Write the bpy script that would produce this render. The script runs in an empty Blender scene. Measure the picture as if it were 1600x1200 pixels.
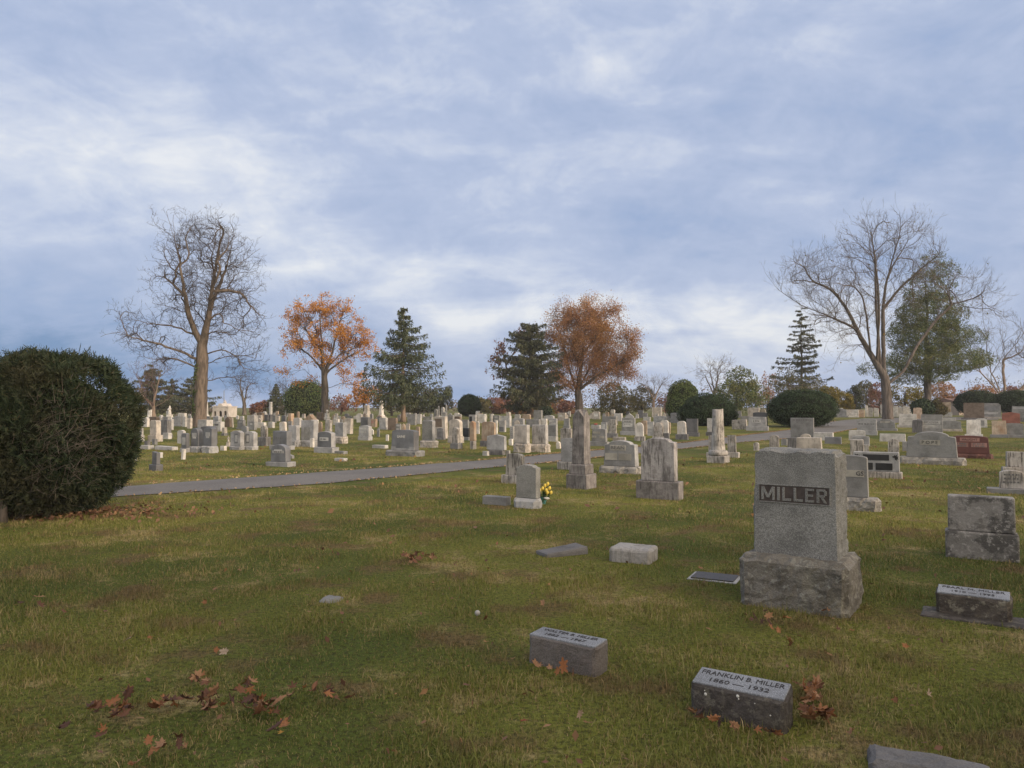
import bpy, bmesh, math, random
import numpy as np
from mathutils import Vector, Matrix, Euler, noise as mnoise

random.seed(7)
RNG = np.random.default_rng(11)
scene = bpy.context.scene
COL = scene.collection
R = math.radians

# ------------------------------------------------------------------ camera
F = 1164.0                       # focal length in pixels of a 1600 px wide frame
PITCH = math.atan(37 / F)
EYE = 1.6
cam_d = bpy.data.cameras.new('camera')
cam = bpy.data.objects.new('camera', cam_d)
COL.objects.link(cam)
cam_d.sensor_width = 36.0
cam_d.lens = 36.0 * F / 1600.0
cam_d.clip_start = 0.05
cam_d.clip_end = 6000
cam.location = (0, 0, EYE)
cam.rotation_euler = (R(90) + PITCH, 0, 0)
scene.camera = cam
scene.view_settings.view_transform = 'Standard'
scene.view_settings.look = 'None'
scene.view_settings.exposure = 0.04
scene.view_settings.gamma = 1.0

SUN_EL, SUN_AZ = R(16.0), math.atan2(-0.58, 0.82)        # towards the sun: right of and behind the camera
SUN_DIR = Vector((math.cos(SUN_EL) * math.cos(SUN_AZ), math.cos(SUN_EL) * math.sin(SUN_AZ), math.sin(SUN_EL)))

def ray(px, py):
    x = (px - 800) / F
    y = (600 - py) / F
    c, s = math.cos(PITCH), math.sin(PITCH)
    return Vector((x, c - y * s, s + y * c))

# ------------------------------------------------------------------ node helpers
class NT:
    def __init__(self, tree):
        self.t = tree; self.n = tree.nodes; self.l = tree.links
    def new(self, kind, **kw):
        nd = self.n.new(kind)
        for k, v in kw.items():
            setattr(nd, k, v)
        return nd
    def put(self, sock, v):
        if hasattr(v, 'links') or isinstance(v, bpy.types.NodeSocket):
            self.l.new(v, sock)
        else:
            sock.default_value = v
    def math(self, op, a, b=None, c=None, clamp=False):
        nd = self.new('ShaderNodeMath', operation=op, use_clamp=clamp)
        self.put(nd.inputs[0], a)
        if b is not None: self.put(nd.inputs[1], b)
        if c is not None: self.put(nd.inputs[2], c)
        return nd.outputs[0]
    def vmath(self, op, a, b=None):
        nd = self.new('ShaderNodeVectorMath', operation=op)
        self.put(nd.inputs[0], a)
        if b is not None: self.put(nd.inputs[1], b)
        return nd.outputs['Value'] if op in ('DOT_PRODUCT', 'LENGTH') else nd.outputs['Vector']
    def scale(self, a, s):
        nd = self.new('ShaderNodeVectorMath', operation='SCALE')
        self.put(nd.inputs[0], a); self.put(nd.inputs['Scale'], s)
        return nd.outputs['Vector']
    def noise(self, vec, scale, detail=3, rough=0.55, dim='3D', distort=0.0):
        nd = self.new('ShaderNodeTexNoise', noise_dimensions=dim)
        if vec is not None: self.l.new(vec, nd.inputs['Vector'])
        nd.inputs['Scale'].default_value = scale
        nd.inputs['Detail'].default_value = detail
        nd.inputs['Roughness'].default_value = rough
        nd.inputs['Distortion'].default_value = distort
        return nd.outputs['Fac']
    def ramp(self, fac, stops, interp='LINEAR'):
        nd = self.new('ShaderNodeValToRGB')
        cr = nd.color_ramp
        cr.interpolation = interp
        while len(cr.elements) < len(stops): cr.elements.new(0.5)
        for e, (p, c) in zip(cr.elements, stops):
            e.position = p
            e.color = (*c, 1) if len(c) == 3 else c
        self.l.new(fac, nd.inputs['Fac'])
        return nd.outputs['Color']
    def step(self, fac, lo, hi):
        nd = self.new('ShaderNodeMapRange', interpolation_type='SMOOTHSTEP')
        self.put(nd.inputs['Value'], fac)
        nd.inputs['From Min'].default_value = lo
        nd.inputs['From Max'].default_value = hi
        return nd.outputs['Result']
    def mix(self, fac, a, b, blend='MIX'):
        nd = self.new('ShaderNodeMix', data_type='RGBA', blend_type=blend)
        self.put(nd.inputs[0], fac)
        for s, v in ((nd.inputs[6], a), (nd.inputs[7], b)):
            if isinstance(v, tuple): s.default_value = (*v[:3], 1)
            else: self.l.new(v, s)
        return nd.outputs[2]

# ------------------------------------------------------------------ world: dusk sky with layered cloud
world = bpy.data.worlds.new('World')
scene.world = world
world.use_nodes = True
w = NT(world.node_tree)
for nd in list(w.n): w.n.remove(nd)
out = w.new('ShaderNodeOutputWorld')
bg = w.new('ShaderNodeBackground')
bg.inputs['Strength'].default_value = 0.1
w.l.new(bg.outputs[0], out.inputs[0])
sky = w.new('ShaderNodeTexSky', sky_type='NISHITA')
sky.sun_disc = False
sky.sun_elevation = SUN_EL
sky.sun_rotation = math.atan2(SUN_DIR.x, SUN_DIR.y)
tcw = w.new('ShaderNodeTexCoord').outputs['Generated']
sep = w.new('ShaderNodeSeparateXYZ'); w.l.new(tcw, sep.inputs[0])
zz = w.math('ADD', w.math('MAXIMUM', sep.outputs['Z'], 0.0), 0.30)
cmb = w.new('ShaderNodeCombineXYZ')
w.l.new(w.math('DIVIDE', sep.outputs['X'], zz), cmb.inputs['X'])
w.l.new(w.math('DIVIDE', sep.outputs['Y'], zz), cmb.inputs['Y'])
P = cmb.outputs[0]
mp = w.new('ShaderNodeMapping'); w.l.new(P, mp.inputs['Vector'])
mp.inputs['Rotation'].default_value = (0, 0, R(24)); mp.inputs['Scale'].default_value = (0.62, 1.25, 1)
n_big = w.noise(mp.outputs[0], 1.9, 8, 0.52, distort=0.3)
mp3 = w.new('ShaderNodeMapping'); w.l.new(tcw, mp3.inputs['Vector'])
mp3.inputs['Rotation'].default_value = (0, R(24), 0); mp3.inputs['Scale'].default_value = (1, 1, 1.9)
n_mid = w.step(w.noise(mp3.outputs[0], 8.0, 9, 0.62, distort=0.45), .26, .74)
n_rip = w.noise(mp3.outputs[0], 26.0, 6, 0.6, distort=0.8)
mp2 = w.new('ShaderNodeMapping'); w.l.new(P, mp2.inputs['Vector'])
mp2.inputs['Rotation'].default_value = (0, 0, R(-38)); mp2.inputs['Scale'].default_value = (0.5, 1.6, 1)
n_str = w.noise(mp2.outputs[0], 5.0, 7, 0.6, distort=0.7)
# the sky's own large patches, by direction
warp = w.new('ShaderNodeTexNoise'); w.l.new(tcw, warp.inputs['Vector'])
warp.inputs['Scale'].default_value = 5.0; warp.inputs['Detail'].default_value = 4
Dw = w.vmath('ADD', tcw, w.scale(w.vmath('SUBTRACT', warp.outputs['Color'], (0.5, 0.5, 0.5)), 0.11))
PATCHES = [  # px, py, rx, ry, angle, amount
    (120, 240, 330, 60, -8, .30), (480, 385, 250, 42, -17, .34), (110, 90, 190, 55, -8, .12),
    (965, 112, 60, 24, 10, .22), (1085, 500, 240, 44, 2, .42), (740, 492, 120, 15, -6, .26), (300, 210, 120, 40, -20, .10),
    (40, 545, 330, 60, 0, -.50), (470, 595, 240, 45, 0, -.22), (740, 592, 90, 36, 0, -.20),
    (1205, 300, 50, 16, 15, .16), (1060, 515, 110, 9, -4, -.22), (1450, 230, 330, 150, 0, -.10),
    (700, 340, 260, 70, 0, -.06), (1330, 540, 200, 40, 0, -.02), (60, 420, 240, 45, -10, -.04),
    (1110, 245, 160, 30, 8, .08), (1400, 40, 300, 50, 10, .05), (1000, 585, 340, 30, 0, .14), (830, 420, 160, 16, -10, .12),
]
total = None
for px, py, rx, ry, ang, amt in PATCHES:
    c = ray(px, py); k = c.length; c.normalize()
    t1 = Vector((1, 0, 0)); t1 = (t1 - c * t1.dot(c)).normalized()
    t2 = c.cross(t1).normalized()
    if t2.z < 0: t2 = -t2
    a = R(ang)
    e1 = t1 * math.cos(a) + t2 * math.sin(a); e2 = -t1 * math.sin(a) + t2 * math.cos(a)
    d1 = w.vmath('DOT_PRODUCT', Dw, tuple(e1 / (rx / F / k))); d2 = w.vmath('DOT_PRODUCT', Dw, tuple(e2 / (ry / F / k)))
    # offsets of the centre are zero because e1, e2 are perpendicular to it
    q = w.math('ADD', w.math('MULTIPLY', d1, d1), w.math('MULTIPLY', d2, d2))
    g = w.math('EXPONENT', w.math('MULTIPLY', q, -0.7))
    g = w.math('MULTIPLY', g, w.math('GREATER_THAN', w.vmath('DOT_PRODUCT', tcw, tuple(c)), 0.0))
    g = w.math('MULTIPLY', g, amt)
    total = g if total is None else w.math('ADD', total, g)
v = w.math('MULTIPLY_ADD', w.math('SUBTRACT', n_big, 0.5), 0.66, 0.58)
v = w.math('MULTIPLY_ADD', w.math('SUBTRACT', n_mid, 0.5), 0.30, v)
v = w.math('MULTIPLY_ADD', w.math('SUBTRACT', n_str, 0.5), 0.34, v)
v = w.math('MULTIPLY_ADD', w.math('SUBTRACT', n_rip, 0.5), 0.22, v)
v = w.math('ADD', v, total, clamp=True)
ccol = w.ramp(v, [(0.0, (.14, .27, .51)), (0.25, (.31, .42, .655)), (0.45, (.405, .495, .70)), (0.62, (.48, .56, .75)), (0.8, (.63, .69, .825)), (1.0, (.83, .855, .90))])
# behind the camera the low sun lights the cloud from beneath: pale and warm
glow = w.step(w.vmath('DOT_PRODUCT', tcw, tuple(Vector((0.62, -0.72, 0.30)).normalized())), -0.05, 0.95)
glow = w.math('MULTIPLY', glow, w.math('MULTIPLY_ADD', v, 0.5, 0.75))
zen = w.math('MULTIPLY', w.step(sep.outputs['Z'], 0.5, 0.85), 0.75)
ccol = w.mix(zen, ccol, (.66, .665, .70))
ccol = w.mix(glow, ccol, (1.62, 1.40, 1.16))
final = w.mix(0.93, sky.outputs[0], w.scale(ccol, 10.0))
w.l.new(final, bg.inputs['Color'])

# ------------------------------------------------------------------ sun, veiled by cloud
sl = bpy.data.lights.new('sun', 'SUN')
sl.energy = 2.8
sl.angle = R(11)
sl.color = (1.0, 0.80, 0.62)
sun = bpy.data.objects.new('sun', sl)
COL.objects.link(sun)
sun.rotation_euler = (-SUN_DIR).to_track_quat('-Z', 'Y').to_euler()

# ------------------------------------------------------------------ ground height and pixel-to-place
def smooth(a, b, x):
    t = min(1.0, max(0.0, (x - a) / (b - a)))
    return t * t * (3 - 2 * t)
def gh(x, y):
    return 0.5 * smooth(30, 75, math.hypot(x, y))
def gh_np(x, y):
    t = np.clip((np.hypot(x, y) - 30) / 45.0, 0, 1)
    return 0.5 * t * t * (3 - 2 * t)
def at(px, py, z=0.0):
    """the place on the ground (or z above it) seen at a photo pixel"""
    d = ray(px, py)
    if d.z >= -0.004: d.z = -0.004
    t0, t1 = 1.0, 400.0
    for _ in range(60):
        tm = (t0 + t1) / 2
        p = d * tm
        if EYE + p.z - z - gh(p.x, p.y) > 0: t0 = tm
        else: t1 = tm
    p = d * t0
    return Vector((p.x, p.y, gh(p.x, p.y)))
def place(px, dist):
    x = (px - 800) / F * dist
    return Vector((x, dist, gh(x, dist)))

# ------------------------------------------------------------------ object helpers
def tag(o, label=None, cat=None, group=None, kind=None):
    if label: o['label'] = label
    if cat: o['category'] = cat
    if group: o['group'] = group
    if kind: o['kind'] = kind
    return o
def link(name, me, mat=None, parent=None, mats=None):
    o = bpy.data.objects.new(name, me)
    COL.objects.link(o)
    if mats:
        for m in mats: me.materials.append(m)
    elif mat and not me.materials: me.materials.append(mat)
    if parent: o.parent = parent
    return o
def empty(name, loc, rz=0.0, rx=0.0, ry=0.0):
    o = bpy.data.objects.new(name, None)
    o.empty_display_size = 0.2
    COL.objects.link(o)
    o.location = loc
    o.rotation_euler = (rx, ry, rz)
    return o
def np_mesh(name, V, faces):
    """faces: list of (M,k) int arrays"""
    me = bpy.data.meshes.new(name)
    V = np.asarray(V, dtype=np.float32)
    me.vertices.add(len(V))
    me.vertices.foreach_set('co', V.ravel())
    idx = np.concatenate([f.ravel() for f in faces]).astype(np.int32)
    cnt = np.concatenate([np.full(len(f), f.shape[1], dtype=np.int32) for f in faces])
    st = np.concatenate([[0], np.cumsum(cnt)[:-1]]).astype(np.int32)
    me.loops.add(len(idx))
    me.loops.foreach_set('vertex_index', idx)
    me.polygons.add(len(cnt))
    me.polygons.foreach_set('loop_start', st)
    me.polygons.foreach_set('loop_total', cnt)
    me.update(calc_edges=True)
    return me
class MB:
    def __init__(self): self.v = []; self.f = []
    def box(self, x0, x1, y0, y1, z0, z1):
        b = len(self.v)
        self.v += [(x0, y0, z0), (x1, y0, z0), (x1, y1, z0), (x0, y1, z0), (x0, y0, z1), (x1, y0, z1), (x1, y1, z1), (x0, y1, z1)]
        for q in ((0, 3, 2, 1), (4, 5, 6, 7), (0, 1, 5, 4), (1, 2, 6, 5), (2, 3, 7, 6), (3, 0, 4, 7)):
            self.f.append([b + i for i in q])
        return self
    def prism(self, prof, y0, y1, y0t=None, y1t=None):
        """front outline (x,z), anticlockwise from bottom left, pushed from y0 back to y1"""
        b = len(self.v); n = len(prof)
        self.v += [(x, y0, z) for x, z in prof] + [(x, y1, z) for x, z in prof]
        self.f.append([b + i for i in range(n)])
        self.f.append([b + n + i for i in reversed(range(n))])
        for i in range(n):
            j = (i + 1) % n
            self.f.append([b + j, b + i, b + n + i, b + n + j])
        return self
    def loft(self, rings):
        """list of (half_x, half_y, z) -> square tapering stack"""
        b = len(self.v)
        for hx, hy, z in rings:
            self.v += [(-hx, -hy, z), (hx, -hy, z), (hx, hy, z), (-hx, hy, z)]
        self.f.append([b + 3, b + 2, b + 1, b])
        for k in range(len(rings) - 1):
            for i in range(4):
                j = (i + 1) % 4
                self.f.append([b + 4 * k + i, b + 4 * k + j, b + 4 * k + 4 + j, b + 4 * k + 4 + i])
        e = b + 4 * (len(rings) - 1)
        self.f.append([e, e + 1, e + 2, e + 3])
        return self
    def lathe(self, prof, n=20, cx=0, cy=0):
        b = len(self.v)
        for r, z in prof:
            for i in range(n):
                a = 2 * math.pi * i / n
                self.v.append((cx + r * math.cos(a), cy + r * math.sin(a), z))
        for k in range(len(prof) - 1):
            for i in range(n):
                j = (i + 1) % n
                self.f.append([b + k * n + i, b + k * n + j, b + (k + 1) * n + j, b + (k + 1) * n + i])
        self.f.append([b + i for i in reversed(range(n))])
        e = b + (len(prof) - 1) * n
        self.f.append([e + i for i in range(n)])
        return self
    def tube(self, pts, rads, n=6):
        b = len(self.v)
        pts = [Vector(p) for p in pts]
        for k, p in enumerate(pts):
            d = (pts[min(k + 1, len(pts) - 1)] - pts[max(k - 1, 0)]).normalized()
            ref = Vector((0, 0, 1)) if abs(d.z) < 0.9 else Vector((1, 0, 0))
            a = d.cross(ref).normalized(); c = d.cross(a)
            for i in range(n):
                t = 2 * math.pi * i / n
                self.v.append(tuple(p + (a * math.cos(t) + c * math.sin(t)) * rads[k]))
        for k in range(len(pts) - 1):
            for i in range(n):
                j = (i + 1) % n
                self.f.append([b + k * n + i, b + (k + 1) * n + i, b + (k + 1) * n + j, b + k * n + j])
        self.f.append([b + i for i in range(n)])
        e = b + (len(pts) - 1) * n
        self.f.append([e + i for i in reversed(range(n))])
        return self
    def mesh(self, name):
        me = bpy.data.meshes.new(name)
        me.from_pydata(self.v, [], self.f)
        me.update()
        return me
    def build(self, name, mat, parent=None, bevel=0.0, smooth=False, seg=2):
        o = link(name, self.mesh(name), mat, parent)
        if bevel:
            m = o.modifiers.new('soft_edges', 'BEVEL'); m.width = bevel; m.segments = seg; m.limit_method = 'ANGLE'; m.angle_limit = R(35)
        if smooth:
            o.data.polygons.foreach_set('use_smooth', [True] * len(o.data.polygons))
        return o
def rough_block(W, T, H, amp, cell=0.045, keep_front=False, seed=0, taper=0.0, skip_bottom=True, keep_top=False):
    """a block with rock-pitched faces: a box divided finely and broken up by noise"""
    nx, ny, nz = (max(2, int(round(s / cell))) for s in (W, T, H))
    bm = bmesh.new()
    vs = {}
    def vert(i, j, k):
        key = (i, j, k)
        if key not in vs:
            vs[key] = bm.verts.new(((i / nx - .5) * W * (1 - taper * k / nz), (j / ny - .5) * T * (1 - taper * k / nz), k / nz * H))
        return vs[key]
    def quad(a, b, c, d): bm.faces.new((vert(*a), vert(*b), vert(*c), vert(*d)))
    for i in range(nx):
        for k in range(nz):
            quad((i, 0, k), (i + 1, 0, k), (i + 1, 0, k + 1), (i, 0, k + 1))
            quad((i + 1, ny, k), (i, ny, k), (i, ny, k + 1), (i + 1, ny, k + 1))
    for j in range(ny):
        for k in range(nz):
            quad((0, j + 1, k), (0, j, k), (0, j, k + 1), (0, j + 1, k + 1))
            quad((nx, j, k), (nx, j + 1, k), (nx, j + 1, k + 1), (nx, j, k + 1))
    for i in range(nx):
        for j in range(ny):
            quad((i, j, nz), (i + 1, j, nz), (i + 1, j + 1, nz), (i, j + 1, nz))
            quad((i, j + 1, 0), (i + 1, j + 1, 0), (i + 1, j, 0), (i, j, 0))
    off = Vector((seed * 7.31, seed * 3.7, seed * 1.9))
    for (i, j, k), v in vs.items():
        p = v.co + off
        n = mnoise.noise_vector(p * 5.0) * 0.5 + mnoise.noise_vector(p * 13.0) * 0.45 + mnoise.noise_vector(p * 31.0) * 0.35
        edge = sum((i in (0, nx), j in (0, ny), k == nz))
        d = n * amp
        if keep_front and j == 0:
            d.y = 0.0
            d.x *= .12
            if k < nz: d.z = 0
        if keep_top and k == nz:
            d.z = 0.0
        if edge >= 2 and not (keep_front and j == 0):
            inw = Vector((-(1 if i == nx else -1 if i == 0 else 0), -(1 if j == ny else -1 if j == 0 else 0), -1 if k == nz else 0))
            d += inw * amp * (0.5 + 0.6 * mnoise.noise(p * 9.0))
        elif edge == 1:
            outw = Vector(((1 if i == nx else -1 if i == 0 else 0), (1 if j == ny else -1 if j == 0 else 0), (1 if k == nz else 0)))
            if not (keep_front and j == 0): d += outw * amp * 0.7
        if keep_top and k == nz: d.z = 0
        if k == 0: d.z = 0
        v.co += d
    me = bpy.data.meshes.new('rough')
    bm.normal_update(); bm.to_mesh(me); bm.free()
    return me
def text_mesh(body, height, depth=0.003, align='CENTER', width=None):
    cu = bpy.data.curves.new('t', 'FONT')
    cu.body = body; cu.size = height / 0.7; cu.extrude = depth / 2; cu.align_x = align; cu.align_y = 'CENTER'
    cu.resolution_u = 3
    ob = bpy.data.objects.new('t', cu)
    COL.objects.link(ob)
    dg = bpy.context.evaluated_depsgraph_get()
    me = bpy.data.meshes.new_from_object(ob.evaluated_get(dg))
    bpy.data.objects.remove(ob); bpy.data.curves.remove(cu)
    me.materials.clear()
    if width:
        xs = [v.co.x for v in me.vertices]
        s = width / max(1e-6, max(xs) - min(xs)); m = (max(xs) + min(xs)) / 2
        for v in me.vertices: v.co.x = (v.co.x - m) * s
    return me

# ------------------------------------------------------------------ materials
def new_mat(name):
    m = bpy.data.materials.new(name); m.use_nodes = True
    t = NT(m.node_tree)
    b = [n for n in t.n if n.type == 'BSDF_PRINCIPLED'][0]
    return m, t, b
def stone_mat(name, base, dark=0.62, streak=0.0, streak_col=(.045, .04, .036), speck=0.25, rough=0.75, bump=0.25, tint=None, stain=0.35, spec=0.3, stain_col=None, crust=0.0, crust_col=(.42, .42, .36), tilt=0.0, fine=1.0, grain=140.0):
    m, t, b = new_mat(name)
    oi = t.new('ShaderNodeObjectInfo')
    tc = t.new('ShaderNodeTexCoord').outputs['Object']
    off = t.scale(t.vmath('ADD', (1.0, 2.3, 3.1), (0, 0, 0)), t.math('MULTIPLY', oi.outputs['Random'], 37.0))
    P = t.vmath('ADD', tc, off)
    col = t.mix(t.step(t.noise(P, 3.0, 4), .35, .7), base, tuple(c * dark for c in base))
    if tint: col = t.mix(t.step(t.noise(P, 1.7, 3), .45, .75), col, tint)
    # each stone a little lighter or darker than the next
    val = t.new('ShaderNodeHueSaturation')
    t.put(val.inputs['Value'], t.math('MULTIPLY_ADD', oi.outputs['Random'], 0.3, 0.86)); t.l.new(col, val.inputs['Color'])
    col = val.outputs['Color']
    sp = t.noise(P, grain, 2, 0.7)
    col = t.mix(t.math('MULTIPLY', t.step(sp, .46, .6), speck), col, tuple(c * .3 for c in base))
    col = t.mix(t.math('MULTIPLY', t.step(sp, .46, .36), speck * .7), col, tuple(min(.85, c * 1.5) for c in base))
    st2 = t.noise(P, 7.0, 6, 0.65)
    col = t.mix(t.math('MULTIPLY', t.step(st2, .52, .66), stain), col, stain_col or tuple(c * .35 for c in base))
    if streak > 0:
        mp = t.new('ShaderNodeMapping'); t.l.new(P, mp.inputs['Vector']); mp.inputs['Scale'].default_value = (30 * fine, 30 * fine, 2.6); mp.inputs['Rotation'].default_value = (0, R(tilt), 0)
        s = t.math('MULTIPLY_ADD', t.noise(mp.outputs[0], 1.0, 6, 0.68), .75, t.math('MULTIPLY', t.noise(P, 5.0, 5, .65), .25))
        col = t.mix(t.math('MULTIPLY', t.step(s, .47, .60), streak), col, streak_col)
    if crust > 0:                                        # dark algae in broad patches, pale lichen crusts over it
        big = t.noise(P, 3.6, 6, .68)
        col = t.mix(t.math('MULTIPLY', t.step(big, .47, .56), crust), col, tuple(c * .22 for c in base))
        pc = t.noise(P, 17.0, 5, .7)
        col = t.mix(t.math('MULTIPLY', t.step(pc, .55, .60), crust * .75), col, crust_col)
    t.l.new(col, b.inputs['Base Color'])
    b.inputs['Roughness'].default_value = rough
    b.inputs['Specular IOR Level'].default_value = spec
    bp = t.new('ShaderNodeBump'); bp.inputs['Strength'].default_value = bump; bp.inputs['Distance'].default_value = 0.012
    t.l.new(t.math('ADD', t.noise(P, 45.0, 4, 0.6), t.math('MULTIPLY', t.noise(P, 14.0, 4, 0.65), 1.6)), bp.inputs['Height']); t.l.new(bp.outputs[0], b.inputs['Normal'])
    return m
def plain_mat(name, col, rough=0.7, var=0.25, scale=6.0, bump=0.0, spec=0.3):
    m, t, b = new_mat(name)
    tc = t.new('ShaderNodeTexCoord').outputs['Object']
    c = t.mix(t.step(t.noise(tc, scale, 4), .3, .7), col, tuple(k * (1 - var) for k in col))
    t.l.new(c, b.inputs['Base Color'])
    b.inputs['Roughness'].default_value = rough
    b.inputs['Specular IOR Level'].default_value = spec
    if bump:
        bp = t.new('ShaderNodeBump'); bp.inputs['Strength'].default_value = bump; bp.inputs['Distance'].default_value = 0.02
        t.l.new(t.noise(tc, scale * 4, 4), bp.inputs['Height']); t.l.new(bp.outputs[0], b.inputs['Normal'])
    return m
def bark_mat(name, a, c, scale=6.0):
    m, t, b = new_mat(name)
    tc = t.new('ShaderNodeTexCoord').outputs['Object']
    mp = t.new('ShaderNodeMapping'); t.l.new(tc, mp.inputs['Vector']); mp.inputs['Scale'].default_value = (1, 1, .18)
    n = t.noise(mp.outputs[0], scale, 5, .65)
    col = t.mix(t.step(n, .38, .62), c, a)
    t.l.new(col, b.inputs['Base Color'])
    b.inputs['Roughness'].default_value = .9; b.inputs['Specular IOR Level'].default_value = .15
    bp = t.new('ShaderNodeBump'); bp.inputs['Strength'].default_value = .8; bp.inputs['Distance'].default_value = .06
    t.l.new(n, bp.inputs['Height']); t.l.new(bp.outputs[0], b.inputs['Normal'])
    return m
def leaf_mat(name, stops, patch=None, patch_scale=.5, patch_amt=.6, rough=.7, trans=0.0):
    """one colour per leaf (each leaf is its own little island), with larger drifts of another colour"""
    m, t, b = new_mat(name)
    g = t.new('ShaderNodeNewGeometry')
    col = t.ramp(g.outputs['Random Per Island'], stops)
    if patch:
        tc = t.new('ShaderNodeTexCoord').outputs['Object']
        col = t.mix(t.math('MULTIPLY', t.step(t.noise(tc, patch_scale, 3), .45, .65), patch_amt), col, patch)
    t.l.new(col, b.inputs['Base Color'])
    b.inputs['Roughness'].default_value = rough; b.inputs['Specular IOR Level'].default_value = .2
    if trans:
        tr = t.new('ShaderNodeBsdfTranslucent'); t.l.new(col, tr.inputs['Color'])
        mx = t.new('ShaderNodeMixShader'); mx.inputs[0].default_value = trans
        t.l.new(b.outputs[0], mx.inputs[1]); t.l.new(tr.outputs[0], mx.inputs[2])
        o = [n for n in t.n if n.type == 'OUTPUT_MATERIAL'][0]; t.l.new(mx.outputs[0], o.inputs['Surface'])
    return m

M = {
    'gr': stone_mat('grey granite', (.40, .40, .40), speck=.3, stain=.3),
    'gl': stone_mat('pale granite', (.54, .525, .50), speck=.25, stain=.35, streak=.15),
    'gm': stone_mat('mid grey granite', (.275, .275, .27), speck=.3, stain=.25),
    'gp': stone_mat('polished grey face', (.19, .195, .205), speck=.15, rough=.45, bump=.04, stain=.1, spec=.5),
    'gd': stone_mat('dark granite', (.145, .145, .15), speck=.2, rough=.5, bump=.06, stain=.15, spec=.5),
    'bk': stone_mat('black granite', (.03, .03, .034), speck=.1, rough=.25, bump=.02, stain=.05, spec=.6),
    'mw': stone_mat('weathered marble', (.54, .51, .475), speck=.05, streak=.75, stain=.55, bump=.5, tint=(.42, .37, .31), crust=.12),
    'ms': stone_mat('streaked marble', (.47, .44, .40), speck=.05, streak=.85, stain=.6, bump=.5),
    'mc': stone_mat('cream stone', (.57, .515, .45), speck=.1, streak=.3, stain=.4),
    'mo': stone_mat('tea stained marble', (.52, .42, .32), speck=.05, streak=.5, streak_col=(.20, .105, .055), stain=.3, tint=(.38, .24, .15)),
    'cw': stone_mat('white marble', (.78, .75, .70), speck=.03, streak=.28, stain=.25, tint=(.62, .55, .47)),
    'br': stone_mat('brown stone', (.22, .17, .13), speck=.1, stain=.5, bump=.5),
    'sl': stone_mat('blackened marble', (.24, .235, .235), speck=.06, streak=.6, stain=.5),
    'rd': stone_mat('red granite', (.125, .045, .038), speck=.25, rough=.45, bump=.04, stain=.1, spec=.5),
    'rr': stone_mat('rough red granite', (.16, .075, .062), speck=.3, stain=.4, bump=.6),
    'pk': stone_mat('salmon granite', (.34, .135, .10), speck=.25, rough=.5, bump=.05, stain=.1),
    'pp': stone_mat('pale pink panel', (.40, .22, .19), speck=.1, bump=.05, stain=.05),
    'pn': stone_mat('cut panel', (.50, .495, .48), speck=.08, bump=.05, stain=.05),
    'pd': stone_mat('tan cut panel', (.41, .39, .34), speck=.08, bump=.05, stain=.05),
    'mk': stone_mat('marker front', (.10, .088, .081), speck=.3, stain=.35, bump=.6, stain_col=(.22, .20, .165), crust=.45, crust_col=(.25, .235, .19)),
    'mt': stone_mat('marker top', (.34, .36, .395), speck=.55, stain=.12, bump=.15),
    'ml': stone_mat('fine hammered granite', (.285, .285, .27), speck=.62, stain=.2, bump=.4, grain=135.0),
    'lb': stone_mat('lichened base', (.27, .25, .215), speck=.35, stain=.6, stain_col=(.085, .075, .065), bump=.9, tint=(.33, .32, .25), crust=.45),
    'ob': stone_mat('dark weathered marble', (.27, .25, .24), speck=.1, streak=.75, stain=.5, streak_col=(.075, .066, .063), bump=.45, crust=.25),
    'mv': stone_mat('grey veined marble', (.46, .44, .43), speck=.12, streak=.85, stain=.55, bump=.55, streak_col=(.10, .092, .09), tilt=38, fine=.7, stain_col=(.2, .18, .175)),
    'pb': stone_mat('blotched grey marble', (.30, .285, .265), speck=.2, stain=.7, bump=.6, stain_col=(.12, .11, .10), crust=.8, crust_col=(.40, .385, .36)),
    'gs': stone_mat('rock faced base', (.38, .36, .325), speck=.3, stain=.7, bump=.9, stain_col=(.12, .105, .095), crust=.3),
    'mp': stone_mat('lichened marker', (.10, .085, .072), speck=.3, stain=.4, bump=.8, stain_col=(.24, .215, .17), crust=.7, crust_col=(.30, .28, .215)),
    'ink': plain_mat('dark letters', (.035, .032, .032)),  # one dark colour for lettering, carved sprays and the wreath stand
    'lit': plain_mat('pale letters', (.75, .74, .70)),
    'mid': plain_mat('cut letters', (.17, .165, .16)),
    'pit': plain_mat('sunk panel', (.10, .082, .075), var=.4, scale=14),
}

# ------------------------------------------------------------------ lawn colours, shared by the soil sheet and the blades
def lawn_colour(t, pos, per_blade=None):
    big = t.noise(pos, .22, 4, .6)
    med = t.noise(pos, .9, 5, .62)
    fine = t.noise(pos, 4.5, 5, .7)
    green = t.mix(t.step(big, .38, .62), (.086, .118, .025), (.205, .215, .043))
    if per_blade is not None:
        green = t.mix(t.math('MULTIPLY', per_blade, .6), green, (.27, .25, .095))
    k = t.math('MULTIPLY_ADD', fine, .55, t.math('MULTIPLY', med, .75))
    k = t.math('ADD', k, t.math('MULTIPLY', t.math('SUBTRACT', big, .5), .25))
    if per_blade is not None:
        k = t.math('MULTIPLY_ADD', t.math('SUBTRACT', per_blade, .5), .36, k)
    col = t.mix(t.step(k, .67, .85), green, (.38, .30, .15))
    brown = t.noise(pos, 1.3, 5, .65)
    col = t.mix(t.math('MULTIPLY', t.step(brown, .50, .66), .8), col, (.18, .122, .066))
    if per_blade is not None:                            # dead blades everywhere in the sward
        col = t.mix(t.math('MULTIPLY', t.step(per_blade, .83, .88), .75), col, (.27, .19, .095))
        col = t.mix(t.math('MULTIPLY', t.step(per_blade, .14, .09), .6), col, (.06, .055, .022))
    return col
gm, t, b = new_mat('lawn_soil')
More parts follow.
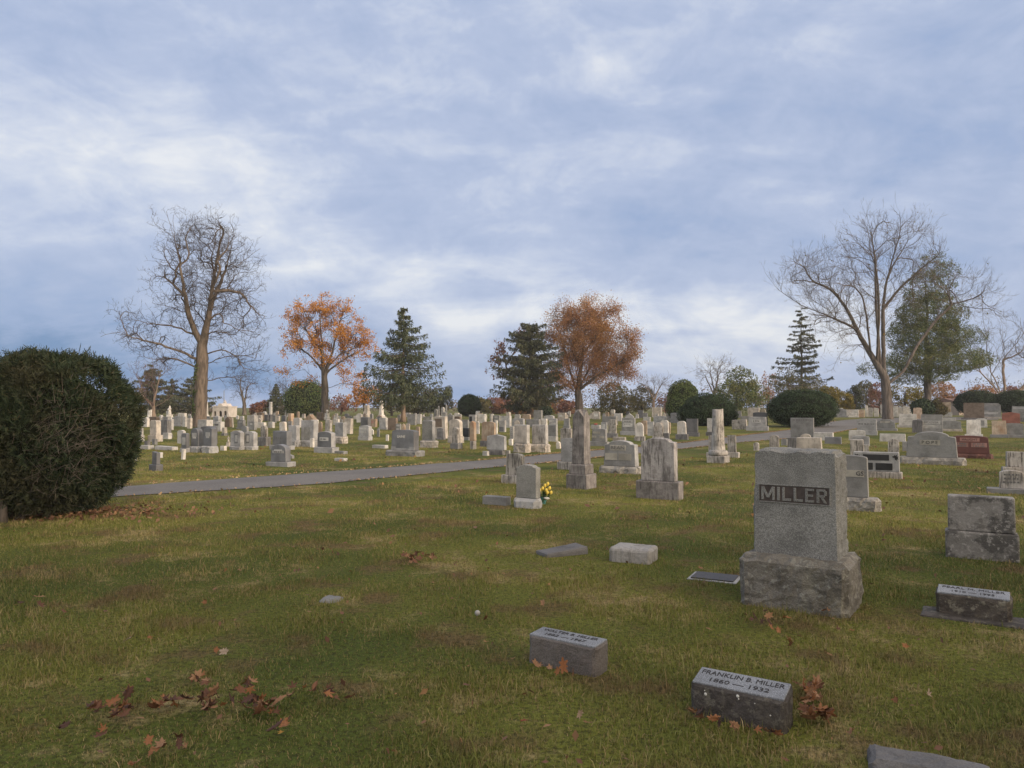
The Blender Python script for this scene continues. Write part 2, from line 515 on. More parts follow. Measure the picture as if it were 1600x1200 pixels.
pos = t.new('ShaderNodeTexCoord').outputs['Object']
c = lawn_colour(t, pos)
blade_grain = t.noise(pos, 28.0, 4, .75)
c = t.mix(t.step(blade_grain, .36, .6), t.mix(.75, c, (.035, .03, .016)), c)
t.l.new(c, b.inputs['Base Color']); b.inputs['Roughness'].default_value = .95; b.inputs['Specular IOR Level'].default_value = .1
bp = t.new('ShaderNodeBump'); bp.inputs['Strength'].default_value = .7; bp.inputs['Distance'].default_value = .05
t.l.new(blade_grain, bp.inputs['Height']); t.l.new(bp.outputs[0], b.inputs['Normal'])
M['lawn'] = gm
bm_, t, b = new_mat('grass_blades')
pos = t.new('ShaderNodeTexCoord').outputs['Object']
g = t.new('ShaderNodeNewGeometry')
c = lawn_colour(t, pos, g.outputs['Random Per Island'])
t.l.new(c, b.inputs['Base Color']); b.inputs['Roughness'].default_value = .7; b.inputs['Specular IOR Level'].default_value = .15
M['blade'] = bm_

# ------------------------------------------------------------------ ground sheet out to the horizon
rad = list(np.arange(0.6, 32, 1.0)) + list(np.arange(32, 100, 1.5)) + list(np.geomspace(102, 4200, 26))
NA = 260
ang = np.linspace(0, 2 * np.pi, NA, endpoint=False)
rr, aa = np.meshgrid(rad, ang, indexing='ij')
gx, gy = rr * np.cos(aa), rr * np.sin(aa)
V = np.stack([gx, gy, gh_np(gx, gy)], -1).reshape(-1, 3)
V = np.vstack([V, [[0, 0, 0]]])
i, j = np.meshgrid(np.arange(len(rad) - 1), np.arange(NA), indexing='ij')
j2 = (j + 1) % NA
quads = np.stack([i * NA + j, (i + 1) * NA + j, (i + 1) * NA + j2, i * NA + j2], -1).reshape(-1, 4)
ja = np.arange(NA)
tris = np.stack([np.full(NA, len(V) - 1), ja, (ja + 1) % NA], -1)
me = np_mesh('ground', V, [quads, tris])
me.polygons.foreach_set('use_smooth', [True] * len(me.polygons))
tag(link('ground', me, M['lawn']), kind='structure')

# ------------------------------------------------------------------ the lane
LOW = [(-900, 905), (-400, 826), (0, 791), (236, 772), (480, 759), (740, 733.5), (869, 722), (1055, 703), (1150, 692), (1235, 685), (1302, 677), (1345, 668.5), (1400, 661), (1470, 657.5), (1560, 656)]
UPP = [(-900, 860), (-400, 798), (0, 773), (180, 762), (480, 740), (740, 721), (874, 709), (1055, 693.5), (1150, 682), (1234, 672), (1272, 663.5), (1325, 656), (1382, 653), (1450, 652), (1560, 651.5)]
def resample(pts, n):
    w3 = [at(*p) for p in pts]
    L = [0]
    for a, b2 in zip(w3, w3[1:]): L.append(L[-1] + (b2 - a).length)
    s = np.linspace(0, L[-1], n)
    return np.stack([np.interp(s, L, [p[k] for p in w3]) for k in range(2)], -1)
NS = 150
eL, eU = resample(LOW, NS), resample(UPP, NS)
for arr in (eL, eU):                                   # smooth the kinks, then fray the edge a little
    for _ in range(6): arr[1:-1] = (arr[:-2] + 2 * arr[1:-1] + arr[2:]) / 4
eL += RNG.normal(0, .035, eL.shape); eU += RNG.normal(0, .035, eU.shape)
NC = 8
ss = np.linspace(0, 1, NC + 1)
rv = eL[:, None, :] * (1 - ss)[None, :, None] + eU[:, None, :] * ss[None, :, None]
zc = gh_np(rv[..., 0], rv[..., 1]) + .012 + .03 * (1 - (2 * ss - 1) ** 2)[None, :]
V = np.concatenate([rv, zc[..., None]], -1).reshape(-1, 3)
i, j = np.meshgrid(np.arange(NS - 1), np.arange(NC), indexing='ij')
q = np.stack([i * (NC + 1) + j, (i + 1) * (NC + 1) + j, (i + 1) * (NC + 1) + j + 1, i * (NC + 1) + j + 1], -1).reshape(-1, 4)
m, t, b = new_mat('worn_asphalt')
pos = t.new('ShaderNodeTexCoord').outputs['Object']
c = t.mix(t.step(t.noise(pos, .8, 5), .35, .65), (.118, .112, .107), (.152, .145, .138))
c = t.mix(t.math('MULTIPLY', t.step(t.noise(pos, 60, 3, .7), .45, .6), .35), c, (.30, .285, .27))
c = t.mix(t.math('MULTIPLY', t.step(t.noise(pos, 5, 6, .7), .58, .7), .5), c, (.10, .09, .085))
t.l.new(c, b.inputs['Base Color']); b.inputs['Roughness'].default_value = .85; b.inputs['Specular IOR Level'].default_value = .25
me = np_mesh('lane', V, [q[:, ::-1]]); me.polygons.foreach_set('use_smooth', [True] * len(me.polygons))
tag(link('lane', me, m), kind='structure')
CL = (eL + eU) / 2; HW = np.linalg.norm(eL - eU, axis=1) / 2
def on_lane(x, y, pad=0.0):
    res = np.zeros(len(x), bool)
    for s in range(0, len(x), 20000):
        d = np.hypot(x[s:s + 20000, None] - CL[None, :, 0], y[s:s + 20000, None] - CL[None, :, 1])
        k = d.argmin(1)
        res[s:s + 20000] = d[np.arange(len(k)), k] < HW[k] + pad
    return res

FOOT = []     # footprints (x, y, yaw, W, T) the grass keeps out of
def outside_feet(x, y, pad=0.0):
    keep = np.ones(len(x), bool)
    for fx, fy, yaw, W, T in FOOT:
        if fy > 45: continue
        c, s = math.cos(yaw), math.sin(yaw)
        u = (x - fx) * c + (y - fy) * s; v_ = -(x - fx) * s + (y - fy) * c
        keep &= ~((abs(u) < W / 2 + pad) & (abs(v_) < T / 2 + pad))
    return keep
def build_grass():
    bands = [(1.9, 4.5, 8200, 1.0), (4.5, 7, 5600, 1.1), (7, 11, 2900, 1.35), (11, 18, 1300, 1.7), (18, 30, 420, 2.4), (30, 48, 90, 3.2)]
    Vs, Fs = [], []; base = 0
    for d0, d1, dens, sz in bands:
        xr = .74 * d1 + 1.5
        n = int(dens * (d1 - d0) * 2 * xr)
        x = RNG.uniform(-xr, xr, n); y = RNG.uniform(d0, d1, n)
        keep = (np.abs(x) < .72 * y + 1.2)
        # the turf thins in places
        th = np.sin(x * 1.7 + 2 * np.sin(y * .9)) * np.sin(y * 1.3 + 1.5 * np.sin(x * 1.1))
        keep &= RNG.random(n) < .86 + .14 * th
        x, y = x[keep], y[keep]
        if d1 > 10: k = ~on_lane(x, y, .05); x, y = x[k], y[k]
        k = outside_feet(x, y, .012); x, y = x[k], y[k]
        if d1 < 8:                                       # fresh rank tufts and weeds here and there
            nt = int(9 * (d1 - d0) * xr); cx, cy = RNG.uniform(-xr, xr, nt), RNG.uniform(d0, d1, nt)
            rad = RNG.uniform(.03, .10, nt); per = 70
            tx = (cx[:, None] + RNG.normal(0, 1, (nt, per)) * rad[:, None]).ravel(); ty = (cy[:, None] + RNG.normal(0, 1, (nt, per)) * rad[:, None]).ravel()
            k = outside_feet(tx, ty, .012) & (ty > 1.9); x = np.concatenate([x, tx[k]]); y = np.concatenate([y, ty[k]]); n_t = int(k.sum())
        else: n_t = 0
        n = len(x)
        clump = .75 + .45 * np.sin(x * 3.1 + np.sin(y * 2.3) * 2) * np.sin(y * 2.7 + np.sin(x * 1.9) * 2)
        h = RNG.gamma(6, .0056, n) * np.clip(clump, .45, 1.3) * (1 + .1 * (sz - 1))
        long_ = RNG.random(n) < .012; h[long_] *= 1.9
        if n_t: h[-n_t:] *= 1.5
        wd = RNG.uniform(.0014, .0026, n) * sz
        az = RNG.uniform(0, 2 * np.pi, n); lean = np.abs(RNG.normal(.55, .4, n)); lean = np.clip(lean, 0, 1.45)
        la = RNG.uniform(0, 2 * np.pi, n)
        ux, uy = np.cos(az), np.sin(az)
        lx, ly = np.cos(la), np.sin(la)
        z0 = gh_np(x, y) - .004
        p0 = np.stack([x - ux * wd, y - uy * wd, z0], -1); p1 = np.stack([x + ux * wd, y + uy * wd, z0], -1)
        s1 = np.sin(lean * .6) * h * .55; c1 = np.cos(lean * .6) * h * .55
        mx, my, mz = x + lx * s1, y + ly * s1, z0 + c1
        p2 = np.stack([mx + ux * wd * .8, my + uy * wd * .8, mz], -1); p3 = np.stack([mx - ux * wd * .8, my - uy * wd * .8, mz], -1)
        s2 = np.sin(np.minimum(lean * 1.5, 1.9)) * h * .5; c2 = np.cos(np.minimum(lean * 1.5, 1.9)) * h * .5
        p4 = np.stack([mx + lx * s2, my + ly * s2, mz + c2], -1)
        Vs.append(np.stack([p0, p1, p2, p3, p4], 1).reshape(-1, 3))
        o = base + np.arange(n)[:, None] * 5
        Fs.append(np.concatenate([o + [[0, 1, 2]], o + [[0, 2, 3]], o + [[3, 2, 4]]], 0))
        base += n * 5
    me = np_mesh('grass', np.concatenate(Vs), [np.concatenate(Fs)])
    tag(link('grass', me, M['blade']), kind='stuff')

# ------------------------------------------------------------------ trees: skeletons grown into a crown volume
def grow(seeds, attr, step, infl, kill, iters=160, jitter=.12, seed=0, trop=0.0):
    """seeds: polylines (first one is the trunk); attr: points the twigs grow towards"""
    rng = np.random.default_rng(seed)
    pos, par = [], []
    for line in seeds:
        line = [np.array(p, float) for p in line]
        if not pos:
            pos.append(line[0]); par.append(-1); cur = 0
        else:
            d = np.linalg.norm(np.array(pos) - line[0], axis=1); cur = int(d.argmin())
        prev = pos[cur]
        for q in line[1:]:
            L = np.linalg.norm(q - prev); n = max(1, int(L / step))
            a0 = prev.copy()
            for k in range(1, n + 1):
                p = a0 + (q - a0) * k / n
                if k < n: p = p + rng.normal(0, step * jitter, 3)
                pos.append(p); par.append(cur); cur = len(pos) - 1
            prev = q
    pos = list(pos); attr = np.asarray(attr, float)
    alive = np.ones(len(attr), bool)
    P0 = np.array(pos)
    dm = np.full(len(attr), 1e9); di = np.zeros(len(attr), int)
    def update(new_idx):
        Pn = np.array([pos[k] for k in new_idx])
        d = np.linalg.norm(attr[:, None, :] - Pn[None], axis=2)
        k = d.argmin(1); dd = d[np.arange(len(attr)), k]
        better = dd < dm
        dm[better] = dd[better]; di[better] = np.array(new_idx)[k[better]]
    for s in range(0, len(pos), 200): update(list(range(s, min(len(pos), s + 200))))
    last = {}
    for it in range(iters):
        alive &= dm > kill
        act = alive & (dm < infl)
        if not act.any(): break
        idx = di[act]; dirs = attr[act] - np.array(pos)[idx]
        dirs /= np.linalg.norm(dirs, axis=1)[:, None] + 1e-9
        acc = {}
        for k, d in zip(idx, dirs):
            if k in acc: acc[k] += d
            else: acc[k] = d.copy()
        new = []
        for k, d in acc.items():
            n = np.linalg.norm(d)
            if n < 1e-3: continue
            d = d / n + rng.normal(0, jitter * 1.6, 3); d[2] += trop
            d /= np.linalg.norm(d)
            key = k
            p = pos[k] + d * step
            if key in last and np.linalg.norm(last[key] - p) < step * .45:
                # pulled both ways at once: fork towards the nearest point instead
                mine = np.where(act & (di == k))[0]
                tgt = mine[dm[mine].argmin()]
                d = attr[tgt] - pos[k]; d /= np.linalg.norm(d) + 1e-9
                p = pos[k] + d * step
                alive[tgt] = False
            last[key] = p
            pos.append(p); par.append(k); new.append(len(pos) - 1)
        if not new or len(pos) > 26000: break
        update(new)
    return np.array(pos), np.array(par)
def radii(pos, par, root_r, tip_r, expo=None):
    n = len(pos); kids = [[] for _ in range(n)]
    for k in range(1, n): kids[par[k]].append(k)
    leaf = np.array([1.0 if not kids[k] else 0.0 for k in range(n)])
    cnt = leaf.copy()
    for k in range(n - 1, 0, -1): cnt[par[k]] += cnt[k]
    N = max(2, cnt[0]); p = math.log(N) / math.log(root_r / tip_r)
    r = tip_r * np.maximum(cnt, 1) ** (1 / p)
    return r, kids
def chains(pos, par, r, kids):
    out_ = []; stack = [(0, None)]
    while stack:
        k, start = stack.pop()
        ch = [start, k] if start is not None else [k]
        while kids[k]:
            ks = sorted(kids[k], key=lambda q: -r[q])
            for q in ks[1:]: stack.append((q, k))
            k = ks[0]; ch.append(k)
        out_.append(ch)
    return out_
def tubes_np(lines, rads, sides):
    """polylines -> one tube mesh (arrays)"""
    Vs, Fq, Ft = [], [], []; base = 0
    for pts, rd, n in zip(lines, rads, sides):
        pts = np.asarray(pts); m = len(pts)
        d = np.gradient(pts, axis=0); d /= np.linalg.norm(d, axis=1)[:, None] + 1e-9
        ref = np.tile([0.31, 0.95, 0.05] if abs(d[0, 2]) > .5 else [0.05, .1, 1.0], (m, 1))
        a = np.cross(d, ref); a /= np.linalg.norm(a, axis=1)[:, None] + 1e-9
        c = np.cross(d, a)
        th = np.linspace(0, 2 * np.pi, n, endpoint=False)
        ring = pts[:, None] + rd[:, None, None] * (np.cos(th)[None, :, None] * a[:, None] + np.sin(th)[None, :, None] * c[:, None])
        Vs.append(ring.reshape(-1, 3))
        i, j = np.meshgrid(np.arange(m - 1), np.arange(n), indexing='ij'); j2 = (j + 1) % n
        Fq.append(base + np.stack([i * n + j, i * n + j2, (i + 1) * n + j2, (i + 1) * n + j], -1).reshape(-1, 4)[:, ::-1])
        base += m * n
    return np.concatenate(Vs), np.concatenate(Fq)
def twig_mesh(P, D, L, rad, bend):
    """many thin crooked twigs, three-sided"""
    n = len(P)
    D = D / (np.linalg.norm(D, axis=1)[:, None] + 1e-9)
    ref = RNG.normal(0, 1, (n, 3)); a = np.cross(D, ref); a /= np.linalg.norm(a, axis=1)[:, None] + 1e-9
    c = np.cross(D, a)
    rings = []
    mid = P + D * (L * .5)[:, None] + a * (bend * L)[:, None]
    for q, k in ((P, 1.0), (mid, .7)):
        for s in range(3):
            th = 2 * np.pi * s / 3
            rings.append(q + (a * math.cos(th) + c * math.sin(th)) * (rad * k)[:, None])
    tip = P + D * L[:, None] - a * (bend * L * .4)[:, None]
    Vv = np.stack(rings + [tip], 1).reshape(-1, 3)
    o = np.arange(n)[:, None] * 7
    q = np.concatenate([o + [[0, 1, 4, 3]], o + [[1, 2, 5, 4]], o + [[2, 0, 3, 5]]], 0)
    tr = np.concatenate([o + [[3, 4, 6]], o + [[4, 5, 6]], o + [[5, 3, 6]]], 0)
    return Vv, q, tr
def leaf_cards(P, size, normal=None, aspect=.55, spread=1.0, along=None):
    """one diamond-shaped leaf or spray per point"""
    n = len(P)
    N = RNG.normal(0, 1, (n, 3)) * spread
    if normal is not None: N = N + normal
    N /= np.linalg.norm(N, axis=1)[:, None] + 1e-9
    ref = RNG.normal(0, 1, (n, 3)) if along is None else along + RNG.normal(0, .25, (n, 3))
    a = ref - N * (ref * N).sum(1)[:, None]; a /= np.linalg.norm(a, axis=1)[:, None] + 1e-9
    c = np.cross(N, a)
    s = np.broadcast_to(size, (n,)) if np.ndim(size) else np.full(n, size)
    s = s * RNG.uniform(.65, 1.35, n)
    w_ = (s * aspect)[:, None]; s = s[:, None]
    Vv = np.stack([P - a * s * .5, P + c * w_ * .5 - a * s * .05 + N * s * .06, P + a * s * .5, P - c * w_ * .5 - a * s * .05 + N * s * .06], 1).reshape(-1, 3)
    o = np.arange(n)[:, None] * 4
    return Vv, np.concatenate([o + [[0, 1, 2]], o + [[0, 2, 3]]], 0)
def join(parts):
    Vs, Fs = [], {}; base = 0
    for Vv, *fs in parts:
        for f in fs: Fs.setdefault(f.shape[1], []).append(f + base)
        Vs.append(Vv); base += len(Vv)
    return np.concatenate(Vs), [np.concatenate(f) for f in Fs.values()]
def in_ellipsoids(els, n, shell=0.0, rng=RNG):
    """points in a union of ellipsoids (cx,cy,cz,rx,ry,rz)"""
    vol = np.array([e[3] * e[4] * e[5] for e in els]); pick = rng.choice(len(els), n, p=vol / vol.sum())
    E = np.array(els)[pick]
    d = rng.normal(0, 1, (n, 3)); d /= np.linalg.norm(d, axis=1)[:, None]
    r = rng.random(n) ** (1 / 3.0)
    if shell: r = shell + (1 - shell) * r
    return E[:, :3] + d * r[:, None] * E[:, 3:], d
def px_ellipsoids(px0, py0, dist, ells, depth=.85):
    k = dist / F
    o = []
    for cx, cy, rx, ry in ells:
        o.append(((cx - px0) * k, RNG.uniform(-.15, .15) * rx * k, (py0 - cy) * k, rx * k, rx * k * depth, ry * k))
    return o
def px_lines(px0, py0, dist, lines, yspread=.25):
    k = dist / F
    res = []
    for n, ln in enumerate(lines):
        ph = RNG.uniform(-1, 1) * yspread
        L0 = ln[0]
        pts = []
        for (x, y) in ln:
            run = math.hypot(x - L0[0], y - L0[1]) * k
            pts.append(((x - px0) * k, ph * run if n else 0.0, (py0 - y) * k))
        res.append(pts)
    return res
def noise_keep(P, scale, thr, seed=0.0):
    return np.array([mnoise.noise(Vector(p) * scale + Vector((seed, 0, 0))) > thr for p in P])

M['bark'] = bark_mat('grey brown bark', (.165, .14, .12), (.08, .068, .058), 5)
M['bark_pale'] = bark_mat('pale tan bark', (.33, .25, .19), (.19, .14, .105), 5)
M['bark_mid'] = bark_mat('tan brown bark', (.195, .155, .122), (.095, .077, .062), 5)
M['bark_dark'] = bark_mat('dark bark', (.12, .095, .08), (.055, .045, .04), 5)
M['twig'] = plain_mat('twigs', (.105, .088, .078), rough=.9, var=.3, spec=.1)
M['twig_pink'] = plain_mat('reddish twigs', (.17, .115, .10), rough=.9, var=.3, spec=.1)
M['twig_tan'] = plain_mat('tan twigs', (.20, .165, .135), rough=.9, var=.3, spec=.1)
M['orange'] = leaf_mat('orange leaves', [(0, (.42, .17, .03)), (.4, (.58, .26, .045)), (.75, (.66, .34, .075)), (1, (.36, .15, .04))], trans=.25)
M['rust'] = leaf_mat('rust leaves', [(0, (.29, .125, .06)), (.35, (.37, .175, .075)), (.7, (.43, .235, .09)), (1, (.26, .15, .085))], patch=(.40, .21, .05), patch_scale=.25, patch_amt=.7, trans=.2)
M['maroon'] = leaf_mat('dull red leaves', [(0, (.16, .065, .055)), (.5, (.23, .10, .07)), (1, (.28, .15, .09))], patch=(.30, .17, .07), patch_scale=.3, patch_amt=.6, trans=.15)
M['gold'] = leaf_mat('golden leaves', [(0, (.34, .23, .03)), (.5, (.22, .19, .035)), (1, (.12, .12, .03))], patch=(.09, .09, .028), patch_scale=.4, patch_amt=.7, trans=.2)
M['olive'] = leaf_mat('olive leaves', [(0, (.085, .085, .03)), (.5, (.13, .12, .045)), (1, (.19, .15, .06))], patch=(.06, .066, .028), patch_scale=.4, patch_amt=.6, trans=.15)
M['spruce'] = leaf_mat('spruce sprays', [(0, (.055, .075, .045)), (.5, (.085, .105, .062)), (1, (.125, .135, .075))])
M['pine'] = leaf_mat('pine needles', [(0, (.075, .11, .045)), (.5, (.12, .155, .055)), (1, (.19, .20, .07))], patch=(.24, .18, .06), patch_scale=.6, patch_amt=.35)
M['pine_dark'] = leaf_mat('dark needles', [(0, (.055, .068, .040)), (.5, (.085, .098, .052)), (1, (.125, .13, .065))], patch=(.10, .075, .045), patch_scale=.5, patch_amt=.45)
M['yew'] = leaf_mat('clipped yew', [(0, (.022, .040, .020)), (.5, (.032, .056, .025)), (1, (.055, .082, .034))])
M['cedar'] = leaf_mat('green cedar', [(0, (.050, .080, .026)), (.5, (.075, .11, .035)), (1, (.11, .14, .045))], patch=(.13, .135, .03), patch_scale=.7, patch_amt=.4)
M['core'] = plain_mat('shrub heart', (.018, .022, .014), rough=1.0, spec=0.0)  # near-black fill colour for the shade inside shrubs

def limb_system(seeds, root_r, els, rng, n_targets=300, wig=.08, angle=(35, 60), spacing=.45, length=(.4, 1.0), up=.15, tip=.008, pipe=2.3, step=.35, sag=0.0, limb_k=1.0):
    """trunk and main limbs (given lines); boughs reaching out to points all through the crown; then forked branches"""
    pos, par, dr = [], [], []
    def add_line(pts, parent, wv):
        """a limb as a chain of nodes"""
        P = np.array(pts, float); seg = np.linalg.norm(np.diff(P, axis=0), axis=1); s = np.concatenate([[0], np.cumsum(seg)])
        m = max(2, int(s[-1] / step) + 1); t_ = np.linspace(0, s[-1], m)
        Q = np.stack([np.interp(t_, s, P[:, k]) for k in range(3)], -1)
        for _ in range(3):
            if m > 3: Q[1:-1] = (Q[:-2] + 2 * Q[1:-1] + Q[2:]) / 4
        Q[1:] += rng.normal(0, wv * step, (m - 1, 3))
        for k in range(0 if parent < 0 else 1, m):
            d = Q[min(k + 1, m - 1)] - Q[max(k - 1, 0)]; d = d / (np.linalg.norm(d) + 1e-9)
            pos.append(Q[k]); dr.append(d); par.append(parent); parent = len(pos) - 1
    for i, l in enumerate(seeds):
        l = [np.array(p, float) for p in l]
        if i == 0: add_line(l, -1, wig * .5); n_trunk = len(pos); continue
        A = np.array(pos); k = int((((A - l[0]) ** 2) * [1, .02, 1]).sum(1).argmin())
        dy = A[k, 1] - l[0][1]; n = len(l)
        l = [A[k]] + [p + np.array([0, dy, 0]) for p in l[1:]]
        add_line(l, k, wig * .55)
    n_main = len(pos)
    T, _ = in_ellipsoids(els, n_targets, rng=rng)
    A = np.array(pos); dmin = np.array([np.linalg.norm(A - t, axis=1).min() for t in T])
    z_lo = min(p[2] for p in T)
    for t in T[np.argsort(dmin)]:
        A = np.array(pos); D = np.array(dr)
        v = t - A; L = np.linalg.norm(v, axis=1) + 1e-9
        cosq = (v * D).sum(1) / L
        cost = L * (1 + 2.6 * (1 - cosq)) + np.where(A[:, 2] < pos[0][2] + .8, 50, 0) + np.where(cosq < .15, 40, 0)
        k = int(cost.argmin())
        if L[k] < .25 or L[k] > 6.5: continue
        c_ = A[k] + D[k] * L[k] * .42 + np.array([0, 0, (up - sag) * L[k] * .35])
        m = max(2, int(L[k] / step) + 1); tt = np.linspace(0, 1, m + 1)[:, None]
        C = (1 - tt) ** 2 * A[k] + 2 * tt * (1 - tt) * c_ + tt ** 2 * t
        C[1:] += rng.normal(0, wig * step, (m, 3))
        pk = k
        for q in range(1, m + 1):
            d = C[q] - C[q - 1]; pos.append(C[q]); dr.append(d / (np.linalg.norm(d) + 1e-9)); par.append(pk); pk = len(pos) - 1
    P, par_ = np.array(pos), np.array(par)
    r, kids = radii(P, par_, root_r, tip * 1.25)
    r[n_trunk:] = np.maximum(r[n_trunk:] * limb_k, tip)
    ch = [c for c in chains(P, par_, r, kids) if len(c) > 1]
    out_ = []
    for c in ch:
        q = r[c].copy()
        if c[0] != 0: q[0] = min(q[0], q[1] * 1.2)
        for _ in range(8):
            if len(q) > 4: q[1:-1] = (q[:-2] + 2 * q[1:-1] + q[2:]) / 4
        main = c[1] < n_main or c[0] == 0
        out_.append((P[c], q, 1 if main else 2, 0))
    # forks off everything that is thin enough
    thin = np.where((r < max(.06, root_r * .16)) & (np.arange(len(P)) > 3))[0]
    front = [(k, P[k], dr[k], r[k]) for k in thin]
    seen = []
    for lev in (3, 4):
        nxt = []
        for k, p, d, rp in front:
            nn = step / spacing if lev == 3 else 2.2
            cnt = int(nn) + (rng.random() < nn - int(nn))
            for _ in range(cnt):
                ref = rng.normal(0, 1, 3); a_ = np.cross(d, ref); a_ /= np.linalg.norm(a_) + 1e-9
                th = R(rng.uniform(*angle))
                nd = d * math.cos(th) + a_ * math.sin(th); nd[2] += up; nd /= np.linalg.norm(nd)
                Lc = rng.uniform(*length) * (1.0 if lev == 3 else .55)
                m_ = p + nd * Lc * .5 + rng.normal(0, wig * Lc * .6, 3)
                e_ = p + nd * Lc + np.array([0, 0, up * Lc * .5]) + rng.normal(0, wig * Lc * .6, 3)
                r0 = max(tip * .8, min(tip * 2.2, rp * .6)) * (1.0 if lev == 3 else .7)
                out_.append((np.stack([p, m_, e_]), np.array([r0, r0 * .8, tip * .5]), lev, Lc))
                for f in (.5, 1.0):
                    nxt.append((k, m_ if f == .5 else e_, nd, r0))
        front = [x for x in nxt if rng.random() < .55]
    return out_
def tree(name, label, px, py, dist, seeds, crown, root_r, bark='bark', twig='twig', n_targets=300, spacing=.5, angle=(35, 62), length=(.35, .95), up=.12, wig=.12, tip=.008, sag=0.0,
         twig_len=.5, twigs_per=2, twig_r=.008, leaves=None, group=None, cat='tree', seed=1, depth=.85, yspread=.45, flare=1.5, twig_up=.2):
    """a broadleaf tree: trunk with its limbs, a crown of branches and twigs and, where it still has them, leaves"""
    rng = np.random.default_rng(seed)
    base = place(px, dist)
    root = tag(empty(name, base - Vector((0, 0, .05))), label, cat, group)
    els = px_ellipsoids(px, py, dist, crown, depth)
    br = limb_system(px_lines(px, py, dist, seeds, yspread), root_r, els, rng, n_targets=n_targets, wig=wig, angle=angle, spacing=spacing, length=length, up=up, tip=tip, sag=sag)
    H = max(b[0][:, 2].max() for b in br)
    def pack(bs):
        rs = [b[1] * (1 + (flare - 1) * np.exp(-np.maximum(b[0][:, 2], 0) / (H * .03))) for b in bs]
        return tubes_np([b[0] for b in bs], rs, [10 if q.max() > .15 else 6 if q.max() > .045 else 3 for q in rs])
    Vv, q = pack([b for b in br if b[2] <= 1])
    o = link('trunk', np_mesh('trunk', Vv, [q]), M[bark], root)
    o.data.polygons.foreach_set('use_smooth', [True] * len(o.data.polygons))
    parts = [pack([b for b in br if b[2] > 1])]
    last = [b for b in br if b[2] >= 3]
    T0, D0 = [], []
    for C, r, _, Lc in last:
        for _k in range(twigs_per):
            f = rng.uniform(.3, 1.0); k = f * (len(C) - 1); i0 = min(int(k), len(C) - 2); t_ = k - i0
            T0.append(C[i0] * (1 - t_) + C[i0 + 1] * t_); d = C[i0 + 1] - C[i0]; D0.append(d / (np.linalg.norm(d) + 1e-9))
    T0, D0 = np.array(T0), np.array(D0)
    if twigs_per:
        D = D0 + rng.normal(0, .45, D0.shape); D[:, 2] += twig_up
        L = twig_len * rng.uniform(.4, 1.2, len(T0))
        parts.append(twig_mesh(T0, D, L, np.full(len(T0), twig_r), rng.normal(0, .1, len(T0))))
    Vv, fs = join(parts)
    link('crown', np_mesh('crown', Vv, fs), M[twig], root)
    if leaves:
        n, size, mat, thr, sp = leaves
        Pp = T0[rng.integers(0, len(T0), n)] + rng.normal(0, sp, (n, 3))
        if thr is not None: Pp = Pp[noise_keep(Pp, thr[1], thr[0], seed)]
        Vv, tr = leaf_cards(Pp, size, aspect=.7)
        link('foliage', np_mesh('foliage', Vv, [tr]), M[mat], root)
    return root

def conifer(name, label, px, py, dist, ytop, half, mat='spruce', trunk_r=.2, clear=.12, whorls=34, per=7, droop=.35, hang=.5, group=None, cat='spruce tree', seed=3, gap=.0, card=.34, bark='bark_pale', shape=1.0, density=1.0, rise=0.0, zj=0.0, lmin=.62):
    """a tiered evergreen: branches in whorls, each carrying hanging sprays"""
    rng = np.random.default_rng(seed)
    k = dist / F
    H = (py - ytop) * k; Rm = half * k
    root = tag(empty(name, place(px, dist) - Vector((0, 0, .05))), label, cat, group)
    mb = MB(); zs = np.linspace(0, H, 12)
    mb.tube([(0.03 * H * .1 * math.sin(z), 0, z) for z in zs], [trunk_r * (1 - .93 * z / H) * (1 + .5 * math.exp(-z / (.02 * H))) for z in zs], 9)
    mb.build('trunk', M[bark], root, smooth=True)
    lines, rads, P, A = [], [], [], []
    for wi in range(whorls):
        f = (wi + rng.uniform(-.3, .3)) / whorls
        f = min(max(f, 0), .985)
        z = H * (clear + (1 - clear) * f)
        Lmax = Rm * (1 - f) ** shape * (1.0 if f > .06 else .82)
        for q in range(per):
            if rng.random() < gap: continue
            az = 2 * math.pi * (q + rng.random()) / per + wi * 2.4
            L = Lmax * rng.uniform(lmin, 1.14) + .12
            zb_ = z + rng.normal(0, zj)
            m = 7
            s = np.linspace(0, 1, m)
            zz_ = zb_ + L * (rng.normal(rise, zj * .12) * s - droop * s * (1.15 - .55 * s) ) + L * .16 * np.maximum(s - .6, 0) 
            pts = np.stack([np.cos(az) * L * s, np.sin(az) * L * s, zz_], -1) + rng.normal(0, .012 * L, (m, 3)) * s[:, None]
            lines.append(pts); rads.append(np.linspace(.045, .008, m) * (.4 + L / Rm))
            nn = int((10 + 105 * L / Rm) * density)
            t_ = rng.random(nn) ** .8
            b_ = np.stack([np.interp(t_, s, pts[:, c_]) for c_ in range(3)], -1)
            side = rng.normal(0, 1, nn) * .17 * L * (1.05 - t_)
            b_[:, 0] += -math.sin(az) * side; b_[:, 1] += math.cos(az) * side
            b_[:, 2] -= np.abs(rng.normal(0, hang, nn)) * (.25 + .75 * L / Rm) * .55 + np.abs(side) * .3
            P.append(b_)
            A.append(np.stack([np.cos(az) * .8 - np.sin(az) * np.sign(side) * .7, np.sin(az) * .8 + np.cos(az) * np.sign(side) * .7, np.full(nn, -.55 - hang)], -1))
    Vv, q = tubes_np(lines, rads, [4] * len(lines))
    link('crown', np_mesh('crown', Vv, [q]), M['twig'], root)
    P = np.concatenate(P); A = np.concatenate(A)
    Vv, tr = leaf_cards(P, card, aspect=.28, along=A, normal=np.array([0, 0, .5]))
    link('foliage', np_mesh('foliage', Vv, [tr]), M[mat], root)
    return root

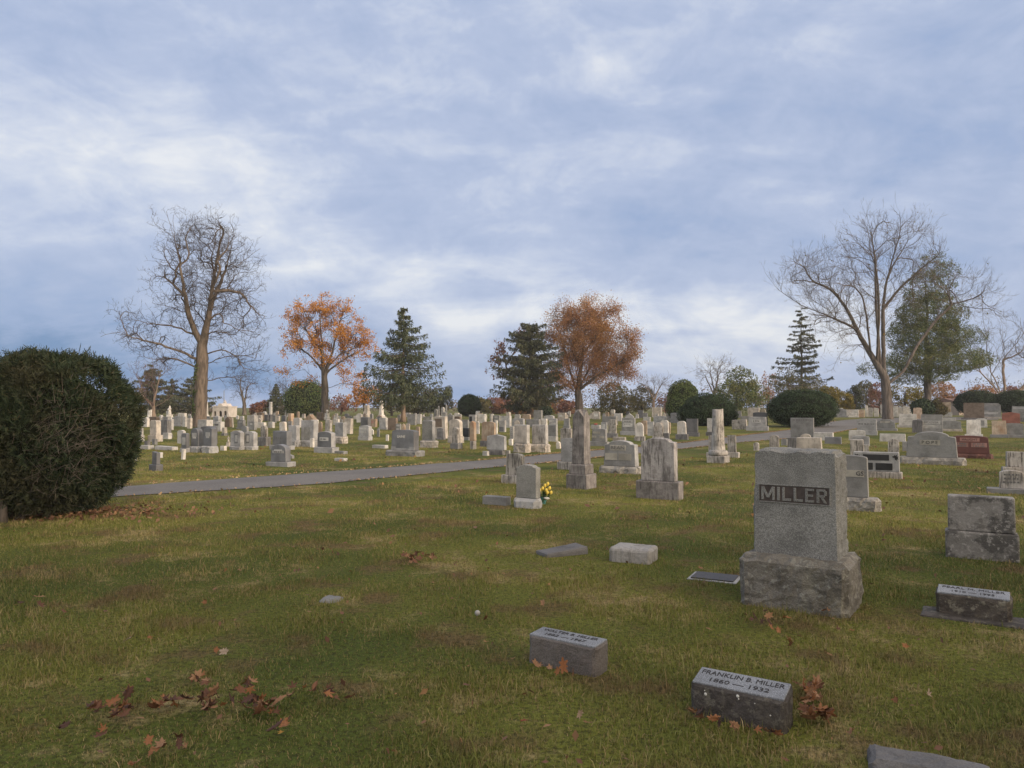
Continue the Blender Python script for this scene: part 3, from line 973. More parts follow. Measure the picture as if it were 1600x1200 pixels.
def clipped(name, label, px, py, dist, ells, mat='yew', n=9000, card=.16, group=None, cat='shrub', seed=0, squash=.9, rough=.10, stems=True):
    """a clipped evergreen: a dense skin of short sprays over a solid core coloured dark like inner shade"""
    rng = np.random.default_rng(seed + 50)
    root = tag(empty(name, place(px, dist)), label, cat, group)
    els = px_ellipsoids(px, py, dist, ells, squash)
    area = np.array([e[3] * e[5] for e in els]); cnt = (n * area / area.sum()).astype(int)
    Ps, Ns = [], []
    for e, c_ in zip(els, cnt):
        d = rng.normal(0, 1, (c_, 3)); d /= np.linalg.norm(d, axis=1)[:, None]
        e = np.array(e)
        lump = np.array([mnoise.noise(Vector(q) * 2.2 + Vector((seed, e[0], 0))) * 1.0 + .6 * mnoise.noise(Vector(q) * 6.0) for q in d])
        rr_ = 1 + rough * lump - np.abs(rng.normal(0, .05, c_))
        Pp = e[:3] + d * rr_[:, None] * e[3:]
        nn_ = d / e[3:]; nn_ /= np.linalg.norm(nn_, axis=1)[:, None]
        inside = np.zeros(c_, bool)
        for e2 in els:
            e2 = np.array(e2)
            if np.allclose(e2, e): continue
            inside |= (((Pp - e2[:3]) / (e2[3:] * .9)) ** 2).sum(1) < 1
        rag = np.array([mnoise.noise(Vector(q) * 4.0 + Vector((seed * 2.0, 5, 0))) for q in d])
        stray = rng.random(c_) < .03
        Pp[stray] = e[:3] + d[stray] * (1.04 + .09 * rng.random(stray.sum()))[:, None] * e[3:]
        ok = (Pp[:, 2] > .04) & ~inside & ~((rag > .22) & (rng.random(c_) < .6))
        Ps.append(Pp[ok]); Ns.append(nn_[ok])
    Pp, Nn = np.concatenate(Ps), np.concatenate(Ns)
    Vv, tr = leaf_cards(Pp, card, normal=Nn * 1.1, aspect=.5, spread=.8)
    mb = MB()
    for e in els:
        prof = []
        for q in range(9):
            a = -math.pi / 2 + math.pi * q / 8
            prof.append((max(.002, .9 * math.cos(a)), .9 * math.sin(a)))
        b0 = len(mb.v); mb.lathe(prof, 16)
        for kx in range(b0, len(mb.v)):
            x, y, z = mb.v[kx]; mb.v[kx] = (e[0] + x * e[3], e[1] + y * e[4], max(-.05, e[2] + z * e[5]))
    mb.build('shade_core', M['core'], root)
    link('foliage', np_mesh('foliage', Vv, [tr]), M[mat], root)
    if stems:
        mb = MB()
        for _ in range(5):
            a = rng.uniform(0, 6.28); e = els[0]
            mb.tube([(e[0] + .15 * e[3] * math.cos(a), .15 * e[4] * math.sin(a), -.05), (e[0] + .4 * e[3] * math.cos(a), .4 * e[4] * math.sin(a), max(.3, e[2]))], [.06, .04], 6)
        mb.build('stem', M['bark_dark'], root)
    return root

def leafy(name, label, px, py, dist, ells, mat, n=3500, card=.35, group=None, cat='tree', trunk_r=.18, seed=0, thr=-.12, nscale=.8, bark='bark_dark', twig='twig', n_attr=160, flat=False, aspect=.6, depth=.85):
    """a far leafy tree: forked trunk and a broken crown of leaf sprays"""
    root = tag(empty(name, place(px, dist) - Vector((0, 0, .05))), label, cat, group)
    els = px_ellipsoids(px, py, dist, ells, depth)
    attr, _ = in_ellipsoids(els, n_attr)
    ztop = max(e[2] for e in els)
    zlow = min(e[2] - e[5] for e in els)
    pos, par = grow([[(0, 0, 0), (RNG.normal(0, .1), 0, max(.5, zlow)), (els[0][0] * .6, 0, ztop)]], attr, .55, 6.0, 1.0, seed=seed, iters=60)
    r, kids = radii(pos, par, trunk_r, .015)
    ch = [c for c in chains(pos, par, r, kids) if len(c) > 1]
    Vv, q = tubes_np([pos[c] for c in ch], [r[c] for c in ch], [6 if r[c].max() > .08 else 4 for c in ch])
    link('trunk', np_mesh('trunk', Vv, [q]), M[bark], root)
    n = int(n * 1.9); card = card * .74                  # many small sprays rather than few large ones
    Pp, d = in_ellipsoids(els, n, shell=.25)
    # push the outline in and out so it is not a smooth egg
    Pp += d * np.array([mnoise.noise(Vector(p) * nscale * 1.3 + Vector((seed * 3.1, 0, 0))) for p in Pp])[:, None] * .45
    k = noise_keep(Pp, nscale, thr, seed * 5.7); Pp, d = Pp[k], d[k]
    Pp = Pp[Pp[:, 2] > .1]
    Vv, tr = leaf_cards(Pp, card, normal=np.array([0, 0, .8]) if flat else None, aspect=aspect)
    link('crown', np_mesh('crown', Vv, [tr]), M[mat], root)
    return root

def pyb(dist): return 637 + (EYE - 0.5 * smooth(30, 75, dist)) * F / dist
_T, _C, _K, _L = tree, conifer, clipped, leafy
def tree(name, label, px, dist, *a, **k): return _T(name, label, px, pyb(dist), dist, *a, **k)
def conifer(name, label, px, dist, *a, **k): return _C(name, label, px, pyb(dist), dist, *a, **k)
def clipped(name, label, px, dist, *a, **k): return _K(name, label, px, pyb(dist), dist, *a, **k)
def leafy(name, label, px, dist, *a, **k): return _L(name, label, px, pyb(dist), dist, *a, **k)

M['farwood'] = leaf_mat('far wood', [(0, (.10, .085, .07)), (.5, (.17, .12, .09)), (.85, (.20, .15, .08)), (1, (.10, .105, .05))], patch=(.09, .085, .05), patch_scale=.06, patch_amt=.8)
def build_trees():
    GT, GB = 'large trees among the graves', 'trees along the far edge'
    # the tall bare tree on the left
    tree('bare_tree', 'tall bare gnarled tree with thick tan trunk, greenish down its shaded side, on the left', 312, 51,
         [[(312, 669), (313, 640), (314, 600), (315, 560), (315, 540)],
          [(308, 538), (301, 503), (300, 464), (300, 428), (297, 387), (300, 354)],
          [(318, 538), (319, 489), (320, 442), (321, 406), (323, 371), (321, 340)],
          [(323, 544), (333, 486), (340, 453), (354, 431), (359, 401)],
          [(326, 519), (329, 464), (343, 415), (348, 365)],
          [(326, 530), (340, 516), (359, 519), (370, 527), (378, 547)],
          [(326, 569), (343, 560), (365, 555), (392, 558), (414, 547)],
          [(322, 596), (340, 591), (356, 589), (378, 585)],
          [(334, 503), (359, 481), (381, 470), (406, 464)],
          [(340, 492), (365, 489), (387, 500), (398, 525)],
          [(348, 459), (370, 456), (392, 464), (414, 475)],
          [(354, 431), (376, 423), (392, 404), (409, 390)],
          [(359, 401), (370, 387), (384, 376)],
          [(304, 563), (279, 547), (252, 538), (233, 534), (216, 530), (205, 519), (180, 530)],
          [(303, 582), (285, 563), (260, 558), (238, 569)],
          [(303, 527), (285, 514), (260, 507), (244, 508)],
          [(216, 530), (200, 508), (186, 481), (167, 486)],
          [(244, 519), (224, 508), (205, 478)],
          [(300, 489), (279, 486), (260, 478), (241, 475)],
          [(299, 464), (279, 448), (260, 431), (244, 434)],
          [(300, 439), (285, 428), (271, 415), (263, 398)],
          [(299, 387), (282, 371), (266, 368), (257, 351)],
          [(321, 406), (340, 382), (354, 354)],
          [(300, 393), (288, 360), (285, 346)],
          [(326, 552), (348, 544), (370, 558), (384, 582)]],
         [(312, 420, 58, 88), (325, 375, 52, 44), (372, 420, 38, 45), (385, 505, 34, 60), (275, 450, 38, 60), (215, 520, 42, 38), (260, 555, 45, 28), (385, 575, 34, 32), (330, 480, 60, 60), (300, 365, 38, 26)],
         .42, bark='bark_mid', twig='twig', n_targets=950, spacing=.42, angle=(40, 80), length=(.3, .9), up=.12, wig=.13, tip=.010, twig_len=.32, twigs_per=1, twig_r=.008, sag=.25, group=GT, seed=4, flare=1.4)
    # small green leaves stand in for the greenish shade on the trunk's left
    tr = [o for o in COL.objects if o.name == 'bare_tree'][0]
    n = 900; z = RNG.random(n) ** .8 * 4.6; a = RNG.normal(3.6, .55, n)
    P = np.stack([np.cos(a) * (.47 - .02 * z) + .03 * z / 4, np.sin(a) * (.47 - .02 * z), z], -1)
    k = noise_keep(P, 1.6, -.05)
    Vv, f = leaf_cards(P[k], .10, aspect=.8)
    link('green_shade', np_mesh('green_shade', Vv, [f]), M['cedar'], tr)
    # the half bare orange maple
    tree('maple_tree', 'orange leaved maple, half bare, between the tall bare tree and the spruce', 508, 70,
         [[(508, 656), (508, 620), (507, 590)], [(507, 592), (504, 560), (500, 520), (497, 480)], [(508, 590), (516, 555), (524, 515), (532, 485)],
          [(507, 582), (490, 560), (470, 545), (448, 535)], [(509, 582), (530, 565), (552, 553), (582, 540)], [(511, 575), (535, 548), (552, 520), (560, 505)],
          [(506, 601), (480, 592), (455, 595), (436, 593)], [(511, 607), (530, 598), (556, 601), (585, 606)], [(500, 545), (480, 520), (462, 500)]],
         [(500, 500, 52, 40), (530, 515, 44, 44), (466, 528, 36, 34), (560, 535, 30, 28), (460, 590, 30, 11), (550, 590, 40, 15), (508, 545, 56, 42), (448, 545, 18, 16), (575, 545, 16, 14)],
         .33, bark='bark', twig='twig', n_targets=330, spacing=.6, tip=.009, twig_len=.4, twigs_per=1, twig_r=.008, up=.2,
         leaves=(40000, .13, 'orange', (.02, .8), .2), group=GT, seed=5)
    conifer('spruce_tree', 'dark green spruce with drooping tiers and a slim bare lower trunk', 630, 62, 477, 84, group=GT, clear=.22, whorls=18, per=7, trunk_r=.19, droop=.34, hang=.75, density=1.9, shape=.85, rise=.2, lmin=.5, zj=.18, card=.27)
    conifer('pine_tree', 'dense dark green pine in front of the rust red oak', 828, 84, 503, 66, mat='pine_dark', group=GT, cat='pine tree', clear=.14, whorls=20, per=8, trunk_r=.3, droop=.02, hang=.5, density=2.5, shape=.42, rise=.05, lmin=.5, zj=.3, card=.34, bark='bark_dark', seed=2)
    tree('maple_tree', 'thin maple with dark red leaves, left of the dense pine', 806, 88,
         [[(808, 651), (806, 620), (800, 590)], [(802, 600), (790, 570), (785, 540)], [(800, 590), (780, 580), (770, 575)]],
         [(788, 565, 20, 30), (778, 580, 14, 14), (812, 530, 16, 18)], .18, n_targets=50, tip=.010, leaves=(1700, .24, 'maroon', (-.1, .6), .2), group=GT, seed=6)
    tree('oak_tree', 'broad domed oak holding its rust brown leaves', 905, 86,
         [[(906, 651), (905, 630), (903, 610)], [(903, 615), (892, 580), (882, 540), (872, 505)], [(905, 612), (908, 570), (912, 525), (915, 485)], [(906, 612), (922, 575), (942, 540), (962, 515)],
          [(907, 610), (935, 585), (965, 570), (990, 560)], [(902, 615), (885, 600), (862, 590)], [(912, 560), (930, 525), (948, 490)]],
         [(918, 520, 62, 50), (890, 530, 46, 50), (955, 545, 46, 40), (935, 580, 52, 32), (890, 590, 40, 30), (975, 545, 26, 34), (925, 490, 44, 24)],
         .46, twig='twig', n_targets=420, spacing=.55, tip=.010, twig_len=.5, twigs_per=1, twig_r=.009, up=.22, angle=(28, 52), length=(.5, 1.1),
         leaves=(82000, .13, 'rust', (-.45, .5), .34), group=GT, seed=7)
    # right: the wide bare tree and the white pine behind it
    tree('bare_tree', 'wide fan shaped bare tree beside the lane on the right', 1386, 68,
         [[(1387, 656), (1386, 630), (1384, 600), (1381, 565), (1378, 530)],
          [(1375, 588), (1357, 540), (1342, 510), (1321, 501), (1291, 486), (1261, 474), (1225, 447), (1207, 420)],
          [(1348, 522), (1333, 483), (1312, 450), (1279, 432), (1255, 420), (1234, 405)],
          [(1360, 555), (1342, 486), (1324, 450), (1300, 408), (1276, 384)],
          [(1372, 570), (1366, 492), (1357, 438), (1345, 399), (1348, 345)],
          [(1378, 582), (1372, 480), (1372, 399), (1366, 360), (1360, 330)],
          [(1381, 570), (1387, 480), (1396, 435), (1411, 405), (1429, 381), (1444, 351), (1453, 321)],
          [(1396, 435), (1402, 399), (1408, 360), (1402, 333)],
          [(1429, 381), (1452, 370), (1464, 352)],
          [(1390, 600), (1414, 582), (1441, 540), (1477, 498), (1510, 471), (1540, 429), (1567, 411)],
          [(1510, 471), (1540, 462), (1573, 447)],
          [(1351, 540), (1330, 537), (1315, 558), (1309, 576)],
          [(1342, 510), (1315, 516), (1297, 528), (1291, 549)],
          [(1387, 480), (1408, 450), (1438, 420), (1468, 393)],
          [(1477, 498), (1504, 444), (1519, 414)]],
         [(1360, 400, 62, 62), (1420, 390, 50, 62), (1300, 430, 66, 48), (1255, 440, 45, 40), (1330, 480, 70, 50), (1450, 440, 60, 50), (1530, 455, 44, 42), (1545, 500, 30, 30), (1335, 555, 30, 26), (1300, 510, 46, 34), (1445, 350, 26, 30), (1350, 355, 24, 26)],
         .42, bark='bark', twig='twig_tan', n_targets=820, spacing=.42, angle=(22, 48), length=(.5, 1.15), up=.2, wig=.05, tip=.009, twig_len=.5, twigs_per=1, twig_r=.007, twig_up=.35, group=GT, seed=9,
         leaves=(520, .16, 'gold', (.05, .5), .1), flare=1.25)
    leafy('pine_tree', 'tall green white pine behind the wide bare tree', 1449, 80, [(1450, 520, 52, 78), (1462, 562, 82, 22), (1450, 525, 66, 30), (1455, 490, 54, 32), (1452, 450, 42, 28), (1462, 415, 28, 24), (1505, 525, 40, 20), (1385, 575, 44, 14), (1440, 588, 60, 12), (1480, 425, 24, 18), (1500, 565, 46, 16)], 'pine',
          n=66000, card=.26, group=GT, cat='pine tree', trunk_r=.36, thr=-.13, nscale=1.1, seed=8, flat=True, aspect=.3, bark='bark', n_attr=300)
    tree('bare_tree', 'pale many stemmed bare tree behind the hedges at the right edge', 1572, 92,
         [[(1572, 651), (1572, 625)], [(1570, 630), (1550, 600), (1525, 575), (1510, 568)], [(1571, 628), (1562, 590), (1548, 560), (1540, 540)], [(1573, 628), (1580, 580), (1590, 540), (1600, 500)], [(1574, 630), (1600, 600), (1630, 560)], [(1572, 626), (1572, 580), (1566, 550)]],
         [(1545, 555, 40, 28), (1585, 530, 45, 42), (1625, 550, 45, 50)], .38, bark='bark_pale', twig='twig_tan', n_targets=190, spacing=.6, angle=(25, 50), length=(.5, 1.2), up=.2, tip=.011, twig_len=.5, twigs_per=1, twig_r=.009, group=GT, seed=10)
    conifer('pine_tree', 'thin open topped pine left of the wide bare tree', 1253, 105, 485, 52, mat='pine_dark', clear=.15, whorls=15, per=7, droop=.0, hang=.3, zj=.45, lmin=.4, card=.42, trunk_r=.24, group=GB, cat='pine tree', seed=21, gap=.1, density=1.1, shape=.6, bark='bark_dark')
    # far left
    conifer('pine_tree', 'open pine with level tiers, left end of the far trees', 236, 100, 572, 46, mat='pine_dark', clear=.16, whorls=14, per=7, droop=.05, hang=.3, zj=.4, lmin=.3, card=.42, trunk_r=.25, group=GB, cat='pine tree', seed=22, gap=.1, shape=.6, bark='bark_dark')
    conifer('pine_tree', 'brownish open pine just left of the tall bare tree', 268, 106, 596, 36, mat='pine_dark', clear=.18, whorls=12, per=7, droop=.03, hang=.3, zj=.4, lmin=.3, card=.4, trunk_r=.2, group=GB, cat='pine tree', seed=23, gap=.12, shape=.6, bark='bark_dark')
    conifer('pine_tree', 'dark flat tiered pine showing behind the tall bare trunk', 300, 104, 590, 48, mat='pine_dark', clear=.12, whorls=13, per=7, droop=-.02, hang=.25, zj=.45, lmin=.25, card=.42, trunk_r=.2, group=GB, cat='pine tree', seed=24, gap=.2, shape=.5, bark='bark_dark')
    tree('bare_tree', 'small bare tree with reddish forked trunk near the left shrub', 240, 82, [[(240, 652), (240, 632)], [(240, 636), (222, 620), (205, 600)], [(240, 634), (245, 605), (250, 580)], [(241, 636), (258, 625), (268, 615)]],
         [(215, 600, 26, 26), (245, 590, 26, 26), (225, 615, 30, 20)], .24, n_targets=70, spacing=.6, tip=.012, length=(.5, 1.1), up=.2, bark='bark_pale', twig='twig_pink', twigs_per=2, twig_len=.7, twig_r=.011, group=GB, seed=11)
    tree('bare_tree', 'slim bare tree standing right of the pale arched building', 382, 108, [[(382, 648), (382, 625)], [(382, 628), (376, 600), (372, 585)], [(383, 626), (390, 600), (394, 585)]],
         [(372, 605, 22, 24), (394, 608, 20, 24), (383, 595, 16, 16)], .28, n_targets=70, spacing=.6, tip=.012, length=(.5, 1.1), up=.2, twig='twig', twigs_per=1, twig_len=.8, twig_r=.013, group=GB, seed=12)
    leafy('bush', 'dull red and orange bush beyond the pale arched building', 405, 112, [(404, 640, 14, 11), (412, 636, 10, 12)], 'maroon', n=1300, card=.36, group=GB, cat='bush', seed=31, thr=-.3)
    conifer('spruce_tree', 'small dark spruce left of the rounded cedar', 431, 112, 598, 22, mat='pine_dark', clear=.08, whorls=14, per=7, droop=.2, hang=.3, card=.4, trunk_r=.18, group=GB, seed=25, density=.8, bark='bark_dark')
    tree('bare_tree', 'leafless grey tree behind the small dark spruce', 440, 125, [[(440, 647), (440, 625)], [(440, 628), (432, 608)], [(440, 628), (448, 606)]], [(438, 612, 20, 20)], .25, n_targets=70, spacing=.6, tip=.012, length=(.5, 1.1), up=.2, twigs_per=1, twig_len=.9, twig_r=.014, group=GB, seed=13)
    clipped('cedar', 'large rounded green cedar standing behind the orange maple trunk', 477, 92, [(478, 623, 34, 30), (470, 628, 28, 24), (492, 628, 22, 24)], mat='cedar', n=16000, card=.19, cat='cedar', seed=1, rough=.13)
    leafy('maple_tree', 'small orange maple standing behind a pale stepped monument', 568, 96, [(568, 612, 20, 20), (558, 620, 18, 14), (582, 618, 16, 14)], 'orange', n=2300, card=.27, group=GB, seed=32, thr=-.05, trunk_r=.14)
    leafy('bush', 'reddish bare bush right of the orange maple', 533, 118, [(532, 630, 16, 14), (545, 634, 14, 12)], 'maroon', n=1000, card=.34, group=GB, cat='bush', seed=33, thr=-.05)
    leafy('shrub', 'pale green spreading shrub under the spruce', 612, 100, [(606, 630, 22, 16), (622, 634, 20, 12)], 'olive', n=1500, card=.32, group=GB, cat='shrub', seed=34, thr=-.1)
    leafy('hemlock', 'olive green hemlock mass right of the spruce trunk', 655, 104, [(655, 622, 26, 22), (640, 632, 22, 14)], 'olive', n=2600, card=.36, group=GB, cat='tree', seed=35, thr=-.2, aspect=.4)
    leafy('hemlock', 'dark green hemlock left of the domed clipped shrub', 688, 100, [(688, 624, 20, 22), (698, 614, 10, 12), (676, 630, 18, 14)], 'pine_dark', n=3000, card=.34, group=GB, cat='tree', seed=36, thr=-.2, aspect=.4)
    clipped('clipped_shrub', 'domed dark green clipped shrub, left of the far autumn trees', 733, 92, [(733, 634, 19, 17), (733, 628, 14, 12)], n=8000, card=.16, cat='shrub', seed=2, rough=.10)
    xs = [(752, 622, 'olive'), (772, 624, 'maroon'), (792, 620, 'maroon'), (813, 626, 'rust'), (846, 628, 'gold'), (872, 624, 'rust'), (888, 626, 'maroon')]
    names = ['olive thin tree just right of the domed clipped shrub', 'dull maroon tree, second right of the domed clipped shrub', 'maroon and brown tree left of the dense dark pine trunk', 'rust coloured low tree directly behind the dense dark pine', 'golden low tree right of the dense dark pine trunk', 'light rust tree between the dense pine and the oak trunk', 'dim maroon tree behind the oak trunk']
    for i_, ((x, yt, mt), lb) in enumerate(zip(xs, names)):
        leafy('autumn_tree', lb, x, 122 + 4 * (i_ % 3), [(x, yt + 10, 17, 13), (x + 7, yt + 15, 12, 10)], mt, n=1900, card=.4, group=GB, seed=40 + i_, thr=-.08, n_attr=120)
    clipped('clipped_shrub', 'small dark ball shaped shrub between the pine and oak trunks', 852, 100, [(852, 642, 11, 8)], n=1500, card=.2, cat='shrub', seed=3, rough=.10)
    leafy('hemlock', 'brownish green hemlock showing right of the oak', 958, 104, [(958, 620, 26, 24), (975, 630, 20, 18), (945, 635, 22, 14)], 'olive', n=3600, card=.36, group=GB, seed=48, thr=-.2, aspect=.4, trunk_r=.3)
    leafy('hemlock', 'greenish hemlock between the oak and the leafless slim tree', 1003, 112, [(1003, 622, 20, 22), (992, 632, 16, 14)], 'olive', n=2500, card=.36, group=GB, seed=49, thr=-.15, aspect=.4)
    clipped('clipped_shrub', 'low dark green ball shrub right of the oak', 968, 106, [(968, 644, 12, 8)], n=1300, card=.2, cat='shrub', seed=4, rough=.10)
    tree('bare_tree', 'leafless slim tree left of the tall rounded yew', 1020, 110, [[(1021, 648), (1021, 622)], [(1021, 625), (1012, 605)], [(1021, 625), (1032, 603), (1040, 596)]], [(1015, 607, 20, 18), (1036, 604, 16, 18)], .22, n_targets=70, spacing=.6, tip=.012, length=(.5, 1.1), up=.2, bark='bark_pale', twig='twig_tan', twigs_per=1, twig_len=.9, twig_r=.013, group=GB, seed=14)
    leafy('autumn_tree', 'mauve brown leafless tree mass left of the tall rounded yew', 1040, 128, [(1040, 628, 14, 16)], 'maroon', n=900, card=.34, group=GB, seed=50, thr=.0)
    clipped('yew', 'tall rounded yew with a yellowing right side', 1067, 66, [(1068, 624, 25, 30), (1060, 636, 20, 22), (1082, 640, 18, 20)], mat='cedar', n=16000, card=.13, cat='yew', seed=5, rough=.10)
    clipped('yew', 'broad dark clipped yew behind the broken column', 1106, 54, [(1106, 644, 40, 29), (1085, 648, 26, 22), (1126, 648, 26, 22)], n=26000, card=.10, cat='yew', seed=6, rough=.10)
    tree('bare_tree', 'bare brown tree behind the tall rounded yew', 1116, 104, [[(1116, 649), (1117, 615)], [(1117, 618), (1104, 590), (1095, 575)], [(1117, 616), (1124, 585), (1130, 565)], [(1117, 616), (1115, 590), (1112, 565)]],
         [(1108, 585, 26, 24), (1125, 580, 24, 22)], .25, n_targets=70, spacing=.6, tip=.012, length=(.5, 1.1), up=.2, twig='twig_tan', twigs_per=1, twig_len=.85, twig_r=.013, group=GB, seed=15)
    leafy('holly_tree', 'rounded grey green holly behind the broad clipped yew', 1152, 84, [(1158, 596, 24, 24), (1148, 618, 34, 26), (1172, 620, 26, 28)], 'pine', n=5200, card=.28, group=GB, seed=51, thr=-.25, bark='bark_dark')
    clipped('yew', 'large oval dark clipped yew beside the lane', 1250, 51, [(1252, 639, 50, 30), (1232, 642, 34, 25), (1276, 640, 28, 27)], n=30000, card=.095, cat='yew', seed=7, rough=.10)
    leafy('autumn_tree', 'tan wispy tree between the holly and the thin pine', 1200, 112, [(1202, 600, 14, 26), (1190, 618, 14, 18)], 'rust', n=1000, card=.3, group=GB, seed=52, thr=.02, bark='bark_pale')
    leafy('hemlock', 'brown green hemlock directly behind the oval clipped yew', 1236, 100, [(1230, 600, 26, 24), (1250, 612, 38, 20), (1272, 605, 22, 18), (1220, 620, 20, 16)], 'olive', n=4200, card=.34, group=GB, seed=53, thr=-.1, aspect=.4)
    leafy('shrub', 'yellow green shrub just right of the oval clipped yew', 1296, 92, [(1296, 620, 18, 17), (1288, 632, 12, 12)], 'gold', n=2400, card=.26, group=GB, cat='shrub', seed=54, thr=-.2)
    leafy('shrub', 'second yellow green shrub, left of the wide bare trunk', 1318, 94, [(1318, 626, 15, 15), (1324, 634, 14, 10)], 'gold', n=2200, card=.26, group=GB, cat='shrub', seed=55, thr=-.2)
    leafy('hemlock', 'dark green tree between the yellow shrub and the brown trees', 1336, 104, [(1336, 622, 13, 22)], 'pine_dark', n=1700, card=.32, group=GB, seed=56, thr=-.2)
    leafy('autumn_tree', 'olive brown tree left of the wide bare trunk', 1354, 122, [(1354, 616, 18, 22)], 'olive', n=1900, card=.36, group=GB, seed=57, thr=-.1)
    leafy('autumn_tree', 'mauve brown tree close behind the wide bare trunk', 1376, 116, [(1374, 620, 18, 26)], 'maroon', n=1700, card=.34, group=GB, seed=58, thr=-.05)
    leafy('crabapple', 'low spreading gold green tree between the two big right trunks', 1413, 96, [(1415, 612, 28, 13), (1400, 622, 18, 12), (1430, 622, 20, 12)], 'gold', n=2600, card=.28, group=GB, seed=59, thr=-.05)
    clipped('clipped_shrub', 'low dark rounded shrub at the white pine trunk', 1440, 78, [(1440, 638, 17, 15)], n=3200, card=.2, cat='shrub', seed=8, rough=.10)
    leafy('shrub', 'loose olive shrub right of the white pine trunk', 1466, 82, [(1466, 636, 14, 14)], 'olive', n=1500, card=.24, group=GB, cat='shrub', seed=60, thr=-.15)
    for i_, (x, yt, mt, lb) in enumerate([(1475, 598, 'rust', 'pale orange tree right of the white pine trunk'), (1500, 612, 'rust', 'orange brown tree behind the small house'), (1535, 602, 'rust', 'orange tree behind the left end of the right hedge'), (1585, 604, 'maroon', 'dull red tree behind the right hedge')]):
        leafy('autumn_tree', lb, x, 126, [(x, yt + 14, 22, 16), (x + 10, yt + 24, 16, 12)], mt, n=1900, card=.38, group=GB, seed=61 + i_, thr=-.02)
    clipped('yew_hedge', 'long rounded dark hedge at the right edge, left part', 1530, 82, [(1528, 628, 33, 18), (1512, 632, 18, 15)], n=14000, card=.13, cat='hedge', seed=9, rough=.10)
    clipped('yew_hedge', 'dark clipped hedge cut off by the right edge', 1590, 80, [(1590, 628, 34, 19), (1625, 630, 32, 18)], n=16000, card=.13, cat='hedge', seed=10, rough=.10)
    # the far wood beyond the grounds
    Ps = []
    for x in np.arange(-330, 340, 5.5):
        y = 205 + RNG.uniform(-14, 14); Hh = (4.3 + 1.6 * math.sin(x * .11) + 1.3 * math.sin(x * .037 + 1) + RNG.uniform(-.8, .8)) * (.45 if x < -66 else .8 if x < -12 else 1.0 + .55 * smooth(20, 70, x))
        els = [(x + RNG.uniform(-2, 2), y, .5 + Hh * .5, RNG.uniform(3, 5), 3, Hh * .62)]
        Ps.append(in_ellipsoids(els, 420)[0])
    P = np.concatenate(Ps); P = P[P[:, 2] > .5]
    Vv, f = leaf_cards(P, .62, aspect=.4)
    tag(link('woodland', np_mesh('woodland', Vv, [f]), M['farwood']), kind='stuff')

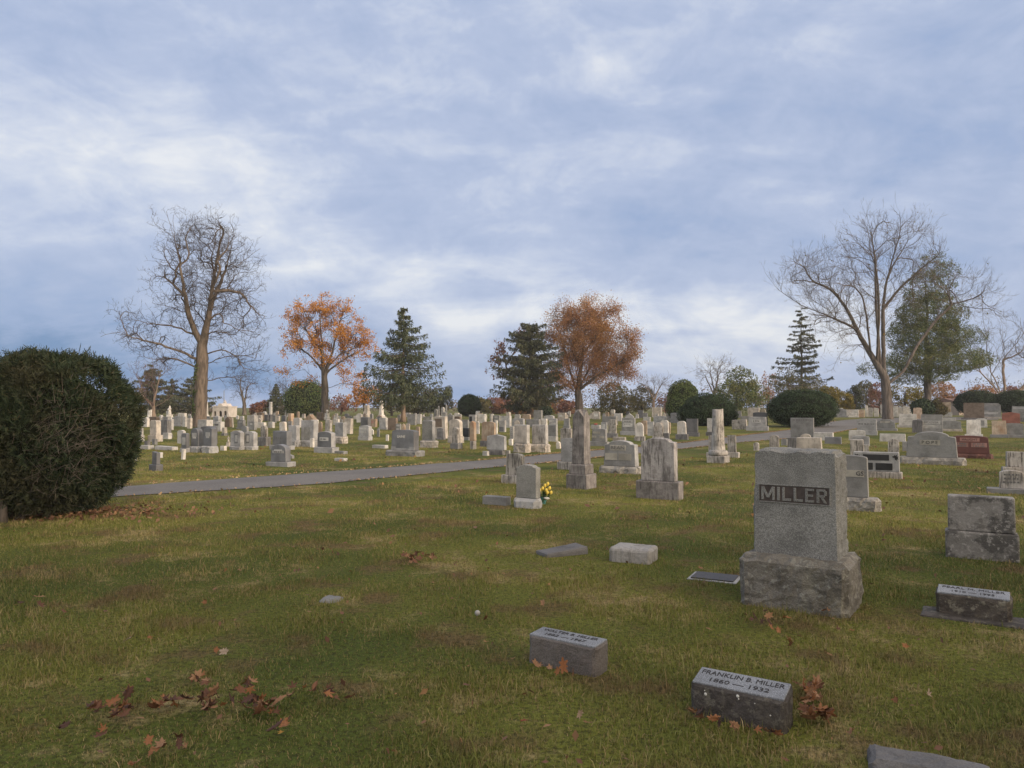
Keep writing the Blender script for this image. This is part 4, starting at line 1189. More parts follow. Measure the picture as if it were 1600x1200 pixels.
def build_big_bush():
    """the large overgrown yew at the left edge of the picture"""
    rng = np.random.default_rng(5)
    base = at(48, 808)
    root = tag(empty('yew_bush', base), 'huge overgrown dark yew bush with dead grey twigs, on the left by the lane', 'bush')
    k = base.y / F
    Rx, Rz, zc = 140 * k, 124 * k, 126 * k
    C = np.array([-.05, .35, zc])
    Rv = np.array([Rx, Rx * .95, Rz])
    n = 46000
    d = rng.normal(0, 1, (n, 3)); d /= np.linalg.norm(d, axis=1)[:, None]
    d = d[(d[:, 1] < .45)]                       # still a full bush, thinner at the far side
    d2 = rng.normal(0, 1, (9000, 3)); d2 /= np.linalg.norm(d2, axis=1)[:, None]
    d = np.concatenate([d, d2])
    lump = np.array([mnoise.noise(Vector(q) * 1.7) * .9 + .7 * mnoise.noise(Vector(q) * 4.2 + Vector((3, 0, 0))) + .45 * mnoise.noise(Vector(q) * 10.0) for q in d])
    rr_ = 1 + .115 * lump - np.abs(rng.normal(0, .07, len(d)))
    up = np.clip(d[:, 2], 0, 1)
    rr_ += .075 * up * rng.random(len(d)) * (rng.random(len(d)) < .4)
    shoulder = 1 + .05 * np.sin(np.arctan2(d[:, 2], d[:, 0]) * 2)
    box_ = 1 / (np.abs(d) ** 2.03).sum(1) ** (1 / 2.03)      # squarer than an egg
    shoulder = shoulder * box_ * (1 + .10 * np.clip(-d[:, 2], 0, 1))
    P = C + d * (rr_ * shoulder)[:, None] * Rv
    low = P[:, 2] < .05 + .14 * rng.random(len(d))
    # the dead patch low on the right front
    dead = ((P[:, 0] - .75) / .62) ** 2 + ((P[:, 2] - 1.05) / .42) ** 2 < 1
    dead &= (P[:, 1] < .1) & (rng.random(len(d)) < .62)
    hole = np.array([mnoise.noise(Vector(p) * 2.3 + Vector((9, 0, 0))) for p in P]) > .2
    keep = ~low & ~dead & ~(hole & (rng.random(len(d)) < .75))
    P, d, rr_ = P[keep], d[keep], rr_[keep]
    # each point a flat feather of needles: five narrow leaves along a short shoot
    nP = len(P)
    ax = d * .55 + rng.normal(0, .55, (nP, 3)); ax[:, 2] += .35; ax /= np.linalg.norm(ax, axis=1)[:, None]
    ref = rng.normal(0, 1, (nP, 3)); sd = np.cross(ax, ref); sd /= np.linalg.norm(sd, axis=1)[:, None]
    L = rng.uniform(.07, .15, nP)
    Vs, Fs = [], []
    for q, (t_, s_) in enumerate([(.15, 1), (.3, -1), (.45, 1), (.6, -1), (.8, .25)]):
        o = P + ax * (L * t_)[:, None]
        tip = o + (sd * s_ * .75 + ax * .75) * (L * .42)[:, None]
        w_ = np.cross(sd, ax) * .004 + ax * .009
        Vs.append(np.stack([o - w_, o + w_, tip + w_ * .5, tip - w_ * .5], 1))
    Vv = np.stack(Vs, 1).reshape(-1, 3)
    o = np.arange(nP * 5)[:, None] * 4
    link('foliage', np_mesh('foliage', Vv, [np.concatenate([o + [[0, 1, 2]], o + [[0, 2, 3]]])]), M['yew_near'], root)
    # solid near-black core, standing in for the shade in the gaps
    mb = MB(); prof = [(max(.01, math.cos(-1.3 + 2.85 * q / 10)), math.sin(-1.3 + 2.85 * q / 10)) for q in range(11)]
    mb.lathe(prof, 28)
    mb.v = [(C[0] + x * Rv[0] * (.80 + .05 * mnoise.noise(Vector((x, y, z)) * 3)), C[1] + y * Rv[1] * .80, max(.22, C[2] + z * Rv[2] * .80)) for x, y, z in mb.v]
    mb.build('shade_core', M['core'], root, smooth=True)
    st = MB()
    for x, y, tx, ty, r0 in [(-.02, -.55, -.12, -.4, .075), (.10, -.35, .35, -.2, .05), (-.38, -.5, -.55, -.4, .07), (-.55, -.3, -.9, .0, .06), (.3, -.1, .7, .1, .05), (-.85, -.45, -1.1, -.3, .05), (.0, .3, .1, .5, .07)]:
        st.tube([(x, y, -.05), (x * .9 + tx * .1, y, .25), ((x + tx) / 2, (y + ty) / 2, .6), (tx, ty, 1.1)], [r0 * .8, r0 * .62, r0 * .5, r0 * .35], 8)
    st.build('stem', M['bark'], root, smooth=True)
    # bare dead twigs on the right front, and straggling ones elsewhere
    m = 330
    a = rng.uniform(-1, 1, m)
    S = np.stack([.72 + .55 * a + rng.normal(0, .12, m), -.95 + .25 * rng.random(m) + .35 * np.abs(a), 1.05 + rng.normal(0, .34, m)], -1)
    D = np.stack([.7 + rng.normal(0, .4, m), -.35 + rng.normal(0, .35, m), .35 + rng.normal(0, .4, m)], -1)
    p1 = twig_mesh(S, D, rng.uniform(.12, .4, m), np.full(m, .003), rng.normal(0, .09, m))
    m2 = 300
    dd = rng.normal(0, 1, (m2, 3)); dd[:, 1] = -abs(dd[:, 1]); dd /= np.linalg.norm(dd, axis=1)[:, None]
    S2 = C + dd * Rv * .9
    k2 = S2[:, 2] > .3; S2, dd = S2[k2], dd[k2]
    p2 = twig_mesh(S2, dd + rng.normal(0, .5, dd.shape), rng.uniform(.12, .32, len(S2)), np.full(len(S2), .003), rng.normal(0, .1, len(S2)))
    Vv, fs = join([p1, p2])
    tag(link('dead_twigs', np_mesh('dead_twigs', Vv, fs), M['dead'], root), kind='stuff')
M['yew_near'] = leaf_mat('yew needles', [(0, (.018, .030, .017)), (.5, (.028, .043, .022)), (.9, (.048, .064, .030)), (1, (.085, .07, .04))], patch=(.048, .042, .024), patch_scale=1.6, patch_amt=.6)
M['dead'] = plain_mat('dead grey twigs', (.17, .14, .12), rough=.9, var=.4)

# ------------------------------------------------------------------ gravestones
def outline(top, W, H, tp=0.0):
    h = W / 2; ht = h * (1 - tp)
    bl, br = (-h, 0), (h, 0)
    if top == 'flat': return [bl, br, (ht, H), (-ht, H)]
    def arc(r, n=10, w=ht, z=None):
        z = H if z is None else z
        return [(w * math.cos(math.pi * k / n), z - r + r * math.sin(math.pi * k / n) ** (1.0 if r > .3 * W else .9)) for k in range(n + 1)]
    if top == 'arch': return [bl, br] + arc(.13 * W)
    if top == 'low': return [bl, br] + arc(.07 * W)
    if top == 'round': return [bl, br] + arc(.5 * W, 14)
    if top == 'dome': return [bl, br] + arc(.28 * W, 12)
    if top == 'peak': return [bl, br, (ht, H - .09 * W), (0, H), (-ht, H - .09 * W)]
    if top == 'gable': return [bl, br, (ht, H - .34 * W), (0, H), (-ht, H - .34 * W)]
    if top == 'serp':
        r = .12 * W; s = ht * .72
        return [bl, br, (ht, H - r)] + [(s * math.cos(math.pi * k / 10), H - r * .85 + r * .85 * math.sin(math.pi * k / 10)) for k in range(11)] + [(-ht, H - r)]
    if top == 'shoulder':
        r = .1 * W
        return [bl, br, (ht, H - r), (ht - r, H - r), (ht - r, H), (-ht + r, H), (-ht + r, H - r), (-ht, H - r)]
    if top == 'clip':
        r = .13 * W
        return [bl, br, (ht, H - r), (ht - r, H), (-ht + r, H), (-ht, H - r)]
    if top == 'slope': return [bl, br, (ht, H - .16 * W), (-ht, H)]
    raise ValueError(top)
LINE_RNG = random.Random(3)
def face_bars(parent, items, y, mat):
    """worn lines of cut lettering too small to read"""
    mb = MB()
    for x0, x1, z0, z1 in items:
        x = x0
        while x < x1 - .01:
            wl = LINE_RNG.uniform(.25, .9) * (z1 - z0) * 1.6
            mb.box(x, min(x1, x + wl), y - .003, y + .004, z0, z1); x += wl + (z1 - z0) * LINE_RNG.choice([.35, .4, .9])
    if mb.v: mb.build('inscription', mat, parent)
def stone(xl, xr, yt, yb, top, mat, label, name='headstone', cat='headstone', group='gravestones across the lane', b=None, bx=None, bm=None, t=.32, yaw=-30, tp=.03,
          p=(), txt=(), ln=(), rough=False, face=None, lean=True, tb=None, rd=False, sink=.04):
    yb = max(yb, 651.0)
    xc = (xl + xr) / 2
    P = at(xc, yb); d = P.y; k = d / F
    ya = R(yaw) + (R(random.uniform(-2.5, 2.5)) if lean else 0)
    phi = math.atan2(P.x, P.y)
    ca, sa = abs(math.cos(ya + phi)), abs(math.sin(ya + phi))
    def width(a, c, tr): return (c - a) * k / (ca + tr * sa)
    W = width(xl, xr, t); T = W * t
    Ht = (yb - yt) * k
    hb = (yb - b) * k if b else 0.0
    u = Vector((math.cos(ya), math.sin(ya), 0)); away = Vector((-u.y, u.x, 0))
    lk = 1.5 if mat[0] in 'mc' and d > 12 else .6
    Wb = Tb = 0
    if b:
        if bx: Wb = width(bx[0], bx[1], t * 1.2); Tb = max(T * 1.25, Wb * t * 1.2)
        else: Wb = W * 1.24; Tb = max(T * 1.4, T + .08)
        if tb: Tb = tb
    c = P + away * ((Tb or T) / 2) 
    root = tag(empty(name, (c.x, c.y, P.z), ya, R(random.gauss(0, lk)) if lean else 0, R(random.gauss(0, lk * .8)) if lean else 0), label, cat, group)
    FOOT.append((c.x, c.y, ya, Wb or W, Tb or T))
    H = Ht - hb
    if b:
        bmat = M[bm or mat]
        if rough and d < 40:
            me = rough_block(Wb, Tb, hb + sink, min(.045, hb * .2), cell=max(.05, Wb / 22), seed=xl, keep_top=True)
            o = link('base', me, bmat, root); o.location.z = -sink
        else:
            MB().box(-Wb / 2, Wb / 2, -Tb / 2, Tb / 2, -sink, hb).build('base', bmat, root, bevel=min(.018, hb * .12))
    z0 = hb + (.002 if b else -sink)
    prof = [(x, z0 + z * (H + (0 if b else sink)) / H) for x, z in outline(top, W, H, tp)]
    die = MB().prism(prof, -T / 2, T / 2).build('die', M[mat], root, bevel=min(.014, T * .08))
    yf = -T / 2
    if face:      # a smoother, darker front let into the rock-cut stone
        q = [(x * .97, hb + .012 + (z - z0) * .965) for x, z in prof]
        MB().prism(q, yf - .004, yf + .01).build('polished_face', M[face], die); yf -= .004
    layer = 0
    for (cx, cz, w_, h_, pm) in p:
        layer += 1
        MB().box((cx - w_ / 2) * W, (cx + w_ / 2) * W, yf - .005 - .0012 * layer, yf + .01, hb + (cz - h_ / 2) * H, hb + (cz + h_ / 2) * H).build('panel', M[pm], die)
    yt_ = yf - (.0065 + .0012 * layer if p else 0.0)
    for (s, cx, cz, hh, pm, *wd) in txt:
        me = text_mesh(s, hh * H, .006, width=(wd[0] * W if wd else None))
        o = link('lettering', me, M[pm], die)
        o.rotation_euler = (R(90), 0, 0); o.location = (cx * W, yt_ - .001, hb + cz * H)
    items = [((cx - w_ / 2) * W, (cx + w_ / 2) * W, hb + (cz - h_ / 2) * H, hb + (cz + h_ / 2) * H) for cx, cz, w_, h_ in ln]
    if items: face_bars(die, items, yt_, M['mid'])
    return root, die, dict(W=W, T=T, H=H, hb=hb, k=k, d=d, yf=yf)

def lines(n, z0, z1, w=.6, cx=0.0, h=.03):
    return [(cx, z0 + (z1 - z0) * i / max(1, n - 1), w * (.75 + .25 * ((i * 7) % 3) / 2), h) for i in range(n)]
G_NEAR, G_FAR = 'gravestones on the near lawn', 'gravestones across the lane'
pale2 = [(-.24, .36, .42, .26, 'pn'), (.24, .36, .42, .26, 'pn')]

def S(*a, **k): return stone(*a, **k)
def build_stones():
    # ---------------- far left, from the bush to the tall bare tree
    S(232.5, 236, 640, 656, 'flat', 'cw', 'slender white post left of the reddish forked bare tree', t=1.0)
    S(220, 231, 652, 667, 'dome', 'cw', 'small white domed stone farthest left, showing past the bush edge')
    S(214, 221, 669, 690, 'flat', 'gl', 'pale small stone half hidden by the bush edge', b=680, bm='gl')
    S(229, 245, 657, 690, 'clip', 'mc', 'tall cream block stone on a wide base right of the big bush', b=680, bx=(225, 247), t=.5)
    S(230, 246, 651, 664, 'low', 'br', 'brownish low stone peeping above the tall cream block stone')
    S(245.5, 262, 656, 684, 'arch', 'sl', 'blackened thick stone with arched top beside the tall cream block', b=679, t=.4)
    S(251.5, 265, 676.5, 686, 'flat', 'gl', 'small pale block in front of the blackened thick stone', name='grave_marker', cat='marker', t=.5)
    S(251, 264, 651, 670, 'flat', 'gm', 'wide grey stone behind the statue on the far left', t=.4)
    S(263, 269.5, 655, 672, 'flat', 'gl', 'narrow pale upright under the white statue', t=.7)
    S(269, 283, 650.5, 666, 'flat', 'gr', 'squat grey double stone right of the white statue', b=663)
    S(276, 289, 645.5, 654, 'flat', 'cw', 'white slab farthest back right of the white statue')
    S(283.5, 290.5, 651, 667, 'flat', 'gl', 'narrow grey upright left of the tall bare trunk', t=.6)
    S(290.5, 298.5, 653.5, 669.5, 'flat', 'mc', 'cream upright touching the tall bare trunk on its left', t=.5)
    S(235, 243.5, 686, 695, 'flat', 'gm', 'small grey marker with a whitened top, in the left grass', name='grave_marker', cat='marker', t=.7)
    S(223.5, 232.5, 689, 696, 'flat', 'sl', 'small dark marker left of the white topped marker', name='grave_marker', cat='marker', t=.6)
    S(214, 235, 696, 702, 'flat', 'gl', 'low pale kerb stone just right of the big bush', name='grave_marker', cat='marker', t=.5)
    S(238, 272, 697.5, 703, 'flat', 'gl', 'long low pale kerb stone behind the dark slim headstone', name='grave_marker', cat='marker', t=.25)
    S(200, 211, 705, 720, 'flat', 'gm', 'grey block tucked against the right side of the bush', name='grave_marker', cat='marker', t=.6)
    S(232, 244, 706, 736, 'slope', 'gd', 'dark slim headstone with slanted top, alone in the left grass', b=726, bx=(227, 248), t=.5, bm='gd')
    S(243, 252, 707, 715.5, 'flat', 'gl', 'small pale block behind the dark slim headstone', name='grave_marker', cat='marker', t=.6)
    S(281, 288, 702, 718, 'flat', 'cw', 'small white topped post before the twin arched granite stones', t=.8)
    S(275, 287.5, 672, 693, 'serp', 'gl', 'pale thin stone behind the left small niche stone')
    S(279.5, 292, 677, 707, 'arch', 'gp', 'small arched granite stone with a pale niche panel, left of twins', b=700, bm='gr', p=[(0, .46, .55, .5, 'pn')], t=.5)
    S(310, 335, 666, 694, 'low', 'gd', 'dark broad stone directly behind the twin arched granite stones', t=.35)
    S(292.5, 311.5, 669, 707, 'round', 'gp', 'left one of twin arched granite stones with shield panels', b=697, bm='gr', p=[(0, .62, .55, .22, 'pn'), (0, .47, .4, .1, 'pn')], t=.5, rough=True)
    S(312, 332, 668.5, 708, 'arch', 'gp', 'right one of twin arched granite stones with shield panels', b=697, bm='gr', p=[(0, .64, .5, .22, 'pn'), (0, .48, .36, .1, 'pn')], t=.5, rough=True, bx=(311, 336))
    S(304, 327, 656, 669, 'flat', 'gl', 'wide grey block at the right foot of the tall bare trunk', t=.5)
    S(321, 328, 650.5, 660, 'flat', 'gd', 'small dark stone under the white tapering column', p=[(0, .5, .6, .5, 'pn')])
    S(330, 343.5, 651, 662, 'flat', 'gr', 'grey stone below the left end of the pale arched building', t=.5)
    S(330, 346, 659, 674, 'flat', 'gl', 'grey stone with dark strip in front of the arched building', p=[(-.1, .6, .55, .2, 'gd')], t=.5, b=671)
    S(344, 352, 668, 681, 'flat', 'mc', 'tiny cream pedestal stone between the granite niche groups', b=677, t=.9, bm='sl')
    S(349, 361, 651, 667, 'gable', 'br', 'brown rough peaked boulder stone below the arched building', t=.6)
    S(362, 364.5, 653, 668, 'flat', 'mc', 'thin cream post right of the arched building', t=1.0)
    S(368, 373, 649, 655, 'round', 'cw', 'tiny white rounded stone right of the arched building')
    S(374, 380.5, 650, 659, 'clip', 'gl', 'small stone with white cap right of the tiny rounded stone')
    S(368, 380.5, 656, 671, 'low', 'gm', 'grey green stone with one pale name strip, left middle', p=[(0, .72, .55, .16, 'pn')], b=668, t=.4)
    S(386, 399, 658.5, 672, 'flat', 'gm', 'square grey stone with pale strip, right of the grey green stone', p=[(-.05, .7, .4, .16, 'pn')], t=.4)
    S(383, 399.5, 649, 667, 'flat', 'gl', 'large pale block stone behind the square grey stone', t=.45)
    S(399, 411, 644, 657, 'peak', 'br', 'rough brown peaked stone left of the plain tall shaft', t=.4)
    S(400.5, 408.5, 653, 661, 'gable', 'mc', 'sunlit cream gabled stone below the rough brown peaked stone')
    S(400, 414, 660, 669, 'flat', 'cw', 'low white block under the sunlit cream gabled stone')
    S(412, 419, 648, 658, 'flat', 'gd', 'dark stone left of the plain tall shaft')
    S(424.5, 431, 649, 661, 'low', 'gm', 'grey stone right of the plain tall shaft')
    S(416, 427.5, 659, 668.5, 'low', 'gl', 'low pale stone right of the low white block', t=.4)
    S(438.5, 447, 649, 660.5, 'arch', 'gd', 'dark arched stone beneath the rounded green cedar', t=.4)
    S(447.5, 457, 646, 666, 'flat', 'mo', 'tan square pillar under the small white statue', t=.9)
    S(462, 467, 643, 657, 'round', 'mo', 'tan rounded post in front of the rounded green cedar', t=.8)
    S(435.5, 447, 659, 673, 'arch', 'cw', 'small white arched stone left of the big grey double stones')
    S(448, 456, 658, 667, 'flat', 'gm', 'small grey stone with pale strip under the tan square pillar', p=[(0, .7, .5, .2, 'pn')])
    S(375, 387, 666, 676, 'arch', 'gm', 'grey arched stone behind the two niche granite stone')
    S(356, 377, 673, 703, 'serp', 'gr', 'left half of the wide granite stone with two arched niches', b=697, p=[(.1, .5, .36, .62, 'gp'), (.1, .5, .24, .42, 'pn')], t=.35, bx=(354, 378), rough=True)
    S(377.5, 397.5, 674, 703, 'serp', 'gr', 'right half of the wide granite stone with two arched niches', b=697, p=[(-.12, .5, .36, .62, 'gp'), (-.12, .5, .24, .42, 'pn')], t=.4, bx=(378, 402), rough=True)
    S(403.5, 415, 665, 697, 'round', 'ms', 'tall dark and white marble tablet on a stepped black base', b=683, bx=(399, 419), bm='sl', t=.45)
    S(447, 465, 665, 698, 'flat', 'gr', 'left block of the big grey double stone, left middle', b=688, bx=(446, 466), t=.45, rough=True)
    S(456, 470, 653, 668, 'shoulder', 'gl', 'pale shouldered stone behind the big grey double stone', t=.4)
    S(465, 492, 657, 698, 'flat', 'gr', 'right block of the big grey double stone, left middle', b=688, bx=(465, 493), t=.4, p=[(.0, .35, .46, .6, 'ml')], rough=True)
    S(420, 449, 674, 703, 'flat', 'gp', 'square polished granite stone with short name, behind the arched one', b=696, bx=(418, 457), bm='gr', t=.32, ln=[(-.0, .52, .45, .12)])
    S(416.5, 447, 695, 729, 'dome', 'gp', 'granite stone with arched top and pale arched panel by the lane', b=722, bx=(408, 454), bm='gr', t=.34, p=[(0, .58, .72, .15, 'pn'), (0, .68, .5, .07, 'pn')], ln=[(0, .58, .55, .08)])
    S(448, 458, 710, 716.5, 'slope', 'gm', 'low grey wedge marker right of the granite arched stone', name='grave_marker', cat='marker', t=.6)
    S(342, 352, 697, 704, 'flat', 'cw', 'low white marker between the granite niche groups', name='grave_marker', cat='marker', t=.5)
    # ---------------- under the orange maple and the spruce
    S(472, 493, 647.5, 658, 'gable', 'mo', 'wide tan gabled stone left of the orange maple trunk', t=.4)
    S(493, 504, 644, 657, 'low', 'br', 'brown rough stone touching the orange maple trunk')
    S(485, 497, 656, 668, 'flat', 'cw', 'white slab with a pale wreath, left of the maple trunk')
    S(496.5, 503, 659, 676, 'round', 'mo', 'thin tan rounded tablet in front of the maple trunk')
    S(505.5, 517, 656, 677, 'flat', 'ms', 'tall dark fronted marble slab with bright right side', t=.55)
    S(518, 525, 648, 657, 'gable', 'mo', 'small tan peaked stone right of the maple trunk')
    S(526, 532, 650, 658, 'peak', 'gl', 'small pale peaked stone, second right of the maple trunk')
    S(532.5, 539, 650.5, 659, 'peak', 'mo', 'small tan peaked stone left of the tan square stone')
    S(519, 529.5, 655, 664, 'flat', 'cw', 'white low stone behind the rough grey block')
    S(529, 535.5, 655.5, 664, 'flat', 'gm', 'grey low stone left of the tan square stone')
    S(535, 549, 654, 678, 'flat', 'mc', 'tan square stone on broad base, right of the rough grey block', b=670, bx=(537, 551), t=.45)
    S(541, 550, 650, 657, 'arch', 'gm', 'grey arched stone peeping over the tan square stone')
    S(519, 537.5, 660.5, 693, 'flat', 'gr', 'rough grey block headstone on a buff base under the maple', b=682, bx=(518, 541), bm='mc', t=.45, rough=True)
    S(490.5, 518.5, 674.5, 708, 'arch', 'gr', 'granite stone with dark arched face and one pale panel', b=699, bx=(485, 524), t=.34, face='gp', p=[(-.02, .52, .62, .22, 'pn')], ln=[(-.02, .52, .45, .09)])
    S(483, 490, 685, 699, 'clip', 'cw', 'white stubby post left of the dark arched face stone', t=.7)
    S(519, 540, 705, 709.5, 'flat', 'gm', 'low dark flat marker right of the arched face stone', name='grave_marker', cat='marker', t=.5)
    S(519, 540, 716, 720.5, 'flat', 'gl', 'pale flat marker in the grass near the lane edge', name='grave_marker', cat='marker', t=.5)
    S(557, 577.5, 665, 688, 'arch', 'gr', 'grey arched stone with two pale panels, left of the spruce trunk', b=682, bx=(558, 581), t=.4, p=[(-.1, .72, .66, .18, 'pn'), (-.1, .42, .66, .2, 'pn')])
    S(577.5, 583.5, 670, 679, 'gable', 'cw', 'tiny white peaked stone behind the two panel arched stone')
    S(588, 593, 670, 682.5, 'round', 'gm', 'narrow grey slab between arched stone and dark lettered stone')
    S(561, 577, 652, 666, 'flat', 'gd', 'dark square stone below the pale stepped monument', t=.45)
    S(577.5, 588, 654.5, 667, 'flat', 'mo', 'tan stone with reddish face left of the white pointed shaft', p=[(-.15, .6, .45, .3, 'pp')], t=.5)
    S(590, 604, 653, 671, 'flat', 'gl', 'pale square stone below the white pointed shaft', b=668, t=.4)
    S(604, 620, 653, 672, 'flat', 'br', 'dark brown square stone left of the spruce trunk', t=.35)
    S(556, 565.5, 646, 660, 'dome', 'cw', 'bright white shield shaped stone left of the stepped monument')
    S(578.5, 604, 695.5, 700.5, 'flat', 'gl', 'long low pale slab left of the dark lettered stone', name='grave_marker', cat='marker', t=.3)
    S(602, 607, 679, 689, 'peak', 'cw', 'tiny white stone at the left edge of the dark lettered stone')
    S(617, 626, 662, 674, 'flat', 'gm', 'grey stone with two pale strips behind the dark lettered stone', p=[(0, .75, .6, .2, 'pn'), (0, .3, .6, .2, 'pn')])
    S(627, 633, 662, 675, 'gable', 'mo', 'narrow tan peaked stone behind the dark lettered stone')
    S(632.5, 640, 662, 674, 'flat', 'mc', 'cream block with white ornament behind the dark lettered stone')
    S(604.5, 648, 672, 713, 'low', 'gd', 'dark granite stone with white letters on a wide rough base', b=704, bx=(597, 659), bm='gm', t=.3, tp=.04, face='gp', txt=[('BAINE', -.06, .66, .125, 'lit')],
      p=[(-.40, .1, .2, .17, 'gr'), (.40, .1, .2, .17, 'gr'), (0, .055, .72, .09, 'gr')], rough=True)
    S(635, 650, 647, 664, 'flat', 'gm', 'grey leaning looking stone right of the spruce trunk', t=.35, tp=-.08)
    S(649.5, 658, 647, 662.5, 'flat', 'gl', 'pale upright right of the spruce trunk', t=.6)
    S(660, 676, 651, 660, 'flat', 'gm', 'grey stone with pale strip behind the tall rough slab', p=[(0, .6, .4, .3, 'pn')])
    S(649, 656, 667, 681, 'flat', 'mo', 'tan stone at the left side of the tall rough slab', t=.5)
    S(656, 677, 657, 699.5, 'low', 'gr', 'tall rough grey slab on a pale buff base, middle', b=688.5, bx=(652, 681), bm='mc', t=.4, rough=True, p=[(-.02, .5, .94, .9, 'ml')])
    S(677, 698.5, 651, 685, 'flat', 'mc', 'large tan slab with a dark carved upper panel', t=.35, p=[(-.1, .72, .6, .38, 'br')])
    S(677, 683.5, 639, 653, 'round', 'gm', 'left grey domed tablet of a pair behind the large tan slab', t=.6)
    S(688, 694, 636, 653, 'round', 'gl', 'right pale domed tablet of a pair behind the large tan slab', t=.6)
    S(681, 693, 669, 687, 'arch', 'sl', 'dark little arched tablet in front of the large tan slab', b=684, p=[(0, .75, .6, .2, 'gm')])
    S(698, 709, 648.5, 660, 'low', 'gm', 'grey stone right of the pointed shafts', t=.4)
    S(706, 720, 650.5, 657, 'low', 'br', 'low brown slab behind the tan domed stone')
    S(698, 720.5, 655, 692, 'dome', 'mc', 'broad tan stone with shouldered dome top', b=682, bx=(700, 726), t=.35)
    S(703, 716, 668, 701.5, 'dome', 'ms', 'streaked log like marble stump on a square grey base', b=692.5, bx=(697, 717), bm='gm', t=.7)
    S(721, 732, 669, 688, 'flat', 'bk', 'black polished stone left of the tea stained pillar', b=683, bm='gm', t=.4)
    S(720, 732, 656, 669, 'flat', 'gm', 'plain grey stone above the black polished stone')
    S(731.5, 742.5, 658, 702, 'gable', 'mo', 'tea stained peaked marble pillar on a slim footing', b=689, bx=(731.5, 741), bm='ms', t=.9)
    S(742, 749, 658, 678, 'round', 'cw', 'thin whitish rounded tablet between two tea stained stones')
    S(731, 744, 648, 661, 'flat', 'gr', 'square grey stone with dark window panel, centre left', p=[(-.2, .5, .4, .6, 'bk')], t=.4)
    S(744, 759, 647, 661, 'flat', 'gl', 'square pale stone right of the dark window stone', t=.45)
    S(750, 773, 659, 698, 'arch', 'mo', 'wide tea stained marble slab with arched top', b=689, bx=(747, 775), bm='sl', t=.22)
    S(772, 777, 657, 678, 'flat', 'cw', 'bright narrow white slab edge behind the tea stained slab', t=1.0)
    S(764.5, 769, 647, 659, 'flat', 'gl', 'narrow pale post right of the square pale stone', t=.8)
    S(769, 781, 649, 660, 'flat', 'gm', 'low grey stone with two pale panels, centre', p=[(0, .7, .5, .25, 'pn'), (0, .3, .6, .25, 'pn')])
    S(778, 790, 657, 675, 'flat', 'gl', 'pale grey stone with dark foot, centre left', p=[(-.05, .25, .7, .4, 'gd')], t=.4)
    S(782, 798, 650, 668, 'flat', 'gl', 'wide pale stone behind the dark footed stone', t=.35)
    S(789.5, 797.5, 644, 657, 'arch', 'mc', 'cream arched block rising behind the wide pale stone', t=.6)
    S(758, 789.5, 679, 711, 'peak', 'gr', 'plain grey stone with slight peak on dark base by the lane', b=703, bx=(762, 789), bm='sl', t=.22)
    S(752, 763, 705, 712, 'flat', 'gl', 'small foot block left of the plain peaked stone', name='grave_marker', cat='marker', t=.6)
    S(789, 796.5, 704, 710.5, 'flat', 'gl', 'small foot block right of the plain peaked stone', name='grave_marker', cat='marker', t=.6)
    S(796, 803, 666, 687, 'flat', 'gl', 'lined pale stone hidden behind the left rough twin', ln=lines(6, .15, .9))
    S(793.5, 801, 686, 696, 'flat', 'cw', 'little white block left of the rough twin stones', name='grave_marker', cat='marker', t=.7)
    S(800, 825, 664, 707, 'flat', 'gl', 'left one of the rough twin buff granite stones', b=693, bx=(797, 825), bm='mc', t=.36, p=[(-.02, .5, .92, .9, 'mc')], rough=True)
    S(828, 854, 664, 706.5, 'flat', 'gl', 'right one of the rough twin buff granite stones', b=694, bx=(825.5, 858), bm='mc', t=.36, p=[(-.02, .5, .92, .9, 'mw')], rough=True)
    S(802, 812.5, 656.5, 667, 'round', 'mc', 'cream domed top behind the left rough twin')
    S(844, 854.5, 654.5, 667, 'flat', 'cw', 'white square stone behind the right rough twin', t=.5)
    S(832, 847, 641, 658, 'flat', 'gm', 'tall grey square stone beside the small ball shrub', t=.45)
    S(820, 844, 655, 667, 'flat', 'gm', 'low wide dark grey stone behind the rough twins', t=.3)
    S(798, 819, 653.5, 667, 'low', 'gr', 'low wide grey stone behind the left rough twin', t=.3)
    S(803, 813, 647.5, 656, 'clip', 'gl', 'pale clipped corner stone beyond the rough twins')
    S(814, 829, 647, 657, 'arch', 'mo', 'brownish streaked arched stone left of the tall grey square stone')
    S(848, 866, 649, 657, 'arch', 'gr', 'low wide grey stone right of the small ball shrub', t=.3)
    S(856, 870.5, 654, 667, 'flat', 'gr', 'grey stone with stepped pale panels left of the obelisk', p=[(-.1, .7, .6, .2, 'pn'), (.1, .4, .6, .2, 'pn')], t=.35)
    S(854, 870, 664, 690, 'flat', 'gr', 'grey stone with lined dark face on a rough pale base', b=682, bx=(855, 872), bm='gl', t=.4, face='gm', ln=lines(6, .15, .88, .55))
    # ---------------- behind the obelisk to the broad yew
    S(870, 884.5, 645, 657, 'flat', 'mc', 'cream square stone with pale panel, left of the obelisk top', p=[(-.1, .6, .45, .25, 'pn')], t=.4)
    S(884.5, 887.5, 648, 656, 'flat', 'mc', 'narrow cream stone edge right of the cream square stone', t=1.)
    S(879.5, 889.5, 654, 669, 'flat', 'gm', 'blue grey square stone on grey base left of the obelisk', b=665, t=.4)
    S(874, 893, 669, 692, 'low', 'ms', 'white marble slab with dark streaks behind the arched marble stone', t=.3)
    S(868, 876, 690, 701, 'round', 'cw', 'small white rounded stone left of the arched marble stone', name='grave_marker', cat='marker', t=.5)
    S(922, 947, 670, 697, 'low', 'gm', 'sloping sided grey stone with pale strips right of obelisk', b=690, t=.3, tp=.08, p=[(-.15, .7, .5, .16, 'pd'), (.22, .36, .34, .18, 'pd'), (-.32, .36, .3, .18, 'pd')])
